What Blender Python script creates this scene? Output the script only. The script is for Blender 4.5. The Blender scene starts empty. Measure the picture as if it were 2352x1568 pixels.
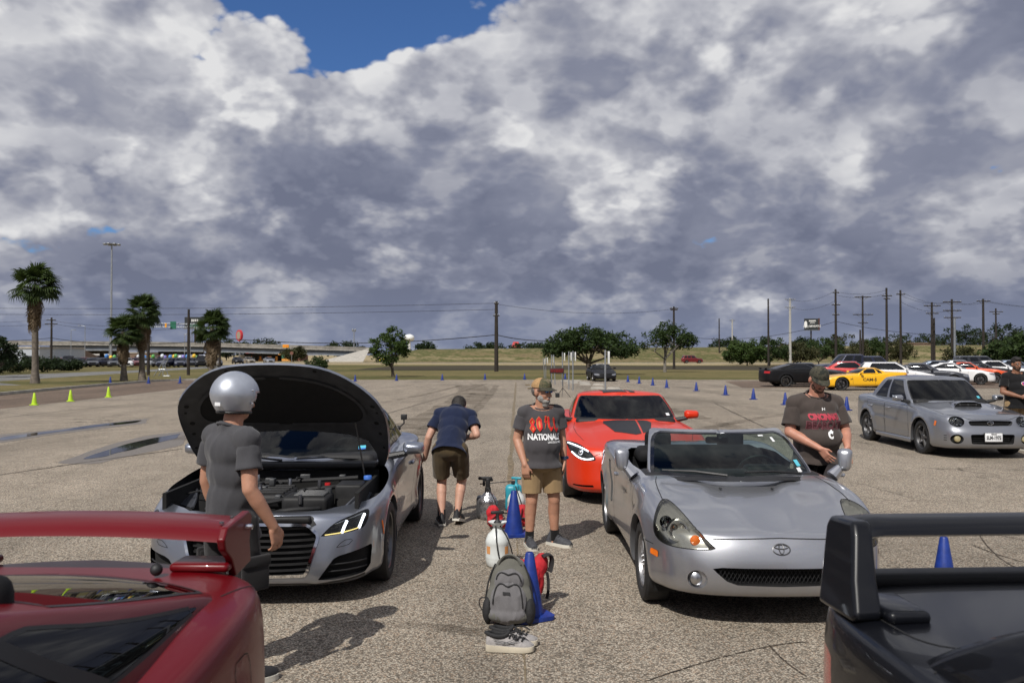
import bpy,bmesh,math,random
import numpy as np
from mathutils import Vector,Matrix,Euler
from mathutils.geometry import delaunay_2d_cdt
from mathutils.bvhtree import BVHTree

random.seed(7)
RNG = np.random.default_rng(11)
SC = bpy.context.scene
COL = SC.collection
PI = math.pi
R = math.radians

# ------------------------------------------------------------------ camera
F_PX,CX,YH,EYE = 1950.0,1176.0,815.0,1.85     # focal length and horizon in 2352-px units
cam_data = bpy.data.cameras.new('camera')
cam = bpy.data.objects.new('camera',cam_data)
COL.objects.link(cam)
cam.location = (0,0,EYE)
cam.rotation_euler = (R(90) + math.atan((YH - 784.0) / F_PX),0,0)
cam_data.sensor_width = 36.0
cam_data.lens = F_PX / 2352.0 * 36.0
cam_data.clip_start = 0.05
cam_data.clip_end = 6000
cam_data.dof.use_dof = True
cam_data.dof.focus_distance = 9.0
cam_data.dof.aperture_fstop = 4.5
SC.camera = cam
SC.view_settings.view_transform = 'Standard'
SC.view_settings.look = 'None'
SC.view_settings.exposure = -0.06
SC.view_settings.gamma = 1.0
SC.cycles.max_bounces = 8
SC.cycles.transparent_max_bounces = 12
SC.cycles.use_denoising = True

SUN_AZ,SUN_EL = R(26),R(49)      # shadows fall away from the camera and to the right

def ground(px,py):
 d = F_PX * EYE / (py - YH)
 return ((px - CX) / F_PX * d,d)

def at(px,py,d):
 return Vector(((px - CX) / F_PX * d,d,EYE - (py - YH) / F_PX * d))

# ------------------------------------------------------------------ node helper
class NT:
 def __init__(s,tree):
  s.t = tree
  s.t.nodes.clear()

 def n(s,typ,**kw):
  nd = s.t.nodes.new(typ)
  for k,v in kw.items():
   setattr(nd,k,v)
  return nd

 def link(s,a,b):
  s.t.links.new(a,b)

 def put(s,sock,v):
  if v is None:
   return
  if hasattr(v,'is_output') or isinstance(v,bpy.types.NodeSocket):
   s.link(v,sock)
  else:
   if isinstance(v,(tuple,list)) and len(v) == 3 and sock.type == 'RGBA':
    v = (*v,1)
   sock.default_value = v

 def m(s,op,a,b=None,c=None,clamp=False):
  nd = s.n('ShaderNodeMath',operation=op,use_clamp=clamp)
  s.put(nd.inputs[0],a); s.put(nd.inputs[1],b); s.put(nd.inputs[2],c)
  return nd.outputs[0]

 def vm(s,op,a,b=None,sc=None):
  nd = s.n('ShaderNodeVectorMath',operation=op)
  s.put(nd.inputs[0],a); s.put(nd.inputs[1],b)
  if sc is not None:
   s.put(nd.inputs['Scale'],sc)
  return nd.outputs['Value'] if op in ('DOT_PRODUCT','LENGTH','DISTANCE') else nd.outputs[0]

 def sep(s,v):
  nd = s.n('ShaderNodeSeparateXYZ'); s.put(nd.inputs[0],v)
  return nd.outputs

 def comb(s,x,y,z):
  nd = s.n('ShaderNodeCombineXYZ')
  s.put(nd.inputs[0],x); s.put(nd.inputs[1],y); s.put(nd.inputs[2],z)
  return nd.outputs[0]

 def noise(s,vec,scale,detail=4,rough=.5,lac=2.0,dist=0.0,out='Fac'):
  nd = s.n('ShaderNodeTexNoise')
  s.put(nd.inputs['Vector'],vec)
  for k,v in (('Scale',scale),('Detail',detail),('Roughness',rough),('Lacunarity',lac),('Distortion',dist)):
   s.put(nd.inputs[k],v)
  return nd.outputs[out]

 def voro(s,vec,scale,out='Color',feature='F1',rand=1.0):
  nd = s.n('ShaderNodeTexVoronoi',feature=feature)
  s.put(nd.inputs['Vector'],vec); s.put(nd.inputs['Scale'],scale); s.put(nd.inputs['Randomness'],rand)
  return nd.outputs[out]

 def ramp(s,fac,stops,interp='LINEAR'):
  nd = s.n('ShaderNodeValToRGB')
  s.put(nd.inputs[0],fac)
  cr = nd.color_ramp
  cr.interpolation = interp
  while len(cr.elements) < len(stops):
   cr.elements.new(.5)
  for e,(p,c) in zip(cr.elements,stops):
   e.position = p
   if not isinstance(c,(tuple,list)):
    c = (c,c,c)
   e.color = (*c[:3],1)
  return nd.outputs[0]

 def mix(s,fac,a,b,blend='MIX'):
  nd = s.n('ShaderNodeMix',data_type='RGBA',blend_type=blend)
  s.put(nd.inputs[0],fac); s.put(nd.inputs[6],a); s.put(nd.inputs[7],b)
  return nd.outputs[2]

 def maprange(s,v,a,b,c=0.0,d=1.0,smooth=False):
  nd = s.n('ShaderNodeMapRange',interpolation_type='SMOOTHSTEP' if smooth else 'LINEAR')
  for i,q in enumerate((v,a,b,c,d)):
   s.put(nd.inputs[i],q)
  return nd.outputs[0]

 def bump(s,height,strength=.3,dist=.01,normal=None):
  nd = s.n('ShaderNodeBump')
  s.put(nd.inputs['Height'],height); s.put(nd.inputs['Strength'],strength)
  s.put(nd.inputs['Distance'],dist); s.put(nd.inputs['Normal'],normal)
  return nd.outputs[0]

# ------------------------------------------------------------------ sky and sun
def make_world():
 w = bpy.data.worlds.new('World')
 SC.world = w
 w.use_nodes = True
 w.cycles.sampling_method = 'MANUAL'
 w.cycles.sample_map_resolution = 256
 g = NT(w.node_tree)
 out = g.n('ShaderNodeOutputWorld')
 sky = g.n('ShaderNodeTexSky',sky_type='NISHITA')
 sky.sun_disc = False
 sky.sun_elevation = SUN_EL
 sky.sun_rotation = SUN_AZ + PI
 sky.air_density = 1.0
 sky.dust_density = 0.4
 sky.ozone_density = 3.0
 bsky = g.n('ShaderNodeBackground')
 g.put(bsky.inputs[0],g.mix(1.0,sky.outputs[0],(.60,.86,1.25),'MULTIPLY'))
 bsky.inputs[1].default_value = 0.075
 d = g.n('ShaderNodeTexCoord').outputs['Generated']
 x,y,z = g.sep(d)[:3]
 zc = g.m('MAXIMUM',z,0.0)
 den = g.m('ADD',g.m('MULTIPLY',zc,.75),.46)
 p = g.comb(g.m('DIVIDE',x,den),g.m('DIVIDE',y,den),g.m('DIVIDE',g.m('MULTIPLY',zc,1.15),den))
 p = g.vm('ADD',p,(CLOUD_SEED,2.0,0.0))
 warp = g.noise(p,2.0,3,.5,out='Color')
 pw = g.vm('ADD',p,g.vm('SCALE',g.vm('SUBTRACT',warp,(.5,.5,.5)),sc=.10))

 def dens(q):
  a = g.noise(q,2.0,10,.5,2.15)
  vo = g.n('ShaderNodeTexVoronoi',feature='F1')
  g.put(vo.inputs['Vector'],q); vo.inputs['Scale'].default_value = 4.2
  vo.inputs['Detail'].default_value = 4.0; vo.inputs['Roughness'].default_value = .55
  puff = g.m('SUBTRACT',.75,vo.outputs['Distance'])
  return g.m('ADD',g.m('MULTIPLY',a,1.0),g.m('MULTIPLY',puff,.72))
 n0 = dens(pw)
 n1 = dens(g.vm('ADD',pw,(-.032,.02,.050)))
 big = g.noise(p,1.1,2,.5)
 # open gap of blue sky, up and a little left of the view
 gap = 0.0
 for gx,gz,rx,rz,k in SKY_GAPS:
  e = g.m('ADD',g.m('POWER',g.m('DIVIDE',g.m('SUBTRACT',g.m('DIVIDE',x,g.m('MAXIMUM',y,.05)),gx),rx),2.0),
    g.m('POWER',g.m('DIVIDE',g.m('SUBTRACT',z,gz),rz),2.0))
  gg = g.m('MULTIPLY',g.m('EXPONENT',g.m('MULTIPLY',e,-1.0)),k)
  gg = g.m('MULTIPLY',gg,g.m('GREATER_THAN',y,0.0))
  gap = g.m('ADD',gap,gg)
 cov = g.m('SUBTRACT',g.m('ADD',n0,g.m('MULTIPLY',big,.30)),gap)
 cov = g.m('ADD',cov,g.maprange(z,.03,.26,.13,0.0))
 cov = g.m('SUBTRACT',cov,g.maprange(z,.30,.95,0.0,.20))
 alpha = g.maprange(cov,-.03,.08,smooth=True)
 # light and dark sides of the heaps
 rel = g.m('SUBTRACT',n0,n1)
 lit = g.maprange(rel,-.16,.20)
 bulk = g.maprange(g.noise(g.vm('ADD',p,(4.1,1.7,.4)),1.9,5,.5),.35,.68)
 fine = g.maprange(n0,.35,.95)
 shade = g.m('ADD',g.m('MULTIPLY',lit,.36),g.m('ADD',g.m('MULTIPLY',bulk,.42),g.m('MULTIPLY',fine,.22)))
 rim = g.maprange(cov,.15,.42,1.0,0.0)
 shade = g.m('ADD',shade,g.m('MULTIPLY',rim,.16))
 # nearer heaps with crisp edges in front of the grey sheet
 n2 = g.m('SUBTRACT',dens(g.vm('ADD',pw,(3.3,1.1,.7))),g.m('MULTIPLY',z,.12))
 a2 = g.maprange(n2,.36,.54,smooth=True)
 b2 = g.m('ADD',.13,g.maprange(n2,.40,.80,.09,-.14))
 shade = g.m('ADD',shade,g.m('MULTIPLY',a2,b2))
 upw = g.maprange(z,.02,.30)
 shade = g.m('ADD',g.m('MULTIPLY',shade,.86),g.m('MULTIPLY',upw,.12))
 colr = g.ramp(shade,[(.16,(.165,.183,.260)),(.35,(.240,.258,.340)),(.49,(.36,.372,.435)),(.62,(.52,.528,.575)),(.78,(.78,.78,.79))])
 haze = g.maprange(z,.0,.10,1.0,0.0,smooth=True)
 colr = g.mix(g.m('MULTIPLY',haze,.60),colr,(.205,.245,.37))
 bcl = g.n('ShaderNodeBackground')
 g.put(bcl.inputs[0],colr)
 bcl.inputs[1].default_value = 1.0
 mx = g.n('ShaderNodeMixShader')
 alpha = g.m('MAXIMUM',alpha,g.m('MULTIPLY',haze,.8))
 g.put(mx.inputs[0],alpha)
 g.link(bsky.outputs[0],mx.inputs[1]); g.link(bcl.outputs[0],mx.inputs[2])
 g.link(mx.outputs[0],out.inputs[0])

CLOUD_SEED = 3.0
SKY_GAPS = [(-.185,.40,.165,.072,.95),(-.195,.345,.07,.045,.5),(.60,.385,.05,.04,.6),(.10,.295,.085,.045,-.5),(.53,.235,.06,.04,-.4)]
make_world()
sun_data = bpy.data.lights.new('sun','SUN')
sun_data.energy = 4.6
sun_data.angle = R(0.53)
sun_data.color = (1.0,.955,.89)
sun = bpy.data.objects.new('sun',sun_data)
COL.objects.link(sun)
sdir = Vector((math.sin(SUN_AZ) * math.cos(SUN_EL),math.cos(SUN_AZ) * math.cos(SUN_EL),-math.sin(SUN_EL)))
sun.rotation_euler = sdir.to_track_quat('-Z','Y').to_euler()
sun.location = (-10,-20,30)

# ------------------------------------------------------------------ materials
MATS = {}

def material(name):
 m = bpy.data.materials.new(name)
 m.use_nodes = True
 g = NT(m.node_tree)
 out = g.n('ShaderNodeOutputMaterial')
 b = g.n('ShaderNodeBsdfPrincipled')
 g.link(b.outputs[0],out.inputs[0])
 MATS[name] = m
 return m,g,b,out

def simple(name,col,rough=.5,metal=0.0,coat=0.0,spec=.5,var=.06,scale=6.0,bump=0.0,bscale=40.0,emit=None,sheen=0.0):
 if name in MATS:
  return MATS[name]
 m,g,b,out = material(name)
 tc = g.n('ShaderNodeTexCoord').outputs['Object']
 n = g.noise(tc,scale,5,.6)
 lo = tuple(c * (1 - var * 2) for c in col)
 hi = tuple(min(1,c * (1 + var * 2)) for c in col)
 g.put(b.inputs['Base Color'],g.ramp(n,[(.3,lo),(.7,hi)]))
 g.put(b.inputs['Roughness'],g.maprange(n,.2,.8,max(0.02,rough * .85),min(1,rough * 1.15)))
 b.inputs['Metallic'].default_value = metal
 b.inputs['Coat Weight'].default_value = coat
 b.inputs['Coat Roughness'].default_value = .04
 b.inputs['Specular IOR Level'].default_value = spec
 if sheen:
  b.inputs['Sheen Weight'].default_value = sheen
 if bump:
  g.put(b.inputs['Normal'],g.bump(g.noise(tc,bscale,3,.6),bump,.01))
 if emit:
  b.inputs['Emission Color'].default_value = (*emit[:3],1)
  b.inputs['Emission Strength'].default_value = emit[3]
 return m

def paint(name,col,metal=0.0,rough=.32,coat=1.0,dirt=.10,spec=.5):
 """car paint: base, fine flake, clear coat and a little road dust low on the body"""
 if name in MATS:
  return MATS[name]
 m,g,b,out = material(name)
 tc = g.n('ShaderNodeTexCoord').outputs['Object']
 fl = g.voro(tc,900.0,'Color')
 base = g.mix(.10 if metal else .0,col,fl,'OVERLAY') if metal else g.mix(0.0,col,col)
 dn = g.noise(tc,5.0,6,.65)
 z = g.sep(tc)[2]
 low = g.maprange(z,.10,.75,1.0,.15)
 d = g.m('MULTIPLY',g.m('MULTIPLY',g.maprange(dn,.35,.8),low),dirt * 3)
 g.put(b.inputs['Base Color'],g.mix(d,base,(.20,.175,.15)))
 b.inputs['Metallic'].default_value = metal
 g.put(b.inputs['Roughness'],g.m('ADD',rough,g.m('MULTIPLY',d,.35)))
 b.inputs['Specular IOR Level'].default_value = spec
 b.inputs['Coat Weight'].default_value = coat
 g.put(b.inputs['Coat Roughness'],g.m('ADD',.035,g.m('MULTIPLY',d,.3)))
 return m

def glassy(name,tint=(.5,.55,.55),dark=.0,ior=1.5,gloss=1.0):
 """thin sheet: tinted see-through plus a Fresnel reflection"""
 if name in MATS:
  return MATS[name]
 m = bpy.data.materials.new(name)
 m.use_nodes = True
 g = NT(m.node_tree)
 out = g.n('ShaderNodeOutputMaterial')
 tr = g.n('ShaderNodeBsdfTransparent')
 tr.inputs[0].default_value = (*tint,1)
 gl = g.n('ShaderNodeBsdfGlossy')
 gl.inputs['Roughness'].default_value = .015
 fr = g.n('ShaderNodeFresnel')
 fr.inputs[0].default_value = ior
 tc = g.n('ShaderNodeTexCoord').outputs['Object']
 f = g.m('MULTIPLY',fr.outputs[0],g.maprange(g.noise(tc,3.0,4,.6),.2,.8,gloss * .9,gloss * 1.1),clamp=True)
 mx = g.n('ShaderNodeMixShader')
 g.put(mx.inputs[0],f)
 g.link(tr.outputs[0],mx.inputs[1]); g.link(gl.outputs[0],mx.inputs[2])
 g.link(mx.outputs[0],out.inputs[0])
 MATS[name] = m
 return m

def M_(n):
 return MATS[n]

simple('rubber',(.012,.012,.013),.72,var=.25,scale=20,bump=.15)
simple('black_trim',(.012,.012,.013),.55,var=.2)
simple('black_gloss',(.006,.006,.007),.12,coat=.6)
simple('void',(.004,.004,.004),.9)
simple('gap',(.008,.008,.009),.8)
simple('dark_plastic',(.015,.015,.016),.6,spec=.35,var=.2,bump=.1)
simple('interior',(.009,.009,.010),.75,spec=.25,var=.2,bump=.1)
simple('chrome',(.75,.76,.78),.08,metal=1.0,var=.03)
simple('alloy',(.52,.53,.55),.30,metal=1.0,var=.06)
simple('alloy_worn',(.30,.30,.31),.42,metal=.9,var=.12)
simple('alloy_dark',(.16,.16,.165),.35,metal=.9,var=.1)
simple('alloy_black',(.02,.02,.021),.4,metal=.5,var=.1)
simple('disc',(.32,.31,.30),.4,metal=1.0,var=.15,scale=12)
simple('amber',(.75,.16,.01),.25,coat=.8)
simple('red_lens',(.42,.008,.008),.2,coat=.8)
simple('white_led',(.9,.92,1.0),.4,emit=(.85,.9,1.0,3.0))
simple('amber_led',(.9,.7,.2),.4,emit=(1.0,.78,.28,1.6))
simple('plate_white',(.72,.73,.74),.45)
simple('white_print',(.75,.75,.75),.7)
simple('sticker_blue',(.05,.16,.55),.5)
simple('sticker_cyan',(.10,.50,.62),.5)
simple('black_print',(.008,.008,.008),.6)
glassy('glass_clear',(.80,.86,.84),gloss=.75)
glassy('glass_tint',(.30,.34,.34),gloss=.85)
glassy('glass_dark',(.055,.06,.065),gloss=.95)
glassy('lens',(.90,.92,.90),gloss=1.0)
glassy('lens_hazed',(.95,.95,.91),gloss=1.0)
glassy('glass_green',(.40,.52,.49),gloss=.8)
simple('glass_opaque',(.006,.007,.009),.04,spec=.6,var=.0)

# ------------------------------------------------------------------ mesh building
def link(o,parent=None):
 COL.objects.link(o)
 if parent is not None:
  o.parent = parent
 return o

def mk(name,verts,faces,mat,parent=None,smooth=True,normals=None,sharp=None):
 me = bpy.data.meshes.new(name)
 me.from_pydata([tuple(v) for v in verts],[],[tuple(f) for f in faces])
 if isinstance(mat,(list,tuple)):
  for q in mat:
   me.materials.append(q)
 elif mat is not None:
  me.materials.append(MATS[mat] if isinstance(mat,str) else mat)
 if smooth and len(me.polygons):
  me.polygons.foreach_set('use_smooth',[True] * len(me.polygons))
  if sharp is not None:
   me.set_sharp_from_angle(angle=R(sharp))
 me.update()
 if normals is not None:
  me.normals_split_custom_set_from_vertices([tuple(n) for n in normals])
 return link(bpy.data.objects.new(name,me),parent)

def empty(name,loc=(0,0,0),rz=0.0,label=None,cat=None,group=None,parent=None):
 o = bpy.data.objects.new(name,None)
 o.empty_display_size = .2
 link(o,parent)
 o.location = loc
 o.rotation_euler = (0,0,rz)
 tag(o,label,cat,group)
 return o

def tag(o,label=None,cat=None,group=None,kind=None):
 if label:
  o['label'] = label
 if cat:
  o['category'] = cat
 if group:
  o['group'] = group
 if kind:
  o['kind'] = kind
 return o

def copy_tree(o,parent=None):
 c = o.copy()
 link(c)
 c.parent = parent
 for ch in o.children:
  copy_tree(ch,c)
 return c

class MB:
 """collects shapes, then links them as one mesh"""
 def __init__(s):
  s.v = []; s.f = []

 def add(s,v,f,M=None):
  b = len(s.v)
  if M is not None:
   v = [tuple(M @ Vector(p)) for p in v]
  s.v.extend(tuple(p) for p in v)
  s.f.extend(tuple(i + b for i in q) for q in f)
  return s

 def box(s,c,size,M=None,taper=1.0):
  x,y,z = (q / 2 for q in size)
  t = taper
  v = [(c[0] + a * x * (t if k > 0 else 1),c[1] + b * y * (t if k > 0 else 1),c[2] + k * z) for k in (-1,1) for b in (-1,1) for a in (-1,1)]
  f = [(0,2,3,1),(4,5,7,6),(0,1,5,4),(2,6,7,3),(0,4,6,2),(1,3,7,5)]
  return s.add(v,f,M)

 def rbox(s,c,size,r,M=None,seg=3):
  """box with rounded edges"""
  bm = bmesh.new()
  bmesh.ops.create_cube(bm,size=1.0)
  for q in bm.verts:
   q.co = Vector((q.co.x * size[0],q.co.y * size[1],q.co.z * size[2]))
  bmesh.ops.bevel(bm,geom=bm.edges[:],offset=r,segments=seg,profile=.5,affect='EDGES')
  bm.verts.ensure_lookup_table()
  v = [tuple(Vector(c) + q.co) for q in bm.verts]
  f = [[q.index for q in p.verts] for p in bm.faces]
  bm.free()
  return s.add(v,f,M)

 def tube(s,pts,rad,n=8,cap=True,M=None,flat=None):
  pts = [Vector(p) for p in pts]
  if not isinstance(rad,(list,tuple,np.ndarray)):
   rad = [rad] * len(pts)
  v = []; f = []
  up = Vector((0,0,1))
  t0 = (pts[1] - pts[0]).normalized()
  if abs(t0.dot(up)) > .95:
   up = Vector((0,1,0))
  x = t0.cross(up).normalized()
  for i,p in enumerate(pts):
   t = (pts[min(i + 1,len(pts) - 1)] - pts[max(i - 1,0)])
   t = t.normalized() if t.length > 1e-9 else t0
   x = (x - t * x.dot(t))
   x = x.normalized() if x.length > 1e-6 else t.orthogonal().normalized()
   y = t.cross(x)
   for k in range(n):
    a = 2 * PI * k / n
    fy = 1.0 if flat is None else flat
    v.append(p + x * (rad[i] * math.cos(a)) + y * (rad[i] * fy * math.sin(a)))
  for i in range(len(pts) - 1):
   for k in range(n):
    a,b = i * n + k,i * n + (k + 1) % n
    f.append((a,b,b + n,a + n))
  if cap:
   f.append(tuple(reversed(range(n))))
   f.append(tuple((len(pts) - 1) * n + k for k in range(n)))
  return s.add(v,f,M)

 def lathe(s,prof,n=24,M=None,a0=0.0,a1=2 * PI):
  """prof [(r, h)] turned about local Z"""
  v = []; f = []
  full = abs(a1 - a0 - 2 * PI) < 1e-6
  m = n if full else n + 1
  for r,h in prof:
   for k in range(m):
    a = a0 + (a1 - a0) * k / n
    v.append((r * math.cos(a),r * math.sin(a),h))
  for i in range(len(prof) - 1):
   for k in range(n):
    a,b = i * m + k,i * m + (k + 1) % m
    f.append((a,b,b + m,a + m))
  if full and prof[0][0] > 1e-6 and False:
   f.append(tuple(reversed(range(m))))
  return s.add(v,f,M)

 def ell(s,c,r,n=16,m=10,M=None):
  v = []; f = []
  if not isinstance(r,(tuple,list)):
   r = (r,r,r)
  for i in range(m + 1):
   th = PI * i / m
   for k in range(n):
    a = 2 * PI * k / n
    v.append((c[0] + r[0] * math.sin(th) * math.cos(a),c[1] + r[1] * math.sin(th) * math.sin(a),c[2] + r[2] * math.cos(th)))
  for i in range(m):
   for k in range(n):
    a,b = i * n + k,i * n + (k + 1) % n
    f.append((a,a + n,b + n,b))
  return s.add(v,f,M)

 def prism(s,poly,h0,h1,M=None):
  """polygon in XY extruded along Z"""
  n = len(poly)
  v = [(p[0],p[1],h0) for p in poly] + [(p[0],p[1],h1) for p in poly]
  f = [tuple(reversed(range(n))),tuple(range(n,2 * n))]
  f += [(i,(i + 1) % n,n + (i + 1) % n,n + i) for i in range(n)]
  return s.add(v,f,M)

 def build(s,name,mat,parent=None,smooth=True,sharp=35):
  return mk(name,s.v,s.f,mat,parent,smooth,None,sharp if smooth else None)

def TM(loc=(0,0,0),rx=0.0,ry=0.0,rz=0.0,sc=1.0):
 return Matrix.Translation(Vector(loc)) @ Euler((rx,ry,rz)).to_matrix().to_4x4() @ Matrix.Scale(sc,4)

AX_X = Euler((0,PI / 2,0)).to_matrix().to_4x4()      # lathe axis Z -> X
AX_Y = Euler((-PI / 2,0,0)).to_matrix().to_4x4()     # lathe axis Z -> Y

def pchip(pts,xs):
 pts = np.asarray(pts,float)
 x,y = pts[:,0],pts[:,1]
 if len(x) == 1:
  return np.full_like(np.asarray(xs,float),y[0])
 h = np.diff(x)
 d = np.diff(y) / h
 m = np.zeros(len(x))
 m[0],m[-1] = d[0],d[-1]
 for i in range(1,len(x) - 1):
  if d[i - 1] * d[i] > 0:
   w1,w2 = 2 * h[i] + h[i - 1],h[i] + 2 * h[i - 1]
   m[i] = (w1 + w2) / (w1 / d[i - 1] + w2 / d[i])
 xs = np.clip(np.asarray(xs,float),x[0],x[-1])
 i = np.clip(np.searchsorted(x,xs) - 1,0,len(h) - 1)
 t = (xs - x[i]) / h[i]
 return ((1 + 2 * t) * (1 - t) ** 2 * y[i] + t * (1 - t) ** 2 * h[i] * m[i] + t * t * (3 - 2 * t) * y[i + 1] + t * t * (t - 1) * h[i] * m[i + 1])

def bspline_matrix(K,deg,n):
 """rows of basis weights for n samples of a clamped uniform B-spline"""
 kn = [0.0] * (deg + 1) + list(range(1,K - deg)) + [float(K - deg)] * (deg + 1)
 kn = np.array(kn,float)
 T = np.linspace(0,K - deg,n)
 T[-1] -= 1e-9
 B = np.zeros((n,K + deg))
 for j in range(K + deg):
  B[:,j] = (T >= kn[j]) & (T < kn[j + 1])
 for d in range(1,deg + 1):
  Bn = np.zeros((n,K + deg - d))
  for j in range(K + deg - d):
   a = kn[j + d] - kn[j]
   b = kn[j + d + 1] - kn[j + 1]
   if a > 0:
    Bn[:,j] += (T - kn[j]) / a * B[:,j]
   if b > 0:
    Bn[:,j] += (kn[j + d + 1] - T) / b * B[:,j + 1]
  B = Bn
 return B[:,:K]

def resample(P,n):
 P = np.asarray(P,float)
 d = np.r_[0,np.cumsum(np.linalg.norm(np.diff(P,axis=0),axis=1))]
 t = np.linspace(0,d[-1],n)
 return np.stack([np.interp(t,d,P[:,k]) for k in range(P.shape[1])],1)

def bcurve(ctrl,n,deg=3):
 ctrl = np.asarray(ctrl,float)
 return resample(bspline_matrix(len(ctrl),min(deg,len(ctrl) - 1),400) @ ctrl,n)

def densify(poly,step):
 out = []
 n = len(poly)
 for i in range(n):
  a,b = np.asarray(poly[i],float),np.asarray(poly[(i + 1) % n],float)
  k = max(1,int(math.ceil(np.linalg.norm(b - a) / step)))
  for j in range(k):
   out.append(a + (b - a) * j / k)
 return np.array(out)

def rounded(poly,r,seg=5):
 """round the corners of a closed polygon"""
 out = []
 n = len(poly)
 for i in range(n):
  p0,p1,p2 = (np.asarray(poly[(i + k) % n],float) for k in (-1,0,1))
  a,b = p0 - p1,p2 - p1
  la,lb = np.linalg.norm(a),np.linalg.norm(b)
  q = min(r,la * .45,lb * .45)
  s0,s1 = p1 + a / la * q,p1 + b / lb * q
  for j in range(seg + 1):
   t = j / seg
   out.append((1 - t) ** 2 * s0 + 2 * t * (1 - t) * p1 + t * t * s1)
 return np.array(out)

def smooth_poly(poly,it=2):
 P = np.asarray(poly,float)
 for _ in range(it):
  Q = np.roll(P,-1,0)
  P = np.stack([.75 * P + .25 * Q,.25 * P + .75 * Q],1).reshape(-1,2)
 return P

def inside(P,poly):
 P = np.asarray(P,float)
 x,y = P[:,0],P[:,1]
 c = np.zeros(len(P),bool)
 n = len(poly)
 for i in range(n):
  x0,y0 = poly[i]
  x1,y1 = poly[(i + 1) % n]
  if y0 == y1:
   continue
  k = ((y0 > y) != (y1 > y)) & (x < (x1 - x0) * (y - y0) / (y1 - y0) + x0)
  c ^= k
 return c

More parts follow.
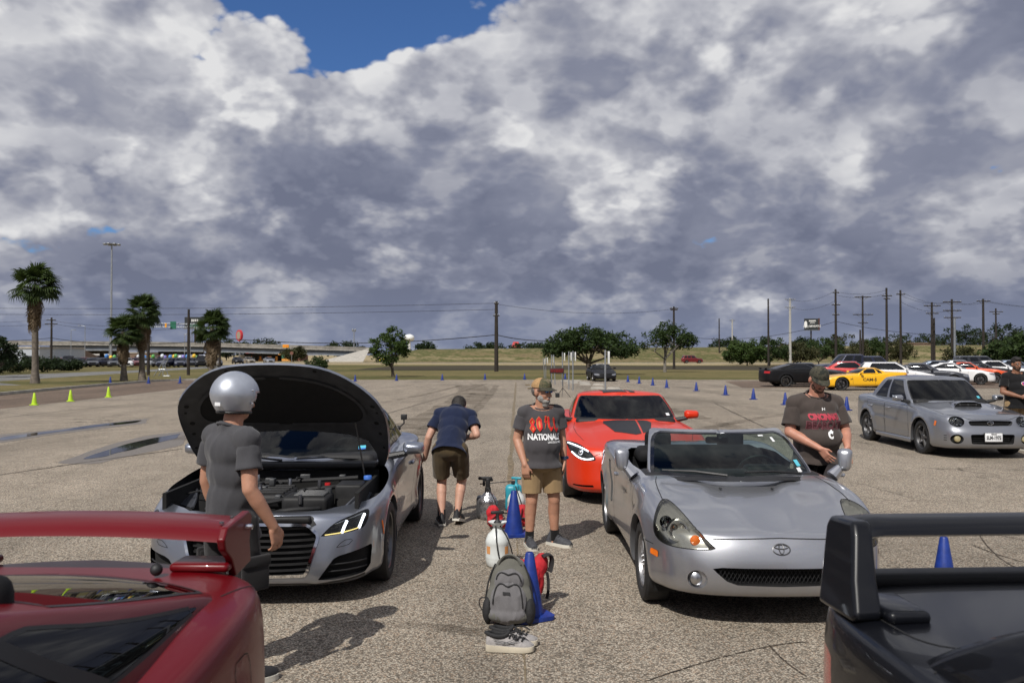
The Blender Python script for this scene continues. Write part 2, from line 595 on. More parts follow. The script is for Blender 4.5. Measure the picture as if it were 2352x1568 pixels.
class Shell:
 """half of a car shell: lines[k] is (Ns,3); x>=0, y = length (front = 0), z up"""
 def __init__(s,lines,nv=140,deg=2,deform=None):
  L = np.array(lines)                       # K,Ns,3
  B = bspline_matrix(len(L),deg,nv)
  s.G = np.einsum('vk,ksc->svc',B,L)      # Ns,Nv,3
  if deform is not None:
   s.G[:,:,0],s.G[:,:,1],s.G[:,:,2] = deform(s.G[:,:,0].copy(),s.G[:,:,1].copy(),s.G[:,:,2].copy())
   s.G[0,:,0] = 0; s.G[-1,:,0] = 0; s.G[:,-1,0] = 0
  s.ns,s.nv = s.G.shape[:2]
  ds = np.gradient(s.G,axis=0); dv = np.gradient(s.G,axis=1)
  N = np.cross(ds,dv)
  ln = np.linalg.norm(N,axis=2,keepdims=True)
  bad = ln[:,:,0] < 1e-9
  N = N / np.maximum(ln,1e-9)
  for i,j in zip(*np.nonzero(bad)):
   k = 1
   while k < 12:
    ii = i + k if i < s.ns / 2 else i - k
    if not bad[ii,j]:
     N[i,j] = N[ii,j]
     break
    k += 1
  N[:,-1,0] = 0; N[0,:,0] = 0; N[-1,:,0] = 0
  s.N = N / np.maximum(np.linalg.norm(N,axis=2,keepdims=True),1e-9)
  s.Ls = float(np.linalg.norm(np.diff(s.G[:,s.nv // 3],axis=0),axis=1).sum())
  s.Lv = float(np.linalg.norm(np.diff(s.G[s.ns // 2],axis=0),axis=1).sum())

 def _bil(s,A,u,v):
  u = np.clip(np.asarray(u,float),0,1) * (s.ns - 1)
  v = np.clip(np.asarray(v,float),0,1) * (s.nv - 1)
  i = np.minimum(u.astype(int),s.ns - 2); j = np.minimum(v.astype(int),s.nv - 2)
  a = (u - i)[:,None]; b = (v - j)[:,None]
  return (A[i,j] * (1 - a) * (1 - b) + A[i + 1,j] * a * (1 - b) + A[i,j + 1] * (1 - a) * b + A[i + 1,j + 1] * a * b)

 def P(s,uv):
  uv = np.asarray(uv,float).reshape(-1,2)
  return s._bil(s.G,uv[:,0],uv[:,1])

 def n(s,uv):
  uv = np.asarray(uv,float).reshape(-1,2)
  q = s._bil(s.N,uv[:,0],uv[:,1])
  return q / np.maximum(np.linalg.norm(q,axis=1,keepdims=True),1e-9)

 def inv(s,pts,view,srange=(0,1),vrange=(0,1)):
  """projected 2-D points -> (s,v).  front/rear (x,z); side (l,z); top (x,l)"""
  ax = {'front': (0,2),'rear': (0,2),'side': (1,2),'top': (0,1)}[view]
  fac = {'front': -s.N[:,:,1],'rear': s.N[:,:,1],'side': s.N[:,:,0],'top': s.N[:,:,2]}[view]
  Q = s.G[:,:,list(ax)]
  S,V = np.meshgrid(np.linspace(0,1,s.ns),np.linspace(0,1,s.nv),indexing='ij')
  bad = (fac < .02) | (S < srange[0] - 1e-6) | (S > srange[1] + 1e-6) | (V < vrange[0] - 1e-6) | (V > vrange[1] + 1e-6)
  out = []
  for p in np.asarray(pts,float):
   D = (Q[:,:,0] - p[0]) ** 2 + (Q[:,:,1] - p[1]) ** 2
   D = np.where(bad,D + 1e3,D)
   i,j = np.unravel_index(np.argmin(D),D.shape)
   u = np.array([S[i,j],V[i,j]])
   for _ in range(6):
    e = 1e-3
    c = s.P([u,u + (e,0),u + (0,e)])[:,list(ax)]
    J = np.stack([(c[1] - c[0]) / e,(c[2] - c[0]) / e],1)
    r = p - c[0]
    try:
     du = np.linalg.solve(J,r)
    except np.linalg.LinAlgError:
     break
    du = np.clip(du,-.02,.02)
    u = np.clip(u + du,0,1)
   c = s.P([u])[0][list(ax)]
   if np.hypot(*(c - p)) > math.sqrt(D.min()) + 1e-4:
    u = np.array([S[i,j],V[i,j]])
   out.append(u)
  return np.array(out)

 def split(s,polys,h=.05,srange=(0,1),vrange=(0,1),hs=None,hv=None):
  """constrained triangulation of the shell; {name: (uv, tris)} with '' for the remainder"""
  Ls,Lv = s.Ls,s.Lv
  hs = hs or h; hv = hv or h
  ns = max(4,int(Ls * (srange[1] - srange[0]) / hs)); nv = max(4,int(Lv * (vrange[1] - vrange[0]) / hv))
  su = np.linspace(*srange,ns + 1); sv = np.linspace(*vrange,nv + 1)
  V = []; E = []

  def ring(pts,closed=True):
   b = len(V)
   V.extend(map(tuple,pts))
   n = len(pts)
   for i in range(n if closed else n - 1):
    E.append((b + i,b + (i + 1) % n))
  bd = [(u,vrange[0]) for u in su] + [(srange[1],v) for v in sv[1:]] + [(u,vrange[1]) for u in su[-2::-1]] + [(srange[0],v) for v in sv[-2:0:-1]]
  ring([(a * Ls,b * Lv) for a,b in bd])
  segs = []
  for nm,pl in polys:
   q = np.asarray(pl,float) * (Ls,Lv)
   q = densify(q,h * .6)
   ring(q)
   segs.append(q)
  gu,gv = np.meshgrid(su[1:-1] * Ls,sv[1:-1] * Lv,indexing='ij')
  gp = np.stack([gu.ravel(),gv.ravel()],1)
  if segs:
   bp = np.concatenate(segs)
   keep = np.ones(len(gp),bool)
   for k in range(0,len(gp),2000):
    d = ((gp[k:k + 2000,None,:] - bp[None]) ** 2).sum(2).min(1)
    keep[k:k + 2000] = d > (h * .35) ** 2
   gp = gp[keep]
  V.extend(map(tuple,gp))
  r = delaunay_2d_cdt([Vector(p) for p in V],E,[],0,1e-6)
  vo = np.array([tuple(p) for p in r[0]]); fo = np.array([tuple(f) for f in r[2]])
  cen = vo[fo].mean(1)
  dom = (cen[:,0] > srange[0] * Ls - 1e-7) & (cen[:,0] < srange[1] * Ls + 1e-7) & (cen[:,1] > vrange[0] * Lv - 1e-7) & (cen[:,1] < vrange[1] * Lv + 1e-7)
  own = np.full(len(fo),-1)
  for k,(nm,pl) in enumerate(polys):
   m = inside(cen,np.asarray(pl,float) * (Ls,Lv)) & (own < 0)
   own[m] = k
  res = {}
  for k,nm in [(-1,'')] + [(k,p[0]) for k,p in enumerate(polys)]:
   sel = fo[(own == k) & dom]
   if len(sel) == 0:
    continue
   ids = np.unique(sel)
   mp = np.full(len(vo),-1); mp[ids] = np.arange(len(ids))
   res[nm] = (vo[ids] / (Ls,Lv),mp[sel])
  return res

def tri_orient(uv,tris):
 a,b,c = uv[tris[:,0]],uv[tris[:,1]],uv[tris[:,2]]
 ar = (b[:,0] - a[:,0]) * (c[:,1] - a[:,1]) - (b[:,1] - a[:,1]) * (c[:,0] - a[:,0])
 t = tris.copy()
 t[ar < 0] = t[ar < 0][:,::-1]
 return t[np.abs(ar) > 1e-12]

def text_geo(txt,size=1.0,bold=0.0,extrude=0.0,align='CENTER',space=1.0,shear=0.0):
 cu = bpy.data.curves.new('lettering','FONT')
 cu.body = txt
 cu.size = size
 cu.align_x = align
 cu.align_y = 'CENTER'
 cu.offset = bold
 cu.extrude = extrude
 cu.space_character = space
 cu.shear = shear
 cu.resolution_u = 3
 o = bpy.data.objects.new('lettering',cu)
 COL.objects.link(o)
 dg = bpy.context.evaluated_depsgraph_get()
 me = bpy.data.meshes.new_from_object(o.evaluated_get(dg))
 v = [tuple(q.co) for q in me.vertices]
 f = [tuple(p.vertices) for p in me.polygons]
 bpy.data.objects.remove(o)
 bpy.data.curves.remove(cu)
 bpy.data.meshes.remove(me)
 return v,f

def lettering(name,txt,size,M,mat,parent=None,bold=0.0,extrude=.001,sx=1.0,**kw):
 v,f = text_geo(txt,size,bold,extrude,**kw)
 v = [M @ Vector((p[0] * sx,p[1],p[2])) for p in v]
 return mk(name,v,f,mat,parent,smooth=False)

# ------------------------------------------------------------------ car builder
def wheel_meshes(r,w,rim_r,style,nsp,rim_mat,lip=True):
 """tyre, rim and disc meshes; the wheel turns about X, outer face at +X"""
 key = (r,w,rim_r,style,nsp,rim_mat)
 if key in WHEELS:
  return WHEELS[key]
 h = w / 2
 t = MB()
 t.lathe([(rim_r - .004,-h * .80),(rim_r + .012,-h * .96),(r - .045,-h * 1.02),(r - .014,-h * .93),(r,-h * .74),(r,h * .74),(r - .014,h * .93),
    (r - .045,h * 1.02),(rim_r + .012,h * .96),(rim_r - .004,h * .80),(rim_r - .012,h * .6)],40,AX_X)
 for k in range(-2,3):       # tread grooves
  pass
 tyre = t.build('tyre','rubber');
 b = MB()
 b.lathe([(rim_r - .002,h * .78),(rim_r - .010,h * .86),(rim_r - .020,h * .82),(rim_r - .026,h * .55),(rim_r - .05,-h * .7),(rim_r - .004,-h * .78)],40,AX_X)
 fx = h * .66 if style != 'deep' else h * .35
 b.lathe([(.001,fx + .012),(.030,fx + .012),(.055,fx + .004),(.062,fx - .03)],20,AX_X)
 for k in range(nsp):
  a = 2 * PI * k / nsp
  M = Euler((a,0,0)).to_matrix().to_4x4()
  L = rim_r - .020
  if style == 'twin':
   for q in (-1,1):
    b.add([(fx - .03,q * .010,.045),(fx + .006,q * .010,.045),(fx + .006,q * .030,.045),(fx - .03,q * .030,.045),
      (fx - .05,q * .030,L),(fx + .004,q * .034,L),(fx + .004,q * .050,L),(fx - .05,q * .050,L)],
      [(0,1,5,4),(1,2,6,5),(2,3,7,6),(3,0,4,7)] if q > 0 else [(4,5,1,0),(5,6,2,1),(6,7,3,2),(7,4,0,3)],M)
  else:
   w0,w1 = {'five': (.034,.022),'multi': (.014,.010),'deep': (.030,.020)}[style]
   c0 = .02 if style == 'deep' else .004
   b.add([(fx - .03,-w0,.045),(fx + c0,-w0 * .6,.045),(fx + c0,w0 * .6,.045),(fx - .03,w0,.045),
     (fx - .045,-w1,L),(fx - .004,-w1 * .7,L),(fx - .004,w1 * .7,L),(fx - .045,w1,L)],
     [(4,5,1,0),(5,6,2,1),(6,7,3,2),(7,4,0,3)],M)
 for k in range(5):           # wheel nuts
  a = 2 * PI * (k + .5) / 5
  b.lathe([(.0105,fx + .004),(.009,fx + .018),(.001,fx + .020)],6,TM((0,.034 * math.sin(a),.034 * math.cos(a))) @ AX_X)
 rim = b.build('rim',rim_mat)
 d = MB()
 d.lathe([(.05,.0),(rim_r * .76,.0),(rim_r * .76,-.024),(.05,-.024)],32,AX_X)
 d.lathe([(rim_r * .93,-h * .62),(.02,-h * .62)],24,AX_X)
 disc = d.build('brake_disc','disc')
 out = tuple(o.data for o in (tyre,rim,disc))
 for o in (tyre,rim,disc):
  bpy.data.objects.remove(o)
 WHEELS[key] = out
 return out

WHEELS = {}

class Car:
 def __init__(s,name,label,spec,loc,rz=0.0,group=None,cat='car',h=.055):
  s.sp = spec
  s.h = h
  s.fo,s.wb,s.L = spec['fo'],spec['wb'],spec['L']
  s.l0 = s.fo + s.wb / 2
  s.root = empty(name,(loc[0],loc[1],0),rz,label,cat,group)
  s.body_mat = spec['paint']
  s.polys = []          # cuts of the body shell
  s.make_body_shell()

 # -- shells
 def make_body_shell(s):
  sp = s.sp
  ns = 260
  plan = bcurve(sp['plan'],ns)
  T = np.gradient(plan,axis=0)
  T /= np.maximum(np.linalg.norm(T,axis=1,keepdims=True),1e-9)
  nf = np.clip(T[:,0],0,1)        # facing forward
  nr = np.clip(-T[:,0],0,1)
  lines = []
  for fx,zc,df,dr in sp['lines']:
   l = plan[:,1] + df * nf ** 1.0 - dr * nr ** 1.0
   f = fx if not isinstance(fx,(list,tuple)) else pchip(fx,l)
   lines.append(np.stack([plan[:,0] * f,l,pchip(zc,l)],1))
  r = sp['tyre'][0]
  fl = sp.get('flare',.012)
  ex = sp.get('deform')
  axl = (s.fo,s.fo + s.wb)
  ra = r + sp.get('arch',.05)
  w = max(p[0] for p in sp['plan'])

  def deform(x,l,z):
   for a in axl:
    d = np.hypot(l - a,z - r)
    side = np.clip((x / w - .80) / .15,0,1)
    x = x + fl * np.exp(-((d - ra - .015) / .06) ** 2) * side * (z > r * .5)
   if ex:
    x,l,z = ex(x,l,z)
   return x,l,z
  s.sh = Shell(lines,deform=deform)
  s.ra = ra

 def make_cabin_shell(s):
  c = s.sp['cabin']
  n3 = 80
  lines = []

  def outline(lv):
   lf,wf,sf,lr,wr,sr,zc = lv[:7]
   bul = lv[7] if len(lv) > 7 else .012
   q = np.linspace(0,1,n3)
   f = np.stack([wf * q,lf + sf * q ** 2.2],1)
   t = q[1:]
   a,b = np.array([wf,lf + sf]),np.array([wr,lr - sr])
   sd = a[None] + (b - a)[None] * t[:,None]
   sd[:,0] += bul * 4 * t * (1 - t)
   k = q[1:][::-1]
   k = np.r_[k[1:],0]
   rr = np.stack([wr * k,lr - sr * k ** 2.2],1)
   o = np.concatenate([f,sd,rr])
   for _ in range(c.get('smooth',5)):
    m = o.copy()
    m[1:-1] = .25 * o[:-2] + .5 * o[1:-1] + .25 * o[2:]
    o = m
   return np.stack([o[:,0],o[:,1],pchip(zc,o[:,1])],1)
  lv = c['levels']
  outs = [outline(q) for q in lv]
  lines = outs[:]
  top = outs[-1]
  crown = c['crown']
  for q in (.86,.55,.25,0.0):
   m = top.copy()
   m[:,0] *= q
   m[:,2] += crown * (1 - q ** 2.2) * (top[:,0] / top[:,0].max()) ** .5
   lines.append(m)
  s.gh = Shell(lines,deform=c.get('deform'))
  g = s.gh
  # v of the belt and of the roof edge, taken at mid side
  return g

 def vz(s,sh,u,z):
  i = int(u * (sh.ns - 1))
  zz = sh.G[i,:,2]
  j = int(np.argmax(zz >= z)) if (zz >= z).any() else sh.nv - 1
  return j / (sh.nv - 1)

 # -- output
 def emit(s,name,sh,ut,mat,parent=None,mode='join',off=0.0,shift=(0,0,0),flip=False):
  uv,tr = ut
  tr = tri_orient(uv,tr)
  if flip:
   tr = tr[:,::-1]
  P = sh.P(uv); N = sh.n(uv)
  P = P + N * off + np.array(shift)
  if flip:
   N = -N
  P[:,1] -= s.l0
  parent = parent or s.root
  mats = mat
  out = []
  Pm = P * (-1,1,1); Nm = N * (-1,1,1)
  if mode == 'join':
   V = np.concatenate([P,Pm]); NN = np.concatenate([N,Nm])
   Fa = np.concatenate([tr,tr[:,::-1] + len(P)])
   return mk(name,V,Fa.tolist(),mats,parent,True,NN)
  par = parent if isinstance(parent,(list,tuple)) else (parent,parent)
  if mode in ('both','right'):
   out.append(mk(name,P,tr.tolist(),mats,par[0],True,N))
  if mode in ('both','left'):
   out.append(mk(name,Pm,tr[:,::-1].tolist(),mats,par[1],True,Nm))
  return out

 def ribbon(s,sh,uv,width=.006,mat='gap',off=.0012,name='panel_gap',parent=None,mode='join',closed=False,step=.04):
  uv = np.asarray(uv,float)
  if closed:
   uv = np.concatenate([uv,uv[:1]])
  q = resample(uv * (sh.Ls,sh.Lv),max(3,int(np.linalg.norm(np.diff(uv * (sh.Ls,sh.Lv),axis=0),axis=1).sum() / step))) / (sh.Ls,sh.Lv)
  P = sh.P(q); N = sh.n(q)
  T = np.gradient(P,axis=0)
  T /= np.maximum(np.linalg.norm(T,axis=1,keepdims=True),1e-9)
  B = np.cross(N,T)
  wd = np.asarray(width) / 2 if not np.isscalar(width) else width / 2
  A = P + B * wd + N * off; C = P - B * wd + N * off
  n = len(P)
  V = np.concatenate([A,C]); V[:,1] -= s.l0
  NN = np.concatenate([N,N])
  Fa = np.array([(i,n + i,n + i + 1,i + 1) for i in range(n - 1)])
  parent = parent or s.root
  r,l = (V,NN,Fa),(V * (-1,1,1),NN * (-1,1,1),Fa[:,::-1])
  if mode == 'join':
   return mk(name,np.concatenate([r[0],l[0]]),np.concatenate([r[2],l[2] + 2 * n]).tolist(),mat,parent,True,np.concatenate([r[1],l[1]]))
  o = []
  if mode in ('both','right'):
   o.append(mk(name,r[0],r[2].tolist(),mat,parent,True,r[1]))
  if mode in ('both','left'):
   o.append(mk(name,l[0],l[2].tolist(),mat,parent,True,l[1]))
  return o

 def recess(s,name,sh,ut,poly,depth,mat_back,mat_wall,axis=(0,1,0),shrink=.94,mode='join',parent=None):
  """a pocket behind a cut: floor plus walls in one mesh (wall first material, floor second)"""
  uv,tr = ut
  tr = tri_orient(uv,tr)
  P = sh.P(uv)
  c = P.mean(0)
  ax = np.array(axis,float)
  if mode == 'join':
   c = c * (0,1,1)
  Q = c + (P - c) * (shrink if mode != 'join' else np.array([shrink,shrink,shrink])) + ax * depth
  e = sh.P(densify(np.asarray(poly) * (sh.Ls,sh.Lv),.03) / (sh.Ls,sh.Lv))
  e2 = c + (e - c) * shrink + ax * depth
  n = len(e)
  V = np.concatenate([Q,e,e2]); V[:,1] -= s.l0
  F1 = [tuple(t) for t in tr]
  b = len(Q)
  F2 = [(b + i,b + (i + 1) % n,b + n + (i + 1) % n,b + n + i) for i in range(n)]
  if mode == 'join':
   F2 = [f for f in F2 if not all(abs(V[k][0]) < .004 for k in f)]
  allF = F1 + F2
  mats = [MATS[mat_wall],MATS[mat_back]]
  out = []

  def one(V,F,nm,par):
   o = mk(nm,V,F,mats,par,True,None,30)
   idx = [1] * len(F1) + [0] * len(F2)
   if len(F) > len(idx):
    idx = idx * 2
   o.data.polygons.foreach_set('material_index',idx)
   return o
  parent = parent or s.root
  Vm = V * (-1,1,1)
  rev = [tuple(reversed(f)) for f in allF]
  if mode == 'join':
   return one(np.concatenate([V,Vm]),allF + [tuple(i + len(V) for i in f) for f in rev],name,parent)
  if mode in ('both','right'):
   out.append(one(V,allF,name,parent))
  if mode in ('both','left'):
   out.append(one(Vm,rev,name,parent))
  return out

 # -- body
 def arch_polys(s):
  sp = s.sp
  r = sp['tyre'][0]
  out = []
  G0 = s.sh.G[:,0]
  mid = (np.argmax(G0[:,1] > s.fo * .3),len(G0) - 1 - np.argmax(G0[::-1,1] < s.L - .25))
  for a in (s.fo,s.fo + s.wb):
   pl = []
   for k in range(33):
    th = R(-38) + R(256) * k / 32
    p = (a + s.ra * math.cos(th),r + s.ra * math.sin(th))
    ii = np.arange(mid[0],mid[1])
    i = ii[np.argmin(np.abs(G0[ii,1] - p[0]))]
    zb = G0[i,2]
    if p[1] < zb + .012:
     pl.append((i / (s.sh.ns - 1),-.03))
    else:
     pl.append(tuple(s.sh.inv([p],'side',(.10,.92),(0,.8))[0]))
   out.append(pl)
  return out

 def cut(s,name,pts,view,srange=(0,1),vrange=(0,1),rnd=0.0,step=.05):
  """outline on the body, given in a projected view"""
  pts = np.asarray(pts,float)
  if rnd:
   pts = rounded(pts,rnd)
  pts = densify(pts,step)
  uv = s.sh.inv(pts,view,srange,vrange)
  s.polys.append((name,uv))
  return uv

 def line(s,pts,view,srange=(0,1),vrange=(0,1),step=.06,**kw):
  P = np.asarray(pts,float)
  d = np.linalg.norm(np.diff(P,axis=0),axis=1).sum()
  P = resample(P,max(3,int(d / step)))
  uv = s.sh.inv(P,view,srange,vrange)
  return s.ribbon(s.sh,uv,**kw)

 def finish_body(s,arches=True):
  ar = s.arch_polys() if arches else []
  polys = [('arch',a) for a in ar] + s.polys
  names = {}
  pl = []
  for k,(n,p) in enumerate(polys):
   pl.append(('%s#%d' % (n,k),p))
  s.reg = s.sh.split(pl,s.h)
  s.key = {}
  for k,(n,p) in enumerate(polys):
   s.key.setdefault(n,[]).append(('%s#%d' % (n,k),p))
  s.body = s.emit('body',s.sh,s.reg[''],s.body_mat)
  # inner lip of the arches, wells and wheels
  r,w,rim,style,nsp,rmat = s.sp['tyre']
  W = max(p[0] for p in s.sp['plan'])
  tr = s.sp['track'] / 2
  lip = MB()
  for ai,a in enumerate((s.fo,s.fo + s.wb)):
   if arches:
    uv = np.array([q for q in ar[ai] if q[1] >= 0])
    P = s.sh.P(uv); P[:,1] -= s.l0
    n = len(P)
    for sg in (1,-1):
     A = P * (sg,1,1)
     c = np.array([0,a - s.l0,r])
     B = A.copy(); B[:,0] -= sg * .05
     B[:,1:] += (B[:,1:] - c[1:]) / np.linalg.norm(B[:,1:] - c[1:],axis=1,keepdims=True) * .006
     V = np.concatenate([A,B])
     lip.add(V,[(i,i + 1,n + i + 1,n + i) for i in range(n - 1)])
   ww = s.ra + .012
   for sg in (1,-1):
    x1,x0 = (W - .07) * sg,(W - .42) * sg
    vv = []; ff = []
    for k in range(21):
     th = R(-25) + R(230) * k / 20
     y,z = a - s.l0 + ww * math.cos(th),r + ww * math.sin(th)
     vv += [(x1,y,z),(x0,y,z),(x0,a - s.l0,r)]
    for k in range(20):
     b = 3 * k
     ff += [(b,b + 1,b + 4,b + 3),(b + 1,b + 2,b + 5,b + 4)]
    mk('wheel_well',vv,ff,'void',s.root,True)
  if arches:
   lip.build('arch_lip',s.body_mat,s.root)
  meshes = wheel_meshes(r,w,rim,style,nsp,rmat)
  for a,zz in ((s.fo,0),(s.fo + s.wb,1)):
   for sg in (1,-1):
    e = empty('wheel',parent=s.root)
    e.location = (sg * tr,a - s.l0,r)
    e.rotation_euler = (RNG.uniform(0,6),0,0 if sg > 0 else PI)
    for nm,me in zip(('tyre','rim','brake_disc'),meshes):
     link(bpy.data.objects.new(nm,me),e)
  # floor pan
  G = s.sh.G[::6,0].copy()
  G[:,1] -= s.l0
  n = len(G)
  A = G.copy(); A[:,0] = np.maximum(A[:,0] - .03,0); A[:,2] += .01
  B = A * (-1,1,1)
  V = np.concatenate([A,B])
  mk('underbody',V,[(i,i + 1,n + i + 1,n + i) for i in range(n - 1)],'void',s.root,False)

 def parts(s,name):
  return [(s.reg[k],p) for k,p in s.key.get(name,[]) if k in s.reg]

 def part(s,name,mat,mode='join',obj=None,**kw):
  o = []
  for ut,p in s.parts(name):
   q = s.emit(obj or name,s.sh,ut,mat,mode=mode,**kw)
   o += q if isinstance(q,list) else [q]
  return o

 def pocket(s,name,depth,back,wall,mode='join',obj=None,**kw):
  o = []
  for ut,p in s.parts(name):
   q = s.recess(obj or name,s.sh,ut,p,depth,back,wall,mode=mode,**kw)
   o += q if isinstance(q,list) else [q]
  return o

 # -- cabin
 def cabin(s,glass='glass_opaque',side_glass=None,rear_glass=None,bsplits=(),pillar=.028,apil=.020,cpil=.02,belt=None,top=None,
    roof_mat=None,side_mode='both',front=True,rear=True,side_rng=(0,1),frame_mat=None,h=.05,ws_lo=None,rear_lo=None,rear_hi=None,slant=(0,0)):
  g = s.make_cabin_shell()
  c = s.sp['cabin']
  T3 = 1 / 3
  zb = belt; zt = top
  vb = lambda u,z: s.vz(g,u,z)

  def strip(u0b,u0t,u1b,u1t,zlo,zhi,rnd=.02,n=6):
   """window between two slanted edges; z given at the two ends"""
   def pt(ub,ut,q):
    u = ub + (ut - ub) * q
    z0 = zlo(u); z1 = zhi(u)
    return (u,vb(min(max(u,.002),.998),z0 + (z1 - z0) * q))
   pts = [pt(u0b,u0t,q) for q in np.linspace(0,1,n)]
   us = np.linspace(u0t,u1t,14)[1:-1]
   pts += [(u,vb(u,zhi(u))) for u in us]
   pts += [pt(u1b,u1t,q) for q in np.linspace(1,0,n)]
   us = np.linspace(u1b,u0b,14)[1:-1]
   pts += [(u,vb(u,zlo(u))) for u in us]
   q = np.array(pts)[::-1]
   sc = np.array([g.Ls,g.Lv])
   return rounded(q * sc,rnd,3) / sc if rnd else q
  zlo = (lambda u: float(np.interp(u,[0,T3,2 * T3,1],belt)))
  zhi = (lambda u: float(np.interp(u,[0,T3,2 * T3,1],top)))
  polys = []
  if front:
   lo = zlo if ws_lo is None else (lambda u: ws_lo)
   polys.append(('windshield',strip(-.02,-.02,T3 - apil,T3 - apil * 1.1,lo,zhi,0)))
  a,b = T3 + apil * .8,2 * T3 - cpil
  a,b = a + (b - a) * side_rng[0],a + (b - a) * side_rng[1]
  cuts = [a] + [q for q in bsplits] + [b]
  for k in range(len(cuts) - 1):
   u0 = cuts[k] + (pillar / 2 if k else 0); u1 = cuts[k + 1] - (pillar / 2 if k < len(cuts) - 2 else 0)
   polys.append(('side_window',strip(u0,u0 + (slant[0] if k == 0 else 0),u1,u1 + (slant[1] if k == len(cuts) - 2 else 0),zlo,zhi,.025)))
  if rear:
   lo = zlo if rear_lo is None else (lambda u: rear_lo)
   hi = zhi if rear_hi is None else (lambda u: rear_hi)
   polys.append(('rear_window',strip(2 * T3 + cpil * 1.1,2 * T3 + cpil * 1.1,1.02,1.02,lo,hi,0)))
  pk = [('%s#%d' % (n,i),p) for i,(n,p) in enumerate(polys)]
  reg = g.split(pk,h)
  s.roof = s.emit('roof',g,reg[''],roof_mat or s.body_mat)
  s.windows = {}
  for (k,p),(n,_) in zip(pk,polys):
   if k not in reg:
    continue
   gm = {'windshield': glass,'side_window': side_glass or glass,'rear_window': rear_glass or glass}[n]
   o = s.emit(n,g,reg[k],gm,mode='both' if n == 'side_window' else 'join')
   s.windows.setdefault(n,[]).append(o)
   # black rubber edge
   if n == 'side_window':
    s.ribbon(g,p,.012,'black_trim',.0015,'window_seal',closed=True,mode='both')
   else:
    q = np.clip(p,0,1)
    q = q[(q[:,0] > .003) & (q[:,0] < .997)]
    jumps = np.linalg.norm(np.diff(q,axis=0),axis=1)
    k0 = int(np.argmax(jumps))
    if jumps[k0] > .05 and (max(q[k0,0],q[k0 + 1,0]) < .04 or min(q[k0,0],q[k0 + 1,0]) > .96):
     q = np.concatenate([q[k0 + 1:],q[:k0 + 1]])
    s.ribbon(g,q,.022,'black_trim',.002,'window_seal')
  return g

 def interior(s,seats=((-.36,.0),(.36,.0)),lf=1.3,lr=3.0,w=.62,zf=.32,dash_l=1.45,dash_z=.92,wheel=True,seat_mat='interior',zs=.0,headrest=True):
  y = lambda l: l - s.l0
  t = MB()
  t.box((0,(y(lf) + y(lr)) / 2,zf),(2 * w,lr - lf,.02))
  for sg in (-1,1):
   t.box((sg * w,(y(lf) + y(lr)) / 2,(zf + .8) / 2),(.02,lr - lf,.8 - zf))
  t.box((0,y(lr),(zf + .85) / 2),(2 * w,.02,.85 - zf))
  t.box((0,y(lf),(zf + .8) / 2),(2 * w,.02,.8 - zf))
  t.build('cabin_tub','interior',s.root,False)
  d = MB()
  d.rbox((0,y(dash_l),dash_z - .10),(2 * w + .08,.42,.20),.06)
  d.rbox((.36,y(dash_l) + .17,dash_z - .02),(.36,.16,.10),.04)
  d.build('dashboard','dark_plastic',s.root)
  if wheel:
   q = MB()
   M = TM((.36,y(dash_l) + .40,dash_z - .07),rx=R(-62))
   pts = [(.175 * math.cos(a),.175 * math.sin(a),0) for a in np.linspace(0,2 * PI,29)]
   q.tube(pts,.014,8,False,M)
   q.rbox((0,0,-.01),(.14,.10,.05),.02,M)
   for a in (0,PI,-PI / 2):
    q.tube([(0,0,0),(.17 * math.cos(a),.17 * math.sin(a),0)],.012,6,False,M)
   q.build('steering_wheel','black_trim',s.root)
  for sx,dl in seats:
   b = MB()
   l = dash_l + .75 + dl
   b.rbox((sx,y(l),zf + .20 + zs),(.50,.52,.20),.07)
   b.rbox((sx,y(l) + .33,zf + .55 + zs),(.50,.17,.66),.075,TM((sx,y(l) + .33,zf + .25)) @ TM(rx=R(-14)) @ TM((-sx,-y(l) - .33,-zf - .25)))
   if headrest:
    b.rbox((sx,y(l) + .47,zf + .96 + zs),(.26,.11,.19),.05)
   b.build('seat',seat_mat,s.root)

 def mirror(s,x,l,z,size=(.20,.12,.13),mat=None,arm='black_trim',sides=(1,-1),r=.045,foot=(.08,-.02)):
  for sg in sides:
   m = MB()
   c = (sg * x,l - s.l0,z)
   m.rbox(c,size,r,seg=4)
   v = []
   for p in m.v:           # teardrop: taper forward and outward
    q = Vector(p) - Vector(c)
    t = max(0.0,-q.y / size[1] + .15)
    k = 1 - .45 * t
    v.append((c[0] + q.x * (1 - .22 * t),c[1] + q.y,c[2] + q.z * k * (1 - .12 * (sg * q.x > 0))))
   m.v = v
   o = m.build('mirror',mat or s.body_mat,s.root)
   f = MB()
   f.rbox((c[0] - sg * .0,c[1] + size[1] * .46,c[2]),(size[0] * .86,.012,size[2] * .80),.005)
   f.build('mirror_glass','chrome',o)
   a = MB()
   a.tube([(c[0] - sg * size[0] * .3,c[1],c[2] - size[2] * .35),(c[0] - sg * (size[0] * .5 + foot[0]),c[1] + .02,c[2] - size[2] * .4 + foot[1])],[.028,.036],8)
   a.build('mirror_arm',arm,o)

 def put(s,mb,name,mat,parent=None,**kw):
  return mb.build(name,mat,parent or s.root,**kw)

 def stick_text(s,txt,size,l,z,sg,mat,view='side',x=0.0,bold=.0,name='lettering',sx=1.0,off=.004,**kw):
  v,f = text_geo(txt,size,bold,**kw)
  v = np.array(v)
  if view == 'side':
   pr = np.stack([l + sg * v[:,0] * sx,z + v[:,1]],1)
   uv = s.sh.inv(pr,'side',(.3,.75),(0,.6))
  P = s.sh.P(uv) + s.sh.n(uv) * off
  P[:,1] -= s.l0
  P[:,0] *= sg
  return mk(name,P,f,mat,s.root,False)

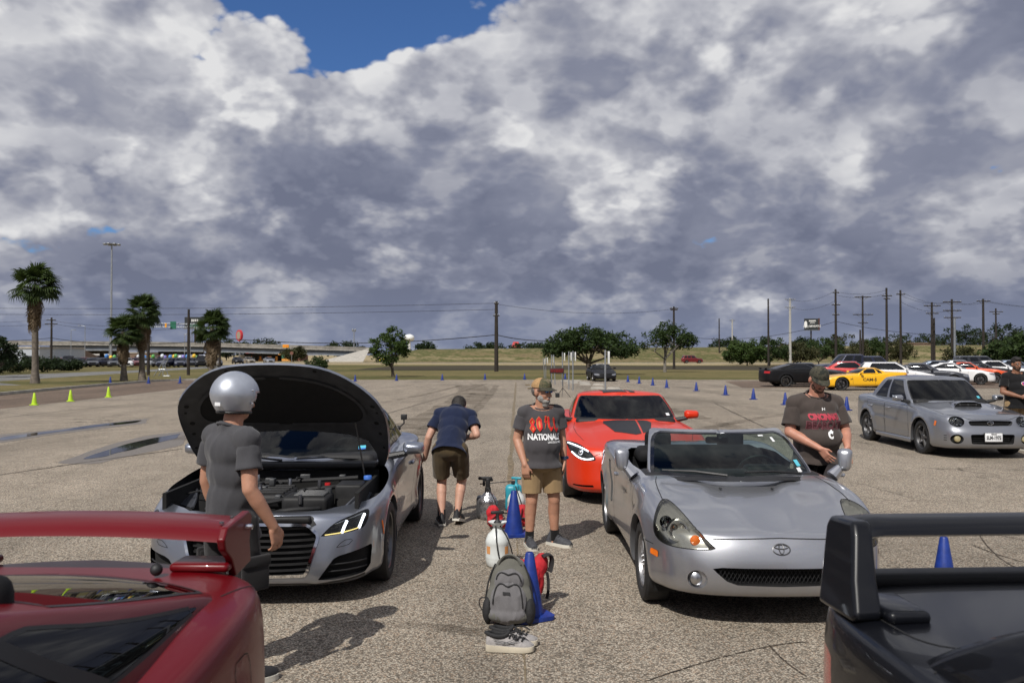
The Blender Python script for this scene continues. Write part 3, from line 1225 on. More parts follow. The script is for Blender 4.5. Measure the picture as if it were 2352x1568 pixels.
def decal(c,sh,name,pts,view,sg,mat,srange=(0,1),vrange=(0,1),off=.0025,h=.05):
 pts = densify(pts,.05)
 uv = sh.inv(pts,view,srange,vrange)
 if view == 'top':
  uv[:,1] = np.where(pts[:,0] <= 0.002,1.0,uv[:,1])
 lo,hi = uv.min(0) - .02,uv.max(0) + .02
 lo,hi = np.clip(lo,0,1),np.clip(hi,0,1)
 rg = sh.split([('d',uv)],h,(lo[0],hi[0]),(lo[1],hi[1]))
 return c.emit(name,sh,rg['d'],mat,mode='right' if sg > 0 else 'left',off=off)

# ------------------------------------------------------------------ ground
def mat_lot(name,c_lo,c_mid,c_hi,tint,pebble=75.0):
 """exposed-aggregate paving: pale and brown chips in a dark binder, stains, cracks"""
 m,g,b,out = material(name)
 tc = g.n('ShaderNodeTexCoord').outputs['Object']
 cell = g.voro(tc,pebble,'Color')
 dist = g.voro(tc,pebble,'Distance')
 r = g.sep(cell)[0]
 chips = g.ramp(r,[(0.0,c_lo),(.30,c_mid),(.62,c_hi),(.85,tint),(1.0,c_hi)])
 edge = g.maprange(dist,.38,.62)
 col = g.mix(g.m('MULTIPLY',edge,.62),chips,tuple(q * .35 for q in c_lo))
 big = g.noise(tc,.22,6,.62)
 col = g.mix(1.0,col,g.ramp(big,[(.30,.76),(.5,.98),(.70,1.14)]),'MULTIPLY')
 st = g.noise(g.vm('MULTIPLY',tc,(.55,.07,1.0)),1.0,5,.6)
 col = g.mix(1.0,col,g.ramp(st,[(.34,.76),(.5,.98),(.7,1.08)]),'MULTIPLY')
 sp = g.m('MULTIPLY',g.maprange(g.noise(tc,.9,3,.5),.66,.76),g.maprange(g.noise(tc,6.0,4,.6),.35,.65))
 col = g.mix(g.m('MULTIPLY',sp,.55),col,(.055,.045,.036))
 mid = g.noise(tc,1.7,5,.65)
 col = g.mix(1.0,col,g.ramp(mid,[(.28,.80),(.55,1.0),(.75,1.06)]),'MULTIPLY')
 # hairline cracks, broken up so that they come and go
 wv = g.vm('ADD',tc,g.vm('SCALE',g.vm('SUBTRACT',g.noise(tc,1.4,4,.6,out='Color'),(.5,.5,.5)),sc=.9))
 cr = g.voro(wv,.26,'Distance','DISTANCE_TO_EDGE')
 crk = g.m('MULTIPLY',g.maprange(cr,.0,.010,1.0,0.0),g.maprange(g.noise(tc,.35,3,.5),.50,.62))
 col = g.mix(g.m('MULTIPLY',crk,.75),col,(.03,.025,.02))
 g.put(b.inputs['Base Color'],col)
 b.inputs['Roughness'].default_value = .93
 b.inputs['Specular IOR Level'].default_value = .25
 hgt = g.m('SUBTRACT',g.m('MULTIPLY',g.m('SUBTRACT',1.0,dist),1.0),g.m('MULTIPLY',crk,2.0))
 g.put(b.inputs['Normal'],g.bump(hgt,.55,.006))
 return m

def mat_field(name,cols,s1=.05,s2=.9,rough=1.0):
 m,g,b,out = material(name)
 tc = g.n('ShaderNodeTexCoord').outputs['Object']
 st = g.vm('MULTIPLY',tc,(.45,1.6,1))
 n = g.m('ADD',g.m('MULTIPLY',g.noise(st,s1,6,.6),.6),g.m('MULTIPLY',g.noise(tc,s2,5,.7),.4))
 k = len(cols)
 col = g.ramp(n,[(.34 + .32 * i / (k - 1),c) for i,c in enumerate(cols)])
 fine = g.noise(tc,7.0,3,.7)
 col = g.mix(1.0,col,g.ramp(fine,[(.3,.65),(.7,1.25)]),'MULTIPLY')
 g.put(b.inputs['Base Color'],col)
 b.inputs['Roughness'].default_value = rough
 b.inputs['Specular IOR Level'].default_value = .1
 g.put(b.inputs['Normal'],g.bump(fine,.6,.05))
 return m

mat_lot('lot_paving',(.125,.104,.081),(.305,.263,.209),(.55,.492,.402),(.36,.265,.187),84.0)
mat_lot('brown_paving',(.10,.074,.057),(.185,.138,.105),(.26,.20,.155),(.21,.142,.10),60.0)
mat_lot('road_paving',(.17,.17,.165),(.22,.22,.215),(.28,.28,.27),(.25,.24,.23),40.0)
mat_lot('dark_asphalt',(.035,.035,.037),(.05,.05,.052),(.075,.075,.078),(.06,.06,.06),40.0)
mat_field('lawn',[(.055,.056,.022),(.095,.092,.036),(.165,.135,.062),(.115,.108,.042)])
mat_field('dry_field',[(.19,.15,.085),(.29,.235,.14),(.36,.295,.18),(.25,.21,.12)])
mat_field('dark_field',[(.030,.027,.020),(.050,.043,.030),(.07,.06,.04),(.045,.045,.025)])
mat_field('bank_grass',[(.09,.072,.040),(.19,.15,.082),(.075,.085,.030),(.25,.20,.115),(.07,.08,.03)],.07,.5)
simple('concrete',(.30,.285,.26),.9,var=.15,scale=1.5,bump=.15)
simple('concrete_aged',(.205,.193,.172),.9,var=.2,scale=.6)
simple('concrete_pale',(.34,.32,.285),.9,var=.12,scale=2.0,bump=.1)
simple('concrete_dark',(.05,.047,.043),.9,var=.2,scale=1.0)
simple('girder',(.085,.10,.125),.7,var=.1,scale=.5)
simple('girder_flange',(.27,.285,.30),.7,var=.1,scale=.5)

def sheet(name,pts,z,mat,kind='structure',holes=None):
 o = mk(name,[(x,y,z) for x,y in pts],[tuple(range(len(pts)))],mat,None,False)
 if o.data.polygons[0].normal.z < 0:
  o.data.flip_normals()
 return tag(o,kind=kind)

sheet('ground',[(-4000,-600),(4000,-600),(4000,5500),(-4000,5500)],-.012,'dry_field')
sheet('field_grass',[(-300,40),(300,40),(300,152),(60,150),(-20,160),(-300,170)],-.006,'lawn')
wob = lambda x,s: s * (math.sin(x * .13) + .6 * math.sin(x * .31 + 1))
dk = [(x,105 + wob(x,2.0)) for x in range(-20,61,4)] + [(x,146 + wob(x + 9,3.0)) for x in range(60,-21,-4)]
sheet('field_dark_band',dk,-.002,'dark_field')  # darker brown band across the grass, wavy edges
lot = [(-17.7,-40),(60,-40),(75,62),(31,63.5),(24,64)] + [(x,63.5 + .25 * math.sin(x * 1.7)) for x in range(20,-24,-2)] + [(-24.2,62.3),(-24.6,57),(-24.0,48),(-23.0,38),(-22,28),(-30,10),(-30,-40)]
sheet('parking_lot',lot,.0,'lot_paving')
bl = [(-30,-40),(-30,12),(-22.2,28),(-23.2,38),(-24.2,48),(-24.7,57),(-24.2,62.0),(-20,63),(-18.6,61.5),(-18.0,46),(-17.6,30),(-17.4,12),(-17.5,-40)]
sheet('driveway',bl,.004,'brown_paving')
sheet('parking_aisle',[(13,47.8),(60,45.5),(75,62),(22,62.5),(15,60)],.004,'brown_paving')
sheet('wet_road',[(20,66),(90,67),(90,71),(21,69.5)],.002,'dark_asphalt')
sheet('side_road',[(-30,52),(-36,58.5),(-40.4,95),(-46,165),(-54,165),(-45.2,104),(-46.5,77),(-50,66),(-70,60),(-70,52)],.002,'road_paving')
# kerb along the left driveway
kp = [(-30.4,12),(-22.5,28),(-23.5,38),(-24.5,48),(-25.0,57),(-24.5,62.6),(-20,63.6)]
kc = bcurve(kp,40)
kb = MB()
for i in range(39):
 a,b_ = Vector((*kc[i],0)),Vector((*kc[i + 1],0))
 n = (b_ - a).cross(Vector((0,0,1))).normalized() * .09
 kb.add([a - n,b_ - n,b_ + n,a + n,a - n + Vector((0,0,.13)),b_ - n + Vector((0,0,.13)),b_ + n * .8 + Vector((0,0,.13)),a + n * .8 + Vector((0,0,.13))],
   [(4,5,6,7),(0,1,5,4),(3,7,6,2)])
tag(kb.build('kerb','concrete_pale',None,False),kind='structure')

# expansion joints and weeds, tyre arcs, puddles on the lot
simple('joint_tar',(.045,.034,.024),.95,var=.3,scale=8)
simple('joint_weed',(.16,.125,.078),1.0,var=.35,scale=12)
m = bpy.data.materials.new('tyre_mark'); m.use_nodes = True; MATS['tyre_mark'] = m
g = NT(m.node_tree)
out = g.n('ShaderNodeOutputMaterial'); tr = g.n('ShaderNodeBsdfTransparent'); df = g.n('ShaderNodeBsdfDiffuse'); mx = g.n('ShaderNodeMixShader')
df.inputs[0].default_value = (.10,.082,.066,1)
tc = g.n('ShaderNodeTexCoord').outputs['Object']
g.put(mx.inputs[0],g.m('MULTIPLY',g.maprange(g.noise(tc,.8,6,.7),.36,.66),.42))
g.link(tr.outputs[0],mx.inputs[1]); g.link(df.outputs[0],mx.inputs[2]); g.link(mx.outputs[0],out.inputs[0])
m,g,b,out = material('puddle_water')
tc = g.n('ShaderNodeTexCoord').outputs['Object']
b.inputs['Base Color'].default_value = (.03,.03,.032,1)
b.inputs['Roughness'].default_value = .03
b.inputs['Specular IOR Level'].default_value = .6
g.put(b.inputs['Normal'],g.bump(g.noise(tc,3.0,2,.5),.03,.01))
m,g,b,out = material('damp_paving')
tc = g.n('ShaderNodeTexCoord').outputs['Object']
g.put(b.inputs['Base Color'],g.ramp(g.voro(tc,75.0,'Color'),[(0,(.07,.06,.05)),(1,(.22,.19,.16))]))
b.inputs['Roughness'].default_value = .45

def ribbon_ground(name,pts,w,z,mat,jitter=.3,n=60):
 c = bcurve(pts,n) if len(pts) > 2 else resample(pts,n)
 T = np.gradient(c,axis=0); T /= np.linalg.norm(T,axis=1,keepdims=True)
 N = np.stack([-T[:,1],T[:,0]],1)
 wl = w / 2 * (1 + jitter * RNG.uniform(-1,1,n)); wr = w / 2 * (1 + jitter * RNG.uniform(-1,1,n))
 A,B = c + N * wl[:,None],c - N * wr[:,None]
 V = [(x,y,z) for x,y in A] + [(x,y,z) for x,y in B]
 return tag(mk(name,V,[(i + 1,i,n + i,n + i + 1) for i in range(n - 1)],mat,None,False),kind='structure')

G_ = lambda *p: [ground(*q) for q in p]
ribbon_ground('expansion_joint',G_((1185,878),(1178,960),(1172,1080),(1168,1160)),.09,.004,'joint_weed',.5)
ribbon_ground('expansion_joint',G_((1183,1160),(1190,1290),(1200,1500),(1208,1567)),.012,.004,'joint_weed',.8)
ribbon_ground('expansion_joint',G_((815,898),(1010,876)),.06,.004,'joint_tar',.4)
ribbon_ground('expansion_joint',G_((880,952),(1060,900),(1120,880)),.05,.004,'joint_tar',.4)
ribbon_ground('expansion_joint',G_((1640,925),(1760,985),(1800,1000)),.04,.004,'joint_tar',.8)
ribbon_ground('expansion_joint',G_((0,1090),(200,1060),(420,1030)),.05,.004,'joint_tar',.8)
ribbon_ground('expansion_joint',G_((0,960),(250,930),(700,893)),.05,.004,'joint_tar',.5)

def blob(name,cx,cy,pts,z,mat):
 P = smooth_poly(pts,3)
 return sheet(name,[tuple(p) for p in P],z,mat)

def px_blob(name,pts,z,mat,jit=.0):
 P = np.array([ground(*p) for p in pts])
 P = densify(P,.8)
 P = P + RNG.normal(0,jit,P.shape)
 P = smooth_poly(P,2)
 return sheet(name,[tuple(p) for p in P],z,mat)

px_blob('damp_patch',[(120,1066),(205,1035),(320,1003),(425,989),(428,1020),(335,1040),(220,1066)],.003,'damp_paving',.05)
px_blob('puddle',[(180,1056),(235,1036),(320,1011),(415,995),(415,1006),(330,1024),(245,1049)],.007,'puddle_water',.04)
px_blob('puddle',[(0,1002),(90,992),(220,976),(325,964),(315,970),(200,984),(80,1000),(0,1012)],.007,'puddle_water',.06)
px_blob('damp_patch',[(-20,1000),(100,988),(230,973),(340,960),(330,972),(215,987),(70,1006),(-20,1018)],.003,'damp_paving',.07)
for pts,w in (([(930,985),(1000,950),(1060,915),(1080,895),(1060,884)],.9),([(960,1000),(1040,960),(1098,915),(1110,893),(1095,882)],.8),([(1010,1010),(1080,960),(1130,905),(1140,885)],.35),([(880,925),(990,905),(1060,884)],.3),([(420,1010),(600,950),(800,910)],.5),([(1560,1000),(1700,960),(1900,940)],.4),([(1500,930),(1620,960),(1780,1010)],.5),([(700,1440),(900,1420),(1080,1430),(1300,1500)],.14)):
 ribbon_ground('tyre_mark',G_(*pts),w,.0055,'tyre_mark',.25)
# cracks with weeds at the lower right
for pts in ([(1480,1560),(1640,1505),(1760,1475),(1850,1470)],[(1760,1475),(1800,1520),(1850,1550)],[(2230,1250),(2290,1275),(2352,1290)],[(2240,1215),(2260,1255),(2300,1300),(2360,1310)],[(2280,1225),(2352,1240)]):
 ribbon_ground('pavement_crack',G_(*pts),.011,.004,'joint_tar',.95,40)

# ------------------------------------------------------------------ embankment
def embankment():
 nx,ny = 150,26
 xs = np.linspace(-35,420,nx)
 prof = np.array([(0,0),(.12,.1),(.30,.45),(.62,2.1),(.85,3.2),(1.0,3.55),(1.25,3.7),(1.9,3.7),(2.6,1.0),(3.0,0)])
 v = []; f = []
 for i,x in enumerate(xs):
  k = np.clip((x + 35) / 7,0,1)
  hsc = 1.0 + .12 * math.sin(x * .02) + .22 * np.clip((x - 60) / 80,0,1)
  for j in range(ny):
   t = 3.0 * j / (ny - 1)
   z = np.interp(t,prof[:,0],prof[:,1]) * hsc * (.02 + .98 * k)
   z += (.12 * math.sin(x * .9 + j) + .10 * math.sin(x * .37 - j * 1.3)) * (0 if j in (0,ny - 1) else 1) * (t < 1)
   v.append((x,212 + 24 * t + 3 * math.sin(x * .03),z - .01))
 for i in range(nx - 1):
  for j in range(ny - 1):
   a = i * ny + j
   f.append((a,a + ny,a + ny + 1,a + 1))
 return tag(mk('embankment',v,f,'bank_grass'),kind='structure')

embankment()
sheet('frontage_strip',[(-46,168),(320,168),(320,196),(-46,192)],-.001,'dry_field')
sheet('frontage_road',[(-400,197),(420,197),(420,204),(-400,204)],.004,'road_paving')

# ------------------------------------------------------------------ foliage
def mat_leaf(name,lo,hi):
 m,g,b,out = material(name)
 geo = g.n('ShaderNodeNewGeometry')
 tc = g.n('ShaderNodeTexCoord').outputs['Object']
 r = g.m('ADD',g.m('MULTIPLY',geo.outputs['Random Per Island'],.7),g.m('MULTIPLY',g.noise(tc,.8,3,.6),.3))
 g.put(b.inputs['Base Color'],g.ramp(r,[(.15,lo),(.85,hi)]))
 b.inputs['Roughness'].default_value = .65
 b.inputs['Specular IOR Level'].default_value = .25
 tr = g.n('ShaderNodeBsdfTranslucent')
 g.put(tr.inputs[0],g.ramp(r,[(.15,hi),(.85,tuple(min(1,q * 1.6) for q in hi))]))
 mx = g.n('ShaderNodeMixShader')
 mx.inputs[0].default_value = .22
 g.link(b.outputs[0],mx.inputs[1]); g.link(tr.outputs[0],mx.inputs[2])
 g.link(mx.outputs[0],out.inputs[0])
 return m

mat_leaf('leaf_mid',(0.0122,0.0258,0.0068),(0.0456,0.0745,0.0198))
mat_leaf('leaf_dark',(0.0068,0.0150,0.0054),(0.0258,0.0441,0.0137))
mat_leaf('leaf_bright',(0.0204,0.0422,0.0082),(0.0646,0.1026,0.0228))
mat_leaf('leaf_olive',(0.0258,0.0299,0.0109),(0.0684,0.0699,0.0274))
mat_leaf('palm_green',(0.0136,0.0286,0.0068),(0.0570,0.0874,0.0213))
mat_leaf('palm_dead',(.085,.060,.036),(.20,.15,.095))
simple('bark',(.070,.055,.042),.95,var=.25,scale=6,bump=.5,bscale=18)
simple('bark_pale',(.16,.145,.125),.95,var=.25,scale=6,bump=.4,bscale=14)
simple('palm_bark',(.125,.105,.085),.95,var=.25,scale=5,bump=.6,bscale=10)
simple('pole_wood',(.024,.018,.014),.9,var=.25,scale=3)
simple('pole_concrete',(.38,.37,.34),.85,var=.1)
simple('galvanised',(.34,.36,.38),.45,metal=.7,var=.1)
simple('steel_grey',(.22,.23,.24),.5,metal=.5,var=.1)
simple('wire',(.010,.010,.011),.7)

def leaves(centres,per,size,spread,rng,squash=.8):
 """leaf quads scattered round twig ends"""
 C = np.repeat(np.asarray(centres),per,0)
 n = len(C)
 d = rng.normal(0,1,(n,3)); d /= np.linalg.norm(d,axis=1,keepdims=True)
 C = C + d * (spread * rng.uniform(0,1,(n,1)) ** .45) * (1,1,squash)
 a = rng.normal(0,1,(n,3)); a[:,2] *= .6; a /= np.linalg.norm(a,axis=1,keepdims=True)
 b = np.cross(a,rng.normal(0,1,(n,3))); b /= np.maximum(np.linalg.norm(b,axis=1,keepdims=True),1e-6)
 s = size * rng.uniform(.6,1.3,(n,1))
 V = np.stack([C - a * s,C - b * s * .45 + a * s * .1,C + a * s,C + b * s * .45 + a * s * .1],1).reshape(-1,3)
 F = np.arange(4 * n).reshape(n,4)
 return V,F

def mesh_np(name,V,F,mat,parent=None):
 me = bpy.data.meshes.new(name)
 me.vertices.add(len(V)); me.vertices.foreach_set('co',np.asarray(V,np.float32).ravel())
 me.loops.add(F.size); me.loops.foreach_set('vertex_index',F.ravel().astype(np.int32))
 me.polygons.add(len(F)); me.polygons.foreach_set('loop_start',np.arange(0,F.size,F.shape[1],dtype=np.int32))
 me.polygons.foreach_set('loop_total',np.full(len(F),F.shape[1],np.int32))
 me.update(calc_edges=True); me.validate()
 me.materials.append(MATS[mat])
 return link(bpy.data.objects.new(name,me),parent)

def tree(name,label,base,height,width,leaf='leaf_mid',bark='bark',trunk=.25,tr=.18,seed=1,lean=(0,0),n=60,per=70,size=.16,spread=.55,group=None,cat='tree',lobes=None,flat=.8):
 rng = np.random.default_rng(seed)
 root = empty(name,(base[0],base[1],0),0,label,cat,group)
 th = height * trunk
 fork = Vector((lean[0] * .4,lean[1] * .4,th))
 tb = MB()
 tb.tube([(0,0,-.05),(lean[0] * .1,lean[1] * .1,th * .4),fork],[tr * 1.25,tr,tr * .85],9)
 cz = th + (height - th) * .52
 rx,rz = width / 2,(height - th) / 2
 tips = []
 lob = lobes or [(lean[0],lean[1],cz,1.0)]
 for i in range(n):
  lx,ly,lz,ls = lob[i % len(lob)]
  d = rng.normal(0,1,3); d /= np.linalg.norm(d)
  r = rng.uniform(.25,1) ** .5
  tips.append((lx + d[0] * r * rx * ls,ly + d[1] * r * rx * ls * .9,max(th * .7,lz + d[2] * r * rz * ls)))
 tips = np.array(tips)
 nl = 7
 for k in range(nl):          # limbs towards a few tips, each forking
  t = Vector(tips[(k * 5) % n])
  mid = fork.lerp(t,.5) + Vector((0,0,.08 * height * rng.uniform(-.3,1)))
  tb.tube([fork - Vector((0,0,.1)),mid,t],[tr * .55,tr * .30,tr * .08],6,False)
  for q in range(3):
   t2 = Vector(tips[(k * 5 + 7 * q + 2) % n])
   if (t2 - mid).length < width * .6:
    tb.tube([mid,mid.lerp(t2,.6) + Vector((0,0,.05 * height)),t2],[tr * .26,tr * .14,tr * .04],5,False)
 tb.build('trunk',bark,root)
 V,F = leaves(tips,per,size,spread,rng,flat)
 mesh_np('crown',V,F,leaf,root)
 return root

def gp(px,d):
 return ((px - CX) / F_PX * d,d)

tree('young_tree','small bushy green tree on the lawn right of the overpass end',gp(903,72),4.05,3.3,'leaf_bright',seed=3,trunk=.22,tr=.13,n=70,per=60,size=.12,spread=.38,lean=(-.25,0))
tree('live_oak','broad dark oak tree with leaning trunk behind the black roadster',gp(1352,80),5.0,8.6,'leaf_mid',seed=5,trunk=.22,tr=.26,n=150,per=70,size=.15,spread=.6,
  lobes=[(-1.9,0,3.0,.50),(.1,.3,3.3,.62),(2.3,0,2.9,.58),(-.4,0,3.7,.45),(3.0,0,2.4,.38),(-2.9,0,2.4,.34)])
tree('sparse_tree','pale-trunked open-crowned tree right of the broad oak',gp(1527,92),5.7,6.4,'leaf_mid','bark_pale',seed=8,trunk=.26,tr=.16,n=110,per=36,size=.15,spread=.55,
  lobes=[(-1.2,0,3.6,.62),(1.2,0,3.7,.65),(.2,0,4.5,.5),(2.4,0,3.4,.35)])
tree('round_bush','rounded green bush just behind the raised bonnet',gp(727,84),1.7,2.5,'leaf_mid',seed=9,trunk=.1,tr=.05,n=50,per=60,size=.10,spread=.32,cat='bush')
tree('edge_tree','dark leafy tree cut by the left edge',gp(-8,70),3.3,3.6,'leaf_dark',seed=12,trunk=.2,tr=.14,n=60,per=70,size=.12,spread=.4)
for k,(px,d,h_,w_) in enumerate(((30,88,1.9,5.0),(100,92,1.6,4.2),(-30,80,2.2,5.0),(160,100,1.3,3.4))):
 tree('hedge_shrub',['dark shrub below the first palm, left of its trunk','dark low shrub just right of the tallest palm trunk','dark shrub at the left edge of the side road','low dark shrub before the parked far cars'][k],gp(px,d),h_,w_,'leaf_dark',seed=20 + k,trunk=.08,tr=.05,n=50,per=60,size=.13,spread=.45,cat='shrub',group='shrubs along the side road')
tree('yellowing_shrub','yellow-green shrub beside the orange restaurant',gp(675,225),4.0,7.0,'leaf_olive',seed=30,trunk=.1,tr=.08,n=60,per=50,size=.28,spread=.8,cat='shrub')
for k,(px,d,h_,w_,lf,lab) in enumerate(((1716,150,4.6,8.0,'leaf_bright','bright green mesquite bush right of the red minivan'),(1768,152,5.0,8.0,'leaf_mid','tall mesquite bush behind the pale concrete pole'),(1700,165,3.4,7.0,'leaf_mid','low mesquite bush left of the bright green one'),
           (1822,160,4.2,9.0,'leaf_olive','olive thicket left of the billboard post'),(1880,165,5.0,10.0,'leaf_mid','green thicket under the billboard'),(1940,168,5.6,10.0,'leaf_olive','olive thicket right of the billboard'),
           (1995,172,5.2,9.0,'leaf_mid','green thicket above the navy pickup truck'),(2060,178,5.0,9.0,'leaf_olive','olive thicket above the white hatchback'),
           (2205,120,2.9,5.0,'leaf_olive','thin scrubby bush below the utility poles'),(2318,110,3.8,6.5,'leaf_mid','green tree left of the man at the right edge'),(2362,105,4.4,7.0,'leaf_mid','dense tree at the right edge behind the man'))):
 tree('mesquite',lab,gp(px,d),h_,w_,lf,seed=40 + k,trunk=.12,tr=.12,n=80,per=55 if k != 8 else 18,size=.22,spread=.75,cat='tree',group='scrub trees along the embankment')
for k,(px,d,h_,w_,lab) in enumerate(((978,300,6.0,7.0,'lone dark tree on the horizon right of the water tower'),(1115,330,6.5,16.0,'dark tree clump on the horizon left of the red roof'),(1215,330,6.5,18.0,'dark tree clump on the horizon right of the red roof'),
           (1255,320,6.0,14.0,'dark tree clump showing left of the broad oak'),(1665,300,8.0,14.0,'round dark tree behind the pair of far poles'),(1850,330,8.5,10.0,'small dark round tree near the billboard post'),
           (2050,330,9.5,22.0,'grey-green treetop right of the twin poles'),(2120,340,10.0,24.0,'grey-green treetop behind the brown poles'),(2200,300,10.5,26.0,'broad treetop behind the crossarm poles'),(2275,290,12.5,26.0,'tallest treetop at the right skyline'),(2340,290,9.0,24.0,'treetop at the right end of the skyline'),
           (790,300,6.5,16.0,'dark trees seen under the right end of the overpass'),(600,300,7.0,18.0,'trees seen between the overpass columns'),(520,300,7.5,16.0,'trees behind the fourth palm'))):
 tree('far_tree',lab,gp(px,d),h_,w_,'leaf_dark',seed=60 + k,trunk=.15,tr=.2,n=60,per=40,size=.45,spread=1.5,group='trees on the skyline')

# ------------------------------------------------------------------ palms
def fan_frond(n=15,rad=1.0,fold=.35,droop=.35,rng=None):
 """one fan leaf: petiole plus split blades spread in a fan, pointing +X"""
 V = []; F = []
 pl = .85
 for w in (-.016,.016):
  V += [(0,w,0),(pl,w * .6,.10)]
 F.append((0,1,3,2))
 for k in range(n):
  a = (k / (n - 1) - .5) * R(190)
  l = rad * (.72 + .28 * math.cos(a)) * rng.uniform(.88,1.05)
  ca,sa = math.cos(a),math.sin(a)
  wd = .060
  z0 = .10
  b = len(V)
  px,py = pl,0
  m1 = (px + ca * l * .45,py + sa * l * .45)
  m2 = (px + ca * l * .78,py + sa * l * .78)
  t = (px + ca * l * .98,py + sa * l * .98)
  zz = [z0,z0 + .02 - fold * .06,z0 - droop * .14,z0 - droop * (.42 + .2 * rng.uniform())]
  V += [(px,py,zz[0]),(m1[0] - sa * wd,m1[1] + ca * wd,zz[1]),(m1[0] + sa * wd,m1[1] - ca * wd,zz[1] - .03),
    (m2[0] - sa * wd * .7,m2[1] + ca * wd * .7,zz[2]),(m2[0] + sa * wd * .7,m2[1] - ca * wd * .7,zz[2] - .02),(t[0],t[1],zz[3])]
  F += [(b,b + 2,b + 1),(b + 1,b + 2,b + 4,b + 3),(b + 3,b + 4,b + 5)]
 return V,F

FRONDS = []
for q in range(3):
 r_ = np.random.default_rng(100 + q)
 V,F = fan_frond(17,1.0,.4,.35 + .25 * q,r_)
 me = bpy.data.meshes.new('frond'); me.from_pydata(V,[],F); me.materials.append(MATS['palm_green']); FRONDS.append(me)
DEAD = []
for q in range(2):
 r_ = np.random.default_rng(120 + q)
 V,F = fan_frond(11,.9,.9,.8,r_)
 V = [(x,y * .42,z) for x,y,z in V]
 me = bpy.data.meshes.new('dead_frond'); me.from_pydata(V,[],F); me.materials.append(MATS['palm_dead']); DEAD.append(me)

def palm(label,base,h,cr,skirt,tr=.2,seed=1,wind=.28,nf=74,nd=60):
 rng = np.random.default_rng(seed)
 root = empty('fan_palm',(base[0],base[1],0),0,label,'palm tree','fan palms along the driveway')
 t = MB()
 hs = np.linspace(0,h,26)
 t.tube([(.04 * math.sin(q * .6 + seed),0,q - .05) for q in hs],[tr * (1.5 - .5 * min(1,q / .9)) * (1 - .18 * q / h) * (1 + .03 * (i % 2)) for i,q in enumerate(hs)],12)
 t.build('trunk','palm_bark',root)
 top = Vector((.04 * math.sin(h * .6 + seed),0,h))
 for k in range(nf):
  az = 2.4 * k + rng.uniform(-.3,.3)
  el = R(88) - R(128) * (k / nf) ** .8 + R(rng.uniform(-10,10))
  o = bpy.data.objects.new('frond',FRONDS[k % 3]); link(o,root)
  s_ = cr / 1.75 * rng.uniform(.72,1.1)
  d = Vector((math.cos(az) * math.cos(el),math.sin(az) * math.cos(el),math.sin(el)))
  d = (d + Vector((wind,.1,-.06))).normalized()
  qd = d.to_track_quat('X','Z')
  o.matrix_local = Matrix.Translation(top - Vector((0,0,.25 * k / nf))) @ qd.to_matrix().to_4x4() @ Matrix.Rotation(R(rng.uniform(-35,35)),4,'X') @ Matrix.Scale(s_,4)
 for k in range(nd):
  az = 2.4 * k + rng.uniform(-.3,.3)
  o = bpy.data.objects.new('dead_frond',DEAD[k % 2]); link(o,root)
  q = k / nd
  d = Vector((math.cos(az) * (.42 - .26 * q),math.sin(az) * (.42 - .26 * q),-1)).normalized()
  s_ = rng.uniform(.55,.85) * skirt / 2.2 * 1.25
  o.matrix_local = Matrix.Translation(top - Vector((0,0,.15 + skirt * .62 * q))) @ d.to_track_quat('X','Z').to_matrix().to_4x4() @ Matrix.Rotation(R(rng.uniform(-60,60)),4,'X') @ Matrix.Scale(s_,4)
 return root

palm('tallest fan palm, standing alone at the far left',gp(80,55.5),6.45,1.62,2.3,.21,1)
palm('short fan palm left of the taller leaning one',gp(284,60.5),3.55,1.35,1.9,.19,2)
palm('second tallest fan palm with a golden skirt',gp(327,61.5),5.0,1.45,2.4,.20,3)
palm('fan palm nearest the raised bonnet with a ragged grey skirt',gp(487,66),4.05,1.5,2.5,.20,4)

# ------------------------------------------------------------------ silver roadster
paint('silver_paint',(.395,.405,.435),metal=.82,rough=.33,dirt=.09)

simple('lamp_silver',(.34,.34,.325),.2,metal=.6)

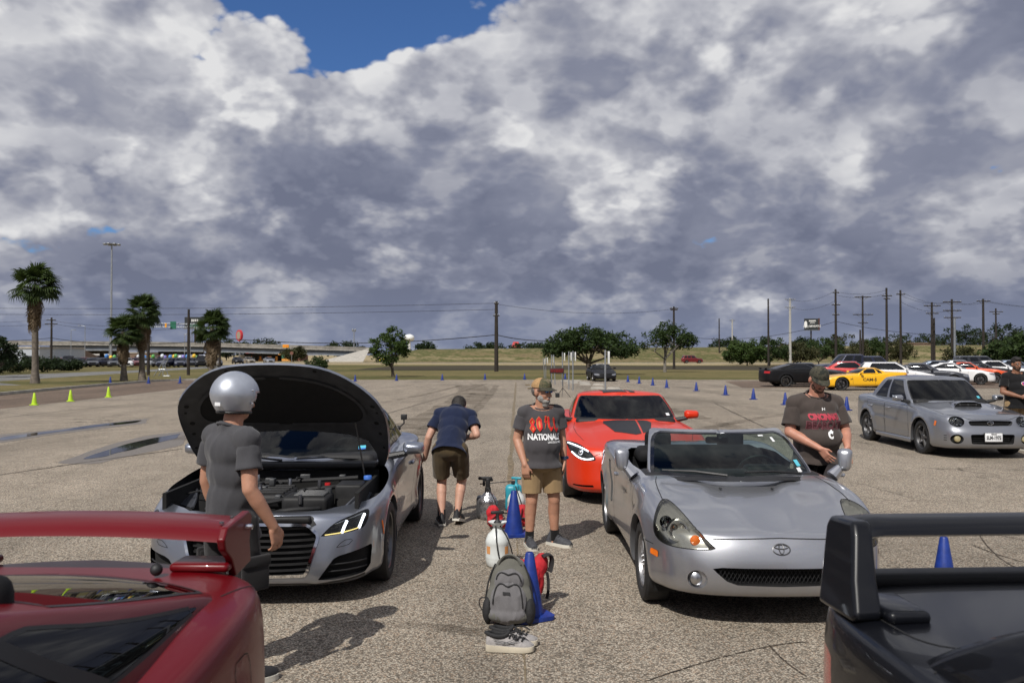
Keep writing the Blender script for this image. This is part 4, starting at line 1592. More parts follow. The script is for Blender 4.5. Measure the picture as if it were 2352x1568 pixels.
def build_roadster():
 def deform(x,l,z):
  # two creases that run from the cowl to the badge, hollow between them
  hood = (l > .05) & (l < 1.25) & (z > .55)
  q = np.interp(l,[0,.25,1.15],[.10,.16,.34])
  a = np.interp(l,[0.0,.2,.5,1.1],[0,.6,1,1])
  z = z + np.where(hood,.0065 * a * np.exp(-((x - q - .03) / .06) ** 2) - .005 * a * np.exp(-(x / (q * .9)) ** 2),0)
  # sill tuck and door crease
  side = (l > 1.15) & (l < 3.0) & (x > .6)
  x = x - np.where(side,.014 * np.exp(-((z - .60) / .10) ** 2),0)
  # recessed lower chin around the mouth
  return x,l,z
 sp = dict(L=3.885,fo=.80,wb=2.45,track=1.475,tyre=(.298,.20,.205,'five',8,'alloy_worn'),paint='silver_paint',flare=.020,arch=.045,
    plan=[(0,0),(.22,0),(.44,.03),(.62,.10),(.76,.26),(.835,.50),(.85,.80),(.85,1.2),(.835,1.8),(.835,2.4),(.855,3.0),(.855,3.4),(.82,3.65),(.68,3.82),(.35,3.885),(0,3.885)],
    lines=[(.86,[(0,.205),(.5,.19),(1.2,.16),(2.8,.16),(3.4,.2),(3.885,.26)],.16,.10),
      (.955,[(0,.215),(.5,.20),(1.2,.18),(2.8,.18),(3.4,.22),(3.885,.28)],.045,.03),
      (1.0,[(0,.29),(1,.29),(3,.32),(3.9,.38)],0,0),
      (1.0,[(0,.42),(.8,.45),(2,.46),(3,.5),(3.9,.5)],0,0),
      (1.0,[(0,.53),(.5,.585),(1.0,.66),(2,.70),(3,.74),(3.9,.68)],.035,0),
      (.985,[(0,.595),(.4,.67),(.8,.77),(1.2,.81),(2,.83),(3,.90),(3.5,.89),(3.9,.80)],.08,.03),
      (.90,[(0,.61),(.3,.675),(.6,.775),(.85,.835),(1.25,.865),(2,.875),(3,.965),(3.5,.94),(3.9,.83)],.10,.05),
      (.70,[(0,.615),(.3,.675),(.6,.745),(.85,.79),(1.25,.87),(2,.88),(3,.965),(3.5,.94),(3.9,.84)],.11,.05),
      (.38,[(0,.62),(.3,.68),(.6,.745),(.85,.795),(1.25,.88),(2,.88),(3,.95),(3.5,.93),(3.9,.84)],.115,.05),
      (0,[(0,.62),(.3,.685),(.6,.75),(.85,.80),(1.25,.89),(2,.88),(3,.95),(3.5,.93),(3.9,.84)],.115,.05)],
    deform=deform,
    cabin=dict(levels=[(1.00,.69,.33,1.75,.72,.05,[(.9,.80),(2,.84)]),(1.04,.685,.32,1.82,.72,.05,[(.9,.86),(2,.88)]),
         (1.38,.635,.25,1.95,.69,.03,[(1,1.03),(2,1.05)]),(1.70,.585,.19,2.0,.64,.02,[(1,1.165),(2.4,1.185)]),
         (1.76,.565,.18,2.02,.62,.02,[(1,1.19),(2.4,1.20)])],crown=.035,smooth=4))
 c = Car('roadster','silver open-top roadster with headlamps facing the camera and one door open',sp,(1.81,5.68 + 2.025),0.0,h=.045)
 head = [(.430,.538),(.445,.553),(.49,.598),(.545,.665),(.595,.735),(.645,.778),(.70,.778),(.75,.745),(.785,.69),(.80,.62),(.79,.56),(.745,.53),(.62,.528),(.49,.532)]
 c.cut('headlight',smooth_poly(head,2),'front',(0,.4),(.2,1))
 c.cut('intake',[(-.01,.425),(.40,.425),(.46,.415),(.43,.385),(.37,.335),(.30,.312),(-.01,.305)],'front',(0,.35),(0,.6))
 fog = [(.555 + .062 * math.cos(a),.335 + .062 * math.sin(a)) for a in np.linspace(0,2 * PI,22)[:-1]]
 c.cut('fog_lamp',fog,'front',(0,.4),(0,.6))
 c.cut('marker',rounded([(.335,.425),(.425,.435),(.425,.475),(.335,.47)],.015),'side',(.1,.5),(0,.7))
 # door (driver's side is open, the other one stays shut), side inlet, cockpit
 door = [(1.26,.235),(2.30,.235),(2.42,.32),(2.47,.50),(2.45,.70),(2.38,.835),(1.30,.80),(1.22,.60)]
 c.cut('door',door,'side',(.1,.92),(0,.64),rnd=.05)
 c.cut('side_inlet',[(2.54,.44),(2.66,.43),(2.74,.62),(2.82,.82),(2.70,.82),(2.59,.62)],'side',(.3,.92),(0,.6),rnd=.02)
 c.cut('cockpit',[(-.02,1.10),(.55,1.24),(.70,1.42),(.73,1.9),(.73,2.5),(.64,2.66),(-.02,2.70)],'top',(0,1),(.62,1),rnd=.0)
 c.finish_body()
 root = c.root
 # headlamps: bowl, reflectors, indicator, clear cover
 for hp in c.pocket('headlight',.085,'lamp_silver','lamp_silver',mode='both',shrink=.9,axis=(0,.75,-.25),obj='headlight'):
  sg = 1 if sum(v.co.x for v in hp.data.vertices) > 0 else -1
  y = lambda l: l - c.l0
  m = MB()
  A = AX_Y @ TM()
  for (x,z,l,r) in ((.655,.635,.27,.082),(.722,.672,.36,.044)):
   m.lathe([(r,-.015),(r * .97,-.005),(r * .86,.02),(r * .5,.045),(.001,.05)],28,TM((sg * x,y(l),z)) @ AX_Y)
  m.build('reflector','chrome',hp)
  m = MB()
  m.ell((sg * .665,y(.325),.640),.022); m.ell((sg * .715,y(.37),.665),.024)
  m.build('bulb','lens',hp)
  m = MB()
  m.lathe([(.036,-.0),(.034,-.010),(.018,-.018),(.001,-.020)],20,TM((sg * .545,y(.205),.572)) @ AX_Y)
  m.build('indicator','amber',hp)
  ut,p = c.parts('headlight')[0]
  c.emit('lens',c.sh,ut,'lens_hazed',mode='right' if sg > 0 else 'left',parent=(hp,hp))
  c.ribbon(c.sh,p,.007,'gap',.0008,'lens_seal',parent=hp,mode='right' if sg > 0 else 'left',closed=True)
 pk = c.pocket('intake',.10,'void','black_trim',shrink=.97,obj='intake')
 mesh = MB()          # wire mesh of the lower mouth
 for k in range(-15,16):
  for sl in (-1,1):
   x0 = k * .028
   mesh.tube([(x0 - sl * .028,-c.l0 + .055,.315),(x0 + sl * .028,-c.l0 + .055,.415)],.0022,4,False)
 mesh.build('mesh','dark_plastic',pk[0])
 for o in c.pocket('fog_lamp',.03,'silver_paint','silver_paint',mode='both',shrink=.92):
  sg = 1 if sum(v.co.x for v in o.data.vertices) > 0 else -1
  m = MB()
  m.lathe([(.050,.012),(.050,-.004),(.046,-.008)],24,TM((sg * .555,.112 - c.l0,.335)) @ AX_Y)
  m.build('bezel','black_trim',o)
  m = MB()
  m.lathe([(.046,-.006),(.030,-.018),(.001,-.022)],24,TM((sg * .555,.112 - c.l0,.335)) @ AX_Y)
  m.build('lens','alloy',o)
 c.part('marker','amber','both',obj='side_marker',off=.004)
 # doors
 dr = c.part('door','silver_paint','both')
 ut,p = c.parts('door')[0]
 hinge = Vector((.80,1.27 - c.l0,0))
 for o in dr:
  right = sum(v.co.x for v in o.data.vertices) > 0
  if right:
   M = Matrix.Translation(hinge) @ Matrix.Rotation(R(-24),4,'Z') @ Matrix.Translation(-hinge)
   inner = MB()
   P = c.sh.P(densify(p * (c.sh.Ls,c.sh.Lv),.05) / (c.sh.Ls,c.sh.Lv)); P[:,1] -= c.l0
   Q = P - np.array([.11,0,0])
   n = len(P)
   inner.add(np.concatenate([P,Q]),[(i,(i + 1) % n,n + (i + 1) % n,n + i) for i in range(n)] + [tuple(range(n,2 * n))])
   inn = inner.build('door_panel','dark_plastic',o)
   o.matrix_local = M
  else:
   c.ribbon(c.sh,p,.007,'gap',.001,'panel_gap',parent=o,mode='left',closed=True)
  hnd = MB()
  uv = c.sh.inv([(2.30,.74)],'side',(.1,.92),(0,.64))
  q = c.sh.P(uv)[0]
  hnd.ell(((1 if right else -1) * (q[0] + .008),q[1] - c.l0,q[2]),(.018,.055,.018))
  hnd.build('handle','silver_paint',o)
  # mirror rides on the door
  sg = 1 if right else -1
  mm = MB()
  mm.rbox((sg * .895,1.42 - c.l0,.985),(.125,.11,.185),.045,seg=4)
  v = []
  for pnt in mm.v:
   k = (pnt[2] - .89) / .19
   v.append((sg * .895 + (pnt[0] - sg * .895) * (.72 + .32 * k),pnt[1] - .02 * (1 - k),pnt[2]))
  mm.v = v
  mo = mm.build('mirror','silver_paint',o)
  mf = MB(); mf.tube([(sg * .86,1.40 - c.l0,.92),(sg * .80,1.36 - c.l0,.85)],[.035,.055],10)
  mf.build('mirror_foot','silver_paint',mo)
  mg = MB(); mg.rbox((sg * .895,1.478 - c.l0,.985),(.10,.006,.15),.002)
  mg.build('mirror_glass','chrome',mo)
 c.pocket('side_inlet',-.08,'void','black_trim',mode='both',axis=(1,0,0),obj='side_inlet')
 # windscreen with its frame
 g = c.make_cabin_shell()
 T3 = 1 / 3
 vb = lambda u,z: c.vz(g,u,z)
 ring = []
 outer = [(T3 + .012,vb(T3,z)) for z in np.linspace(.84,1.175,8)]
 hdr = [(u,vb(u,1.188)) for u in np.linspace(T3,0,12)]
 frame_poly = [(-.02,vb(.01,.86))] + [(u,vb(u,.86)) for u in np.linspace(.02,T3 + .02,8)] + [(T3 + .02,vb(T3,z)) for z in np.linspace(.9,1.2,6)] + [(u,vb(u,1.199)) for u in np.linspace(T3 * .95,.12,6)] + [(u,vb(.12,1.199)) for u in (.08,.04,-.02)]
 glass_poly = [(-.03,vb(.01,.875))] + [(u,vb(u,.875)) for u in np.linspace(.02,T3 - .014,8)] + [(T3 - .014,vb(T3 - .014,z)) for z in np.linspace(.9,1.12,5)] + [(T3 - .028,vb(T3 - .025,1.16))] + [(u,vb(u,1.172)) for u in np.linspace(T3 - .048,.02,7)] + [(-.03,vb(.01,1.172))]
 reg = g.split([('glass',np.array(glass_poly)),('frame',np.array(frame_poly))],.04)
 fr = c.emit('windshield_frame',g,reg['frame'],'silver_paint')
 sol = fr.modifiers.new('thick','SOLIDIFY'); sol.thickness = .014; sol.offset = -1
 ws = c.emit('windshield',g,reg['glass'],'glass_green')
 gp = np.clip(np.array(glass_poly)[1:-1],0,1)
 c.ribbon(g,gp,.034,'black_gloss',.0015,'windshield_border',parent=ws)
 # stickers
 for (u0,z0,du,dv,mt,tx) in ((.272,.925,.020,.040,'sticker_cyan',0),(.262,.888,.020,.030,'plate_white',0),(.18,1.140,.026,.014,'plate_white',0),(.235,1.10,.013,.03,'plate_white',0)):
  v0,v1 = vb(u0,z0),vb(u0,z0 + dv)
  pts = [(u0,v0),(u0 + du,v0),(u0 + du,v1),(u0,v1)]
  P = g.P(pts) + g.n(pts) * .004; P[:,1] -= c.l0
  mk('sticker',P,[(0,1,2,3)],mt,ws,False)
 # wipers and cowl
 w = MB()
 for a,b in (((-.12,1.04,.905),(-.60,1.24,.925)),((.50,1.17,.905),(.02,1.06,.93))):
  a = Vector((a[0],a[1] - c.l0 - .045,a[2])); b = Vector((b[0],b[1] - c.l0 - .06,b[2]))
  w.tube([a,a.lerp(b,.5) + Vector((0,-.01,.012)),b],[.012,.010,.007],6)
 w.build('wiper','black_trim',root)
 cw = MB()
 pts = [(x,(1.0 + .30 * (abs(x) / .69) ** 2.2) - c.l0 - .01) for x in np.linspace(-.66,.66,23)]
 for i in range(22):
  (x0,y0),(x1,y1) = pts[i],pts[i + 1]
  k0,k1 = .07 if abs(x0) < .25 else .035,.07 if abs(x1) < .25 else .035
  z0,z1 = .874 - .03 * (abs(x0) / .66) ** 2,.874 - .03 * (abs(x1) / .66) ** 2
  cw.add([(x0,y0 - k0,z0 - .004),(x1,y1 - k1,z1 - .004),(x1,y1 + .05,z1 + .016),(x0,y0 + .05,z0 + .016)],[(0,1,2,3)])
 cw.build('cowl_grille','black_trim',root)
 nz = MB()
 for sx in (-.20,.20):
  nz.ell((sx,.90 - c.l0,.822),(.012,.016,.006))
 nz.build('washer_nozzle','black_trim',root)
 # panel lines
 c.line([(.445,.60),(-.0,.612)],'front',(0,.3),(.3,1),width=.008)
 c.line([(.69,.62),(.69,.80),(.675,1.05),(.64,1.22)],'top',(0,1),(.5,1),width=.007)
 c.line([(.40,.505),(.52,.515),(.745,.515)],'side',(.1,.5),(0,.7),width=.005)
 c.line([(1.22,.60),(1.16,.78),(1.14,.84)],'side',(.1,.6),(0,.75),width=.005)
 # badge: three ellipses
 bd = MB()
 def ring(rx,rz,cx,cz,n=24):
  pts = []
  for a in np.linspace(0,2 * PI,n + 1):
   pts.append((cx + rx * math.cos(a),cz + rz * math.sin(a)))
  uv = c.sh.inv([(abs(p[0]),p[1]) for p in pts],'front',(0,.3),(.3,.9))
  P = c.sh.P(uv) + c.sh.n(uv) * .003
  return [(p[0] * (1 if q[0] >= 0 else -1),p[1] - c.l0,p[2]) for p,q in zip(P,pts)]
 for a in ((.058,.034,0,.545),(.046,.012,0,.560),(.016,.030,0,.548)):
  bd.tube(ring(*a),.0038,5,False)
 bd.build('badge','alloy_dark',root)
 # cockpit
 c.interior(seats=((-.36,.10),(.36,.10)),lf=1.12,lr=2.72,w=.70,zf=.17,dash_l=1.46,dash_z=.88,seat_mat='interior',zs=-.13)
 # folded soft top and engine lid behind the seats
 st = MB()
 st.rbox((0,2.62 - c.l0,.88),(1.22,.34,.16),.07)
 st.rbox((0,2.58 - c.l0,.94),(1.06,.16,.08),.035)
 st.build('soft_top','interior',root)
 mir = MB()
 mir.rbox((0,1.84 - c.l0,1.10),(.20,.03,.06),.02)
 mir.tube([(0,1.83 - c.l0,1.10),(0,1.80 - c.l0,1.15)],.008,6)
 mir.build('rear_view_mirror','black_trim',root)
 return c

ROADSTER = build_roadster()

# ------------------------------------------------------------------ silver coupe with its bonnet up
def build_bonnet_coupe():
 def deform(x,l,z):
  side = (l > 1.2) & (l < 3.4) & (x > .6)
  x = x - np.where(side,.016 * np.exp(-((z - .42) / .10) ** 2),0)
  x = x + np.where(side,.008 * np.exp(-((z - .72) / .04) ** 2),0)
  return x,l,z
 sp = dict(L=4.177,fo=.87,wb=2.505,track=1.60,tyre=(.322,.245,.236,'multi',10,'alloy_dark'),paint='silver_blue',flare=.024,arch=.045,
    plan=[(0,0),(.30,0),(.56,.03),(.74,.12),(.85,.30),(.905,.58),(.915,.9),(.905,1.4),(.89,2.0),(.90,2.6),(.918,3.2),(.90,3.6),(.82,3.95),(.62,4.13),(.3,4.177),(0,4.177)],
    lines=[(.90,[(0,.15),(.6,.15),(1.4,.16),(2.8,.16),(3.6,.2),(4.18,.28)],.10,.10),
      (.97,[(0,.165),(.6,.17),(1.4,.19),(2.8,.19),(3.6,.24),(4.18,.32)],.03,.03),
      (1.0,[(0,.27),(1,.28),(3,.30),(4.18,.42)],0,0),
      (1.0,[(0,.42),(1,.44),(3,.48),(4.18,.58)],.02,0),
      (1.0,[(0,.54),(.6,.60),(1,.65),(2,.70),(3,.76),(4.18,.80)],.05,0),
      (.99,[(0,.615),(.4,.66),(.87,.755),(1.3,.80),(2,.84),(3,.88),(3.6,.90),(4.18,.90)],.08,.04),
      (.93,[(0,.63),(.4,.69),(.87,.805),(1.3,.855),(2,.90),(3,.95),(3.6,.94),(4.18,.93)],.09,.06),
      (.75,[(0,.645),(.4,.725),(.87,.83),(1.3,.89),(2,.93),(3,.97),(3.6,.96),(4.18,.94)],.09,.06),
      (.40,[(0,.65),(.4,.74),(.87,.85),(1.3,.91),(2,.95),(3,.98),(4.18,.95)],.09,.06),
      (0,[(0,.65),(.4,.745),(.87,.855),(1.3,.92),(2,.95),(3,.98),(4.18,.95)],.09,.06)],
    deform=deform,
    cabin=dict(levels=[(1.26,.76,.36,3.85,.72,.30,[(1.2,.84),(2.5,.90),(4,.90)]),(1.32,.755,.35,3.80,.70,.30,[(1.2,.90),(2.5,.94),(4,.95)]),
         (1.68,.70,.26,3.42,.64,.22,[(1.2,1.11),(4,1.13)]),(2.02,.60,.18,2.98,.58,.14,[(1.2,1.285),(4,1.29)]),
         (2.10,.56,.15,2.90,.53,.12,[(1.2,1.315),(4,1.315)])],crown=.04))
 c = Car('bonnet_up_coupe','silver coupe with its bonnet propped wide open and hexagonal grille',sp,(-1.93,6.18 + 2.1225),R(0.5),h=.05)
 c.cut('grille',[(-.02,.605),(.40,.598),(.425,.585),(.485,.53),(.485,.50),(.415,.265),(.395,.245),(-.02,.24)],'front',(0,.35),(0,.6))
 hl = [(.505,.515),(.515,.53),(.585,.60),(.66,.635),(.78,.672),(.815,.67),(.825,.64),(.812,.58),(.79,.55),(.74,.54),(.62,.525)]
 c.cut('headlight',smooth_poly(hl,1),'front',(0,.45),(.2,1))
 c.cut('air_intake',[(.49,.205),(.56,.30),(.60,.355),(.64,.375),(.84,.415),(.845,.39),(.835,.26),(.80,.215),(.60,.20)],'front',(0,.4),(0,.45),rnd=.012)
 hood = [(-.02,.130)] + [tuple(q) for q in bcurve([(0,.13),(.20,.13),(.42,.155),(.62,.30),(.78,.46),(.855,.62),(.880,.80),(.876,1.0),(.862,1.20),(.80,1.36)],24)] + [(.745,1.37),(.74,1.22),(.68,1.06),(.52,.99),(.25,.965),(-.02,.955)]
 bay = [(-.02,.13),(.5,.2),(.70,.40),(.80,.7),(.80,1.2),(.78,1.40),(.72,1.46),(.45,1.33),(-.02,1.27)]
 c.cut('hood',hood,'top',(0,1),(.3,1))
 c.cut('bay_hole',bay,'top',(0,1),(.5,1))
 door = [(1.42,.22),(2.52,.22),(2.72,.45),(2.86,.70),(2.90,.86),(1.50,.83),(1.38,.60)]
 c.cut('door',door,'side',(.1,.92),(0,.62),rnd=.05)
 c.cut('cabin_hole',[(-.02,1.36),(.55,1.55),(.66,1.8),(.68,2.4),(.62,3.3),(-.02,3.45)],'top',(0,1),(.6,1))
 c.finish_body()
 root = c.root
 y = lambda l: l - c.l0
 # grille: dark pocket, bright frame, seven slats
 pk = c.pocket('grille',.09,'void','black_trim',shrink=.98)[0]
 ut,p = c.parts('grille')[0]
 q = np.clip(p,0,1)
 q = q[q[:,0] > .001]
 c.ribbon(c.sh,q,.022,'chrome',.006,'grille_frame',parent=pk)
 for k in range(8):
  z = .275 + .042 * k
  hw = np.interp(z,[.24,.50,.53,.60],[.395,.475,.475,.40])
  sl = MB()
  n = 14
  xs = np.linspace(-hw,hw,n)
  ys = [y(.040 + .10 * (abs(x) / .5) ** 2.6 + np.interp(z,[.2,.42,.54,.62],[.0,.02,.05,.08]) * (1 - (abs(x) / .9) ** 2)) for x in xs]
  v = []
  for x,yy in zip(xs,ys):
   v += [(x,yy - .012,z + .008),(x,yy - .012,z - .008),(x,yy + .025,z - .004),(x,yy + .025,z + .004)]
  f = []
  for i in range(n - 1):
   for j in range(4):
    a,b = 4 * i + j,4 * i + (j + 1) % 4
    f.append((a,b,b + 4,a + 4))
  sl.add(v,f)
  sl.build('slat','dark_plastic',pk)
 for o in c.pocket('headlight',.06,'void','black_gloss',mode='both',axis=(0,.8,0),obj='headlight'):
  sg = 1 if sum(v.co.x for v in o.data.vertices) > 0 else -1
  ut,p = c.parts('headlight')[0]
  c.emit('lens',c.sh,ut,'lens',mode='right' if sg > 0 else 'left',parent=(o,o))
  mode = 'right' if sg > 0 else 'left'

  def bar(pts,w,mt,nm):
   uv = c.sh.inv(resample(pts,8),'front',(0,.45),(.2,1))
   P = c.sh.P(uv) - c.sh.n(uv) * .010
   m = MB()
   m.tube([(sg * a[0],a[1] - c.l0,a[2]) for a in P],w,8)
   m.build(nm,mt,o)
  bar([(.655,.535),(.668,.575),(.685,.618)],.010,'white_led','led_bar')
  bar([(.770,.555),(.785,.60),(.798,.648)],.010,'white_led','led_bar')
  bar([(.535,.527),(.66,.538),(.765,.556)],.0035,'amber_led','led_strip')
  bar([(.60,.600),(.66,.622),(.78,.660)],.004,'alloy_dark','trim_strip')
  m = MB()
  for xx,zz,ll in ((.725,.60,.30),(.61,.565,.20)):
   m.ell((sg * xx,y(ll),zz),.026)
  m.build('projector','alloy_dark',o)
 for o in c.pocket('air_intake',.08,'void','black_trim',mode='both',shrink=.96):
  sg = 1 if sum(v.co.x for v in o.data.vertices) > 0 else -1
  for zz in (.26,.31):
   m = MB()
   pts = [(xx,zz) for xx in np.linspace(.56,.81,6)]
   uv = c.sh.inv(pts,'front',(0,.4),(0,.45))
   P = c.sh.P(uv)
   m.tube([(sg * a[0],a[1] - c.l0 + .03,a[2]) for a in P],.006,6)
   m.build('slat','dark_plastic',o)
 # dark strip painted as shade under the lip, washer cover, side marker
 c.line([(0,.175),(.40,.175),(.47,.165),(.80,.20)],'front',(0,.4),(0,.3),width=.02,mat='black_trim',name='lip_shadow')
 c.line([(.62,.435),(.74,.45),(.735,.49),(.625,.477),(.62,.435)],'front',(0,.4),(0,.6),width=.004)
 c.line([(.50,.555),(.50,.45)],'side',(.05,.4),(0,.7),width=.02,mat='amber',name='side_marker',off=.003)
 for o in c.part('door','silver_blue','both'):
  right = sum(v.co.x for v in o.data.vertices) > 0
  ut,p = c.parts('door')[0]
  c.ribbon(c.sh,p,.007,'gap',.001,parent=o,mode='right' if right else 'left',closed=True)
  q = c.sh.P(c.sh.inv([(2.62,.75)],'side',(.1,.92),(0,.62)))[0]
  h = MB()
  h.rbox(((q[0] + .012) * (1 if right else -1),q[1] - c.l0,q[2]),(.03,.19,.035),.012)
  h.build('handle','silver_blue',o)
 c.line([(.93,.40),(1.02,.48),(1.08,.60)],'side',(.1,.9),(0,.6),width=.004)
 c.mirror(1.01,1.72,.985,(.20,.12,.125),foot=(.14,-.03))
 # open bonnet: outer skin, inner frame and sound pad, swung up about the scuttle
 ut,p = c.parts('hood')[0]
 hinge = Vector((0,y(1.38),.86))
 Mh = Matrix.Translation(hinge) @ Matrix.Rotation(R(-55.5),4,'X') @ Matrix.Translation(-hinge)
 hd = c.emit('hood',c.sh,ut,'silver_blue')
 inner = c.emit('hood_inner_frame',c.sh,ut,'hood_inner',parent=hd,off=-.022,flip=True)
 e = c.sh.P(np.clip(densify(p * (c.sh.Ls,c.sh.Lv),.03) / (c.sh.Ls,c.sh.Lv),0,1))
 uvp = np.clip(densify(p * (c.sh.Ls,c.sh.Lv),.03) / (c.sh.Ls,c.sh.Lv),0,1)
 e2 = e - c.sh.n(uvp) * .022
 m = MB()
 for sg in (1,-1):
  A = e * (sg,1,1) - (0,c.l0,0); B = e2 * (sg,1,1) - (0,c.l0,0)
  n = len(A)
  m.add(np.concatenate([A,B]),[f for f in ((i,(i + 1) % n,n + (i + 1) % n,n + i) for i in range(n)) if not (abs(A[f[0]][0]) < .004 and abs(A[f[1]][0]) < .004)])
 m.build('hood_edge','silver_blue',hd)
 pad = np.array([(-.02,.27)] + list(bcurve([(.02,.27),(.30,.28),(.56,.42),(.70,.62),(.70,.78),(.60,.84),(.45,.84),(.30,.85),(.02,.86)],24)) + [(-.02,.86)])
 uv = c.sh.inv(densify(pad,.05),'top',(0,1),(.4,1))
 uv[:,1] = np.where(densify(pad,.05)[:,0] < 0.005,1.0,uv[:,1])
 rg = c.sh.split([('pad',uv)],.05,(0,.6),(.3,1))
 c.emit('sound_pad',c.sh,rg['pad'],'void',parent=hd,off=-.030,flip=True)
 c.ribbon(c.sh,uv[densify(pad,.05)[:,0] > .03],.03,'hood_inner',-.034,'stiffener',parent=hd)
 holes = MB()
 for (x,l,r) in ((.78,.82,.022),(.80,.95,.016),(.77,.60,.020),(.80,.68,.012),(.35,.20,.016),(.82,1.12,.012)):
  qp = c.sh.inv([(x,l)],'top',(0,1),(.4,1))
  P = c.sh.P(qp)[0] - c.sh.n(qp)[0] * .026
  N = Vector(c.sh.n(qp)[0])
  for sg in (1,-1):
   nn = Vector((N.x * sg,N.y,N.z))
   holes.lathe([(.001,0),(r,0)],14,Matrix.Translation((sg * P[0],P[1] - c.l0,P[2])) @ nn.to_track_quat('Z','Y').to_matrix().to_4x4())
 holes.build('stamped_hole','void',hd)
 hd.matrix_local = Mh
 # engine bay
 bay = MB()
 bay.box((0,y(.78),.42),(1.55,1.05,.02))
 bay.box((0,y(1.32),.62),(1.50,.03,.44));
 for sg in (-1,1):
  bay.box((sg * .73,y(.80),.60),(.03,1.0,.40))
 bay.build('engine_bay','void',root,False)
 sp_ = MB()      # slam panel behind the grille
 sp_.rbox((0,y(.20),.640),(.86,.27,.045),.018)
 sp_.rbox((0,y(.30),.60),(1.30,.12,.05),.02)
 sp_.build('slam_panel','dark_plastic',root)
 for sg in (-1,1):
  decal(c,c.sh,'nose_panel',[(0,.606),(.385,.603),(.44,.585),(.47,.60),(.42,.66),(0,.668)],'front',sg,'dark_plastic',(0,.35),(.2,1),.003)
  a = MB()
  a.add([(sg * .48,y(.26),.605),(sg * .60,y(.25),.605),(sg * .78,y(.60),.665),(sg * .68,y(.66),.665),(sg * .55,y(.42),.63)],[(0,1,2,3,4) if sg > 0 else (4,3,2,1,0)])
  a.build('headlight_cover','dark_plastic',root,False)
  b = MB()
  b.add([(sg * .60,y(.54),.645),(sg * .76,y(.60),.675),(sg * .77,y(.80),.725),(sg * .68,y(.86),.725),(sg * .64,y(.70),.68)],[(0,1,2,3,4) if sg > 0 else (4,3,2,1,0)])
  b.tube([(sg * .60,y(.54),.65),(sg * .64,y(.72),.69),(sg * .70,y(.90),.735)],.012,6)
  b.build('wing_bracket','silver_blue',root,False)
 ec = MB()
 ec.rbox((-.18,y(.80),.685),(.62,.46,.12),.04)
 for k in range(5):
  ec.rbox((-.18,y(.62 + .09 * k),.75),(.56,.03,.02),.008)
 ec.build('engine_cover','dark_plastic',root)
 ab = MB()
 ab.rbox((.30,y(.58),.675),(.36,.30,.14),.03)
 ab.build('airbox','dark_plastic',root)
 for k in range(5):
  a = MB(); a.rbox((.33,y(.47 + .052 * k),.753),(.24,.022,.022),.008)
  a.build('airbox_rib','hood_inner',root)
 bt = MB(); bt.rbox((.58,y(.90),.70),(.22,.28,.18),.02); bt.build('battery','dark_plastic',root)
 for nm,pos,rr,hh,mt in (('red_cap',(.38,.93,.745),.026,.04,'red_lens'),('blue_cap',(.70,1.02,.80),.035,.03,'sticker_blue'),('reservoir',(.44,.66,.70),.030,.08,'hood_inner')):
  a = MB(); a.lathe([(.001,hh),(rr * .9,hh),(rr,hh * .8),(rr,0)],14,TM((pos[0],y(pos[1]),pos[2])))
  a.build(nm,mt,root)
 for k,pts in enumerate(([(-.45,.40,.66),(-.2,.36,.70),(.1,.42,.69),(.2,.55,.74)],[(.15,.86,.72),(.3,.80,.77),(.48,.84,.75),(.52,.98,.76)],[(-.5,.95,.74),(-.1,1.08,.78),(.3,1.10,.78),(.6,1.12,.80)],[(.10,.36,.64),(.2,.30,.68),(.36,.33,.67),(.42,.42,.66)])):
  a = MB(); a.tube([(p_[0],y(p_[1]),p_[2]) for p_ in bcurve(pts,12)],.018,8)
  a.build('hose','rubber',root)
 rn = np.random.default_rng(3)
 for k in range(26):        # clips, sensors, lines
  x_,l_ = rn.uniform(-.66,.66),rn.uniform(.38,1.18)
  z_ = .70 + .10 * (l_ - .4) + rn.uniform(0,.05)
  a = MB()
  if k % 3 == 0:
   a.tube(bcurve([(x_,y(l_),z_),(x_ + rn.uniform(-.1,.1),y(l_) + .06,z_ + .03),(x_ + rn.uniform(-.2,.2),y(l_) + .14,z_ - .03)],9),.008,6); a.build('line','rubber',root)
  elif k % 3 == 1:
   a.rbox((x_,y(l_),z_ - .02),(rn.uniform(.04,.10),rn.uniform(.03,.08),.06),.008); a.build('sensor','hood_inner',root)
  else:
   a.lathe([(.001,.03),(.014,.03),(.018,.0),(.018,-.04)],10,TM((x_,y(l_),z_))); a.build('bolt_head','alloy' if k % 2 else 'alloy_dark',root)
 st = MB(); st.tube([(.66,y(1.12),.80),(.60,y(.98),1.28)],.007,6); st.build('bonnet_stay','alloy_dark',root)
 sc = MB(); sc.rbox((0,y(1.33),.885),(1.46,.20,.05),.02); sc.build('scuttle','dark_plastic',root)
 for a_,b_ in (((-.10,1.30),(-.62,1.44)),((.55,1.42),(.02,1.32))):
  w = MB(); w.tube([(a_[0],y(a_[1]),.925),((a_[0] + b_[0]) / 2,y((a_[1] + b_[1]) / 2) - .01,.945),(b_[0],y(b_[1]),.935)],[.011,.009,.006],6)
  w.build('wiper','black_trim',root)
 c.cabin('glass_tint','glass_dark','glass_dark',belt=[.94,.955,.965,.985],top=[1.285,1.275,1.265,1.25],bsplits=(.56,),apil=.018,cpil=.03,slant=(0,-.03))
 c.interior(lf=1.40,lr=3.1,w=.66,zf=.26,dash_l=1.62,dash_z=.97,zs=-.02)
 # permit sticker and a black action camera on the roof side
 g = c.gh
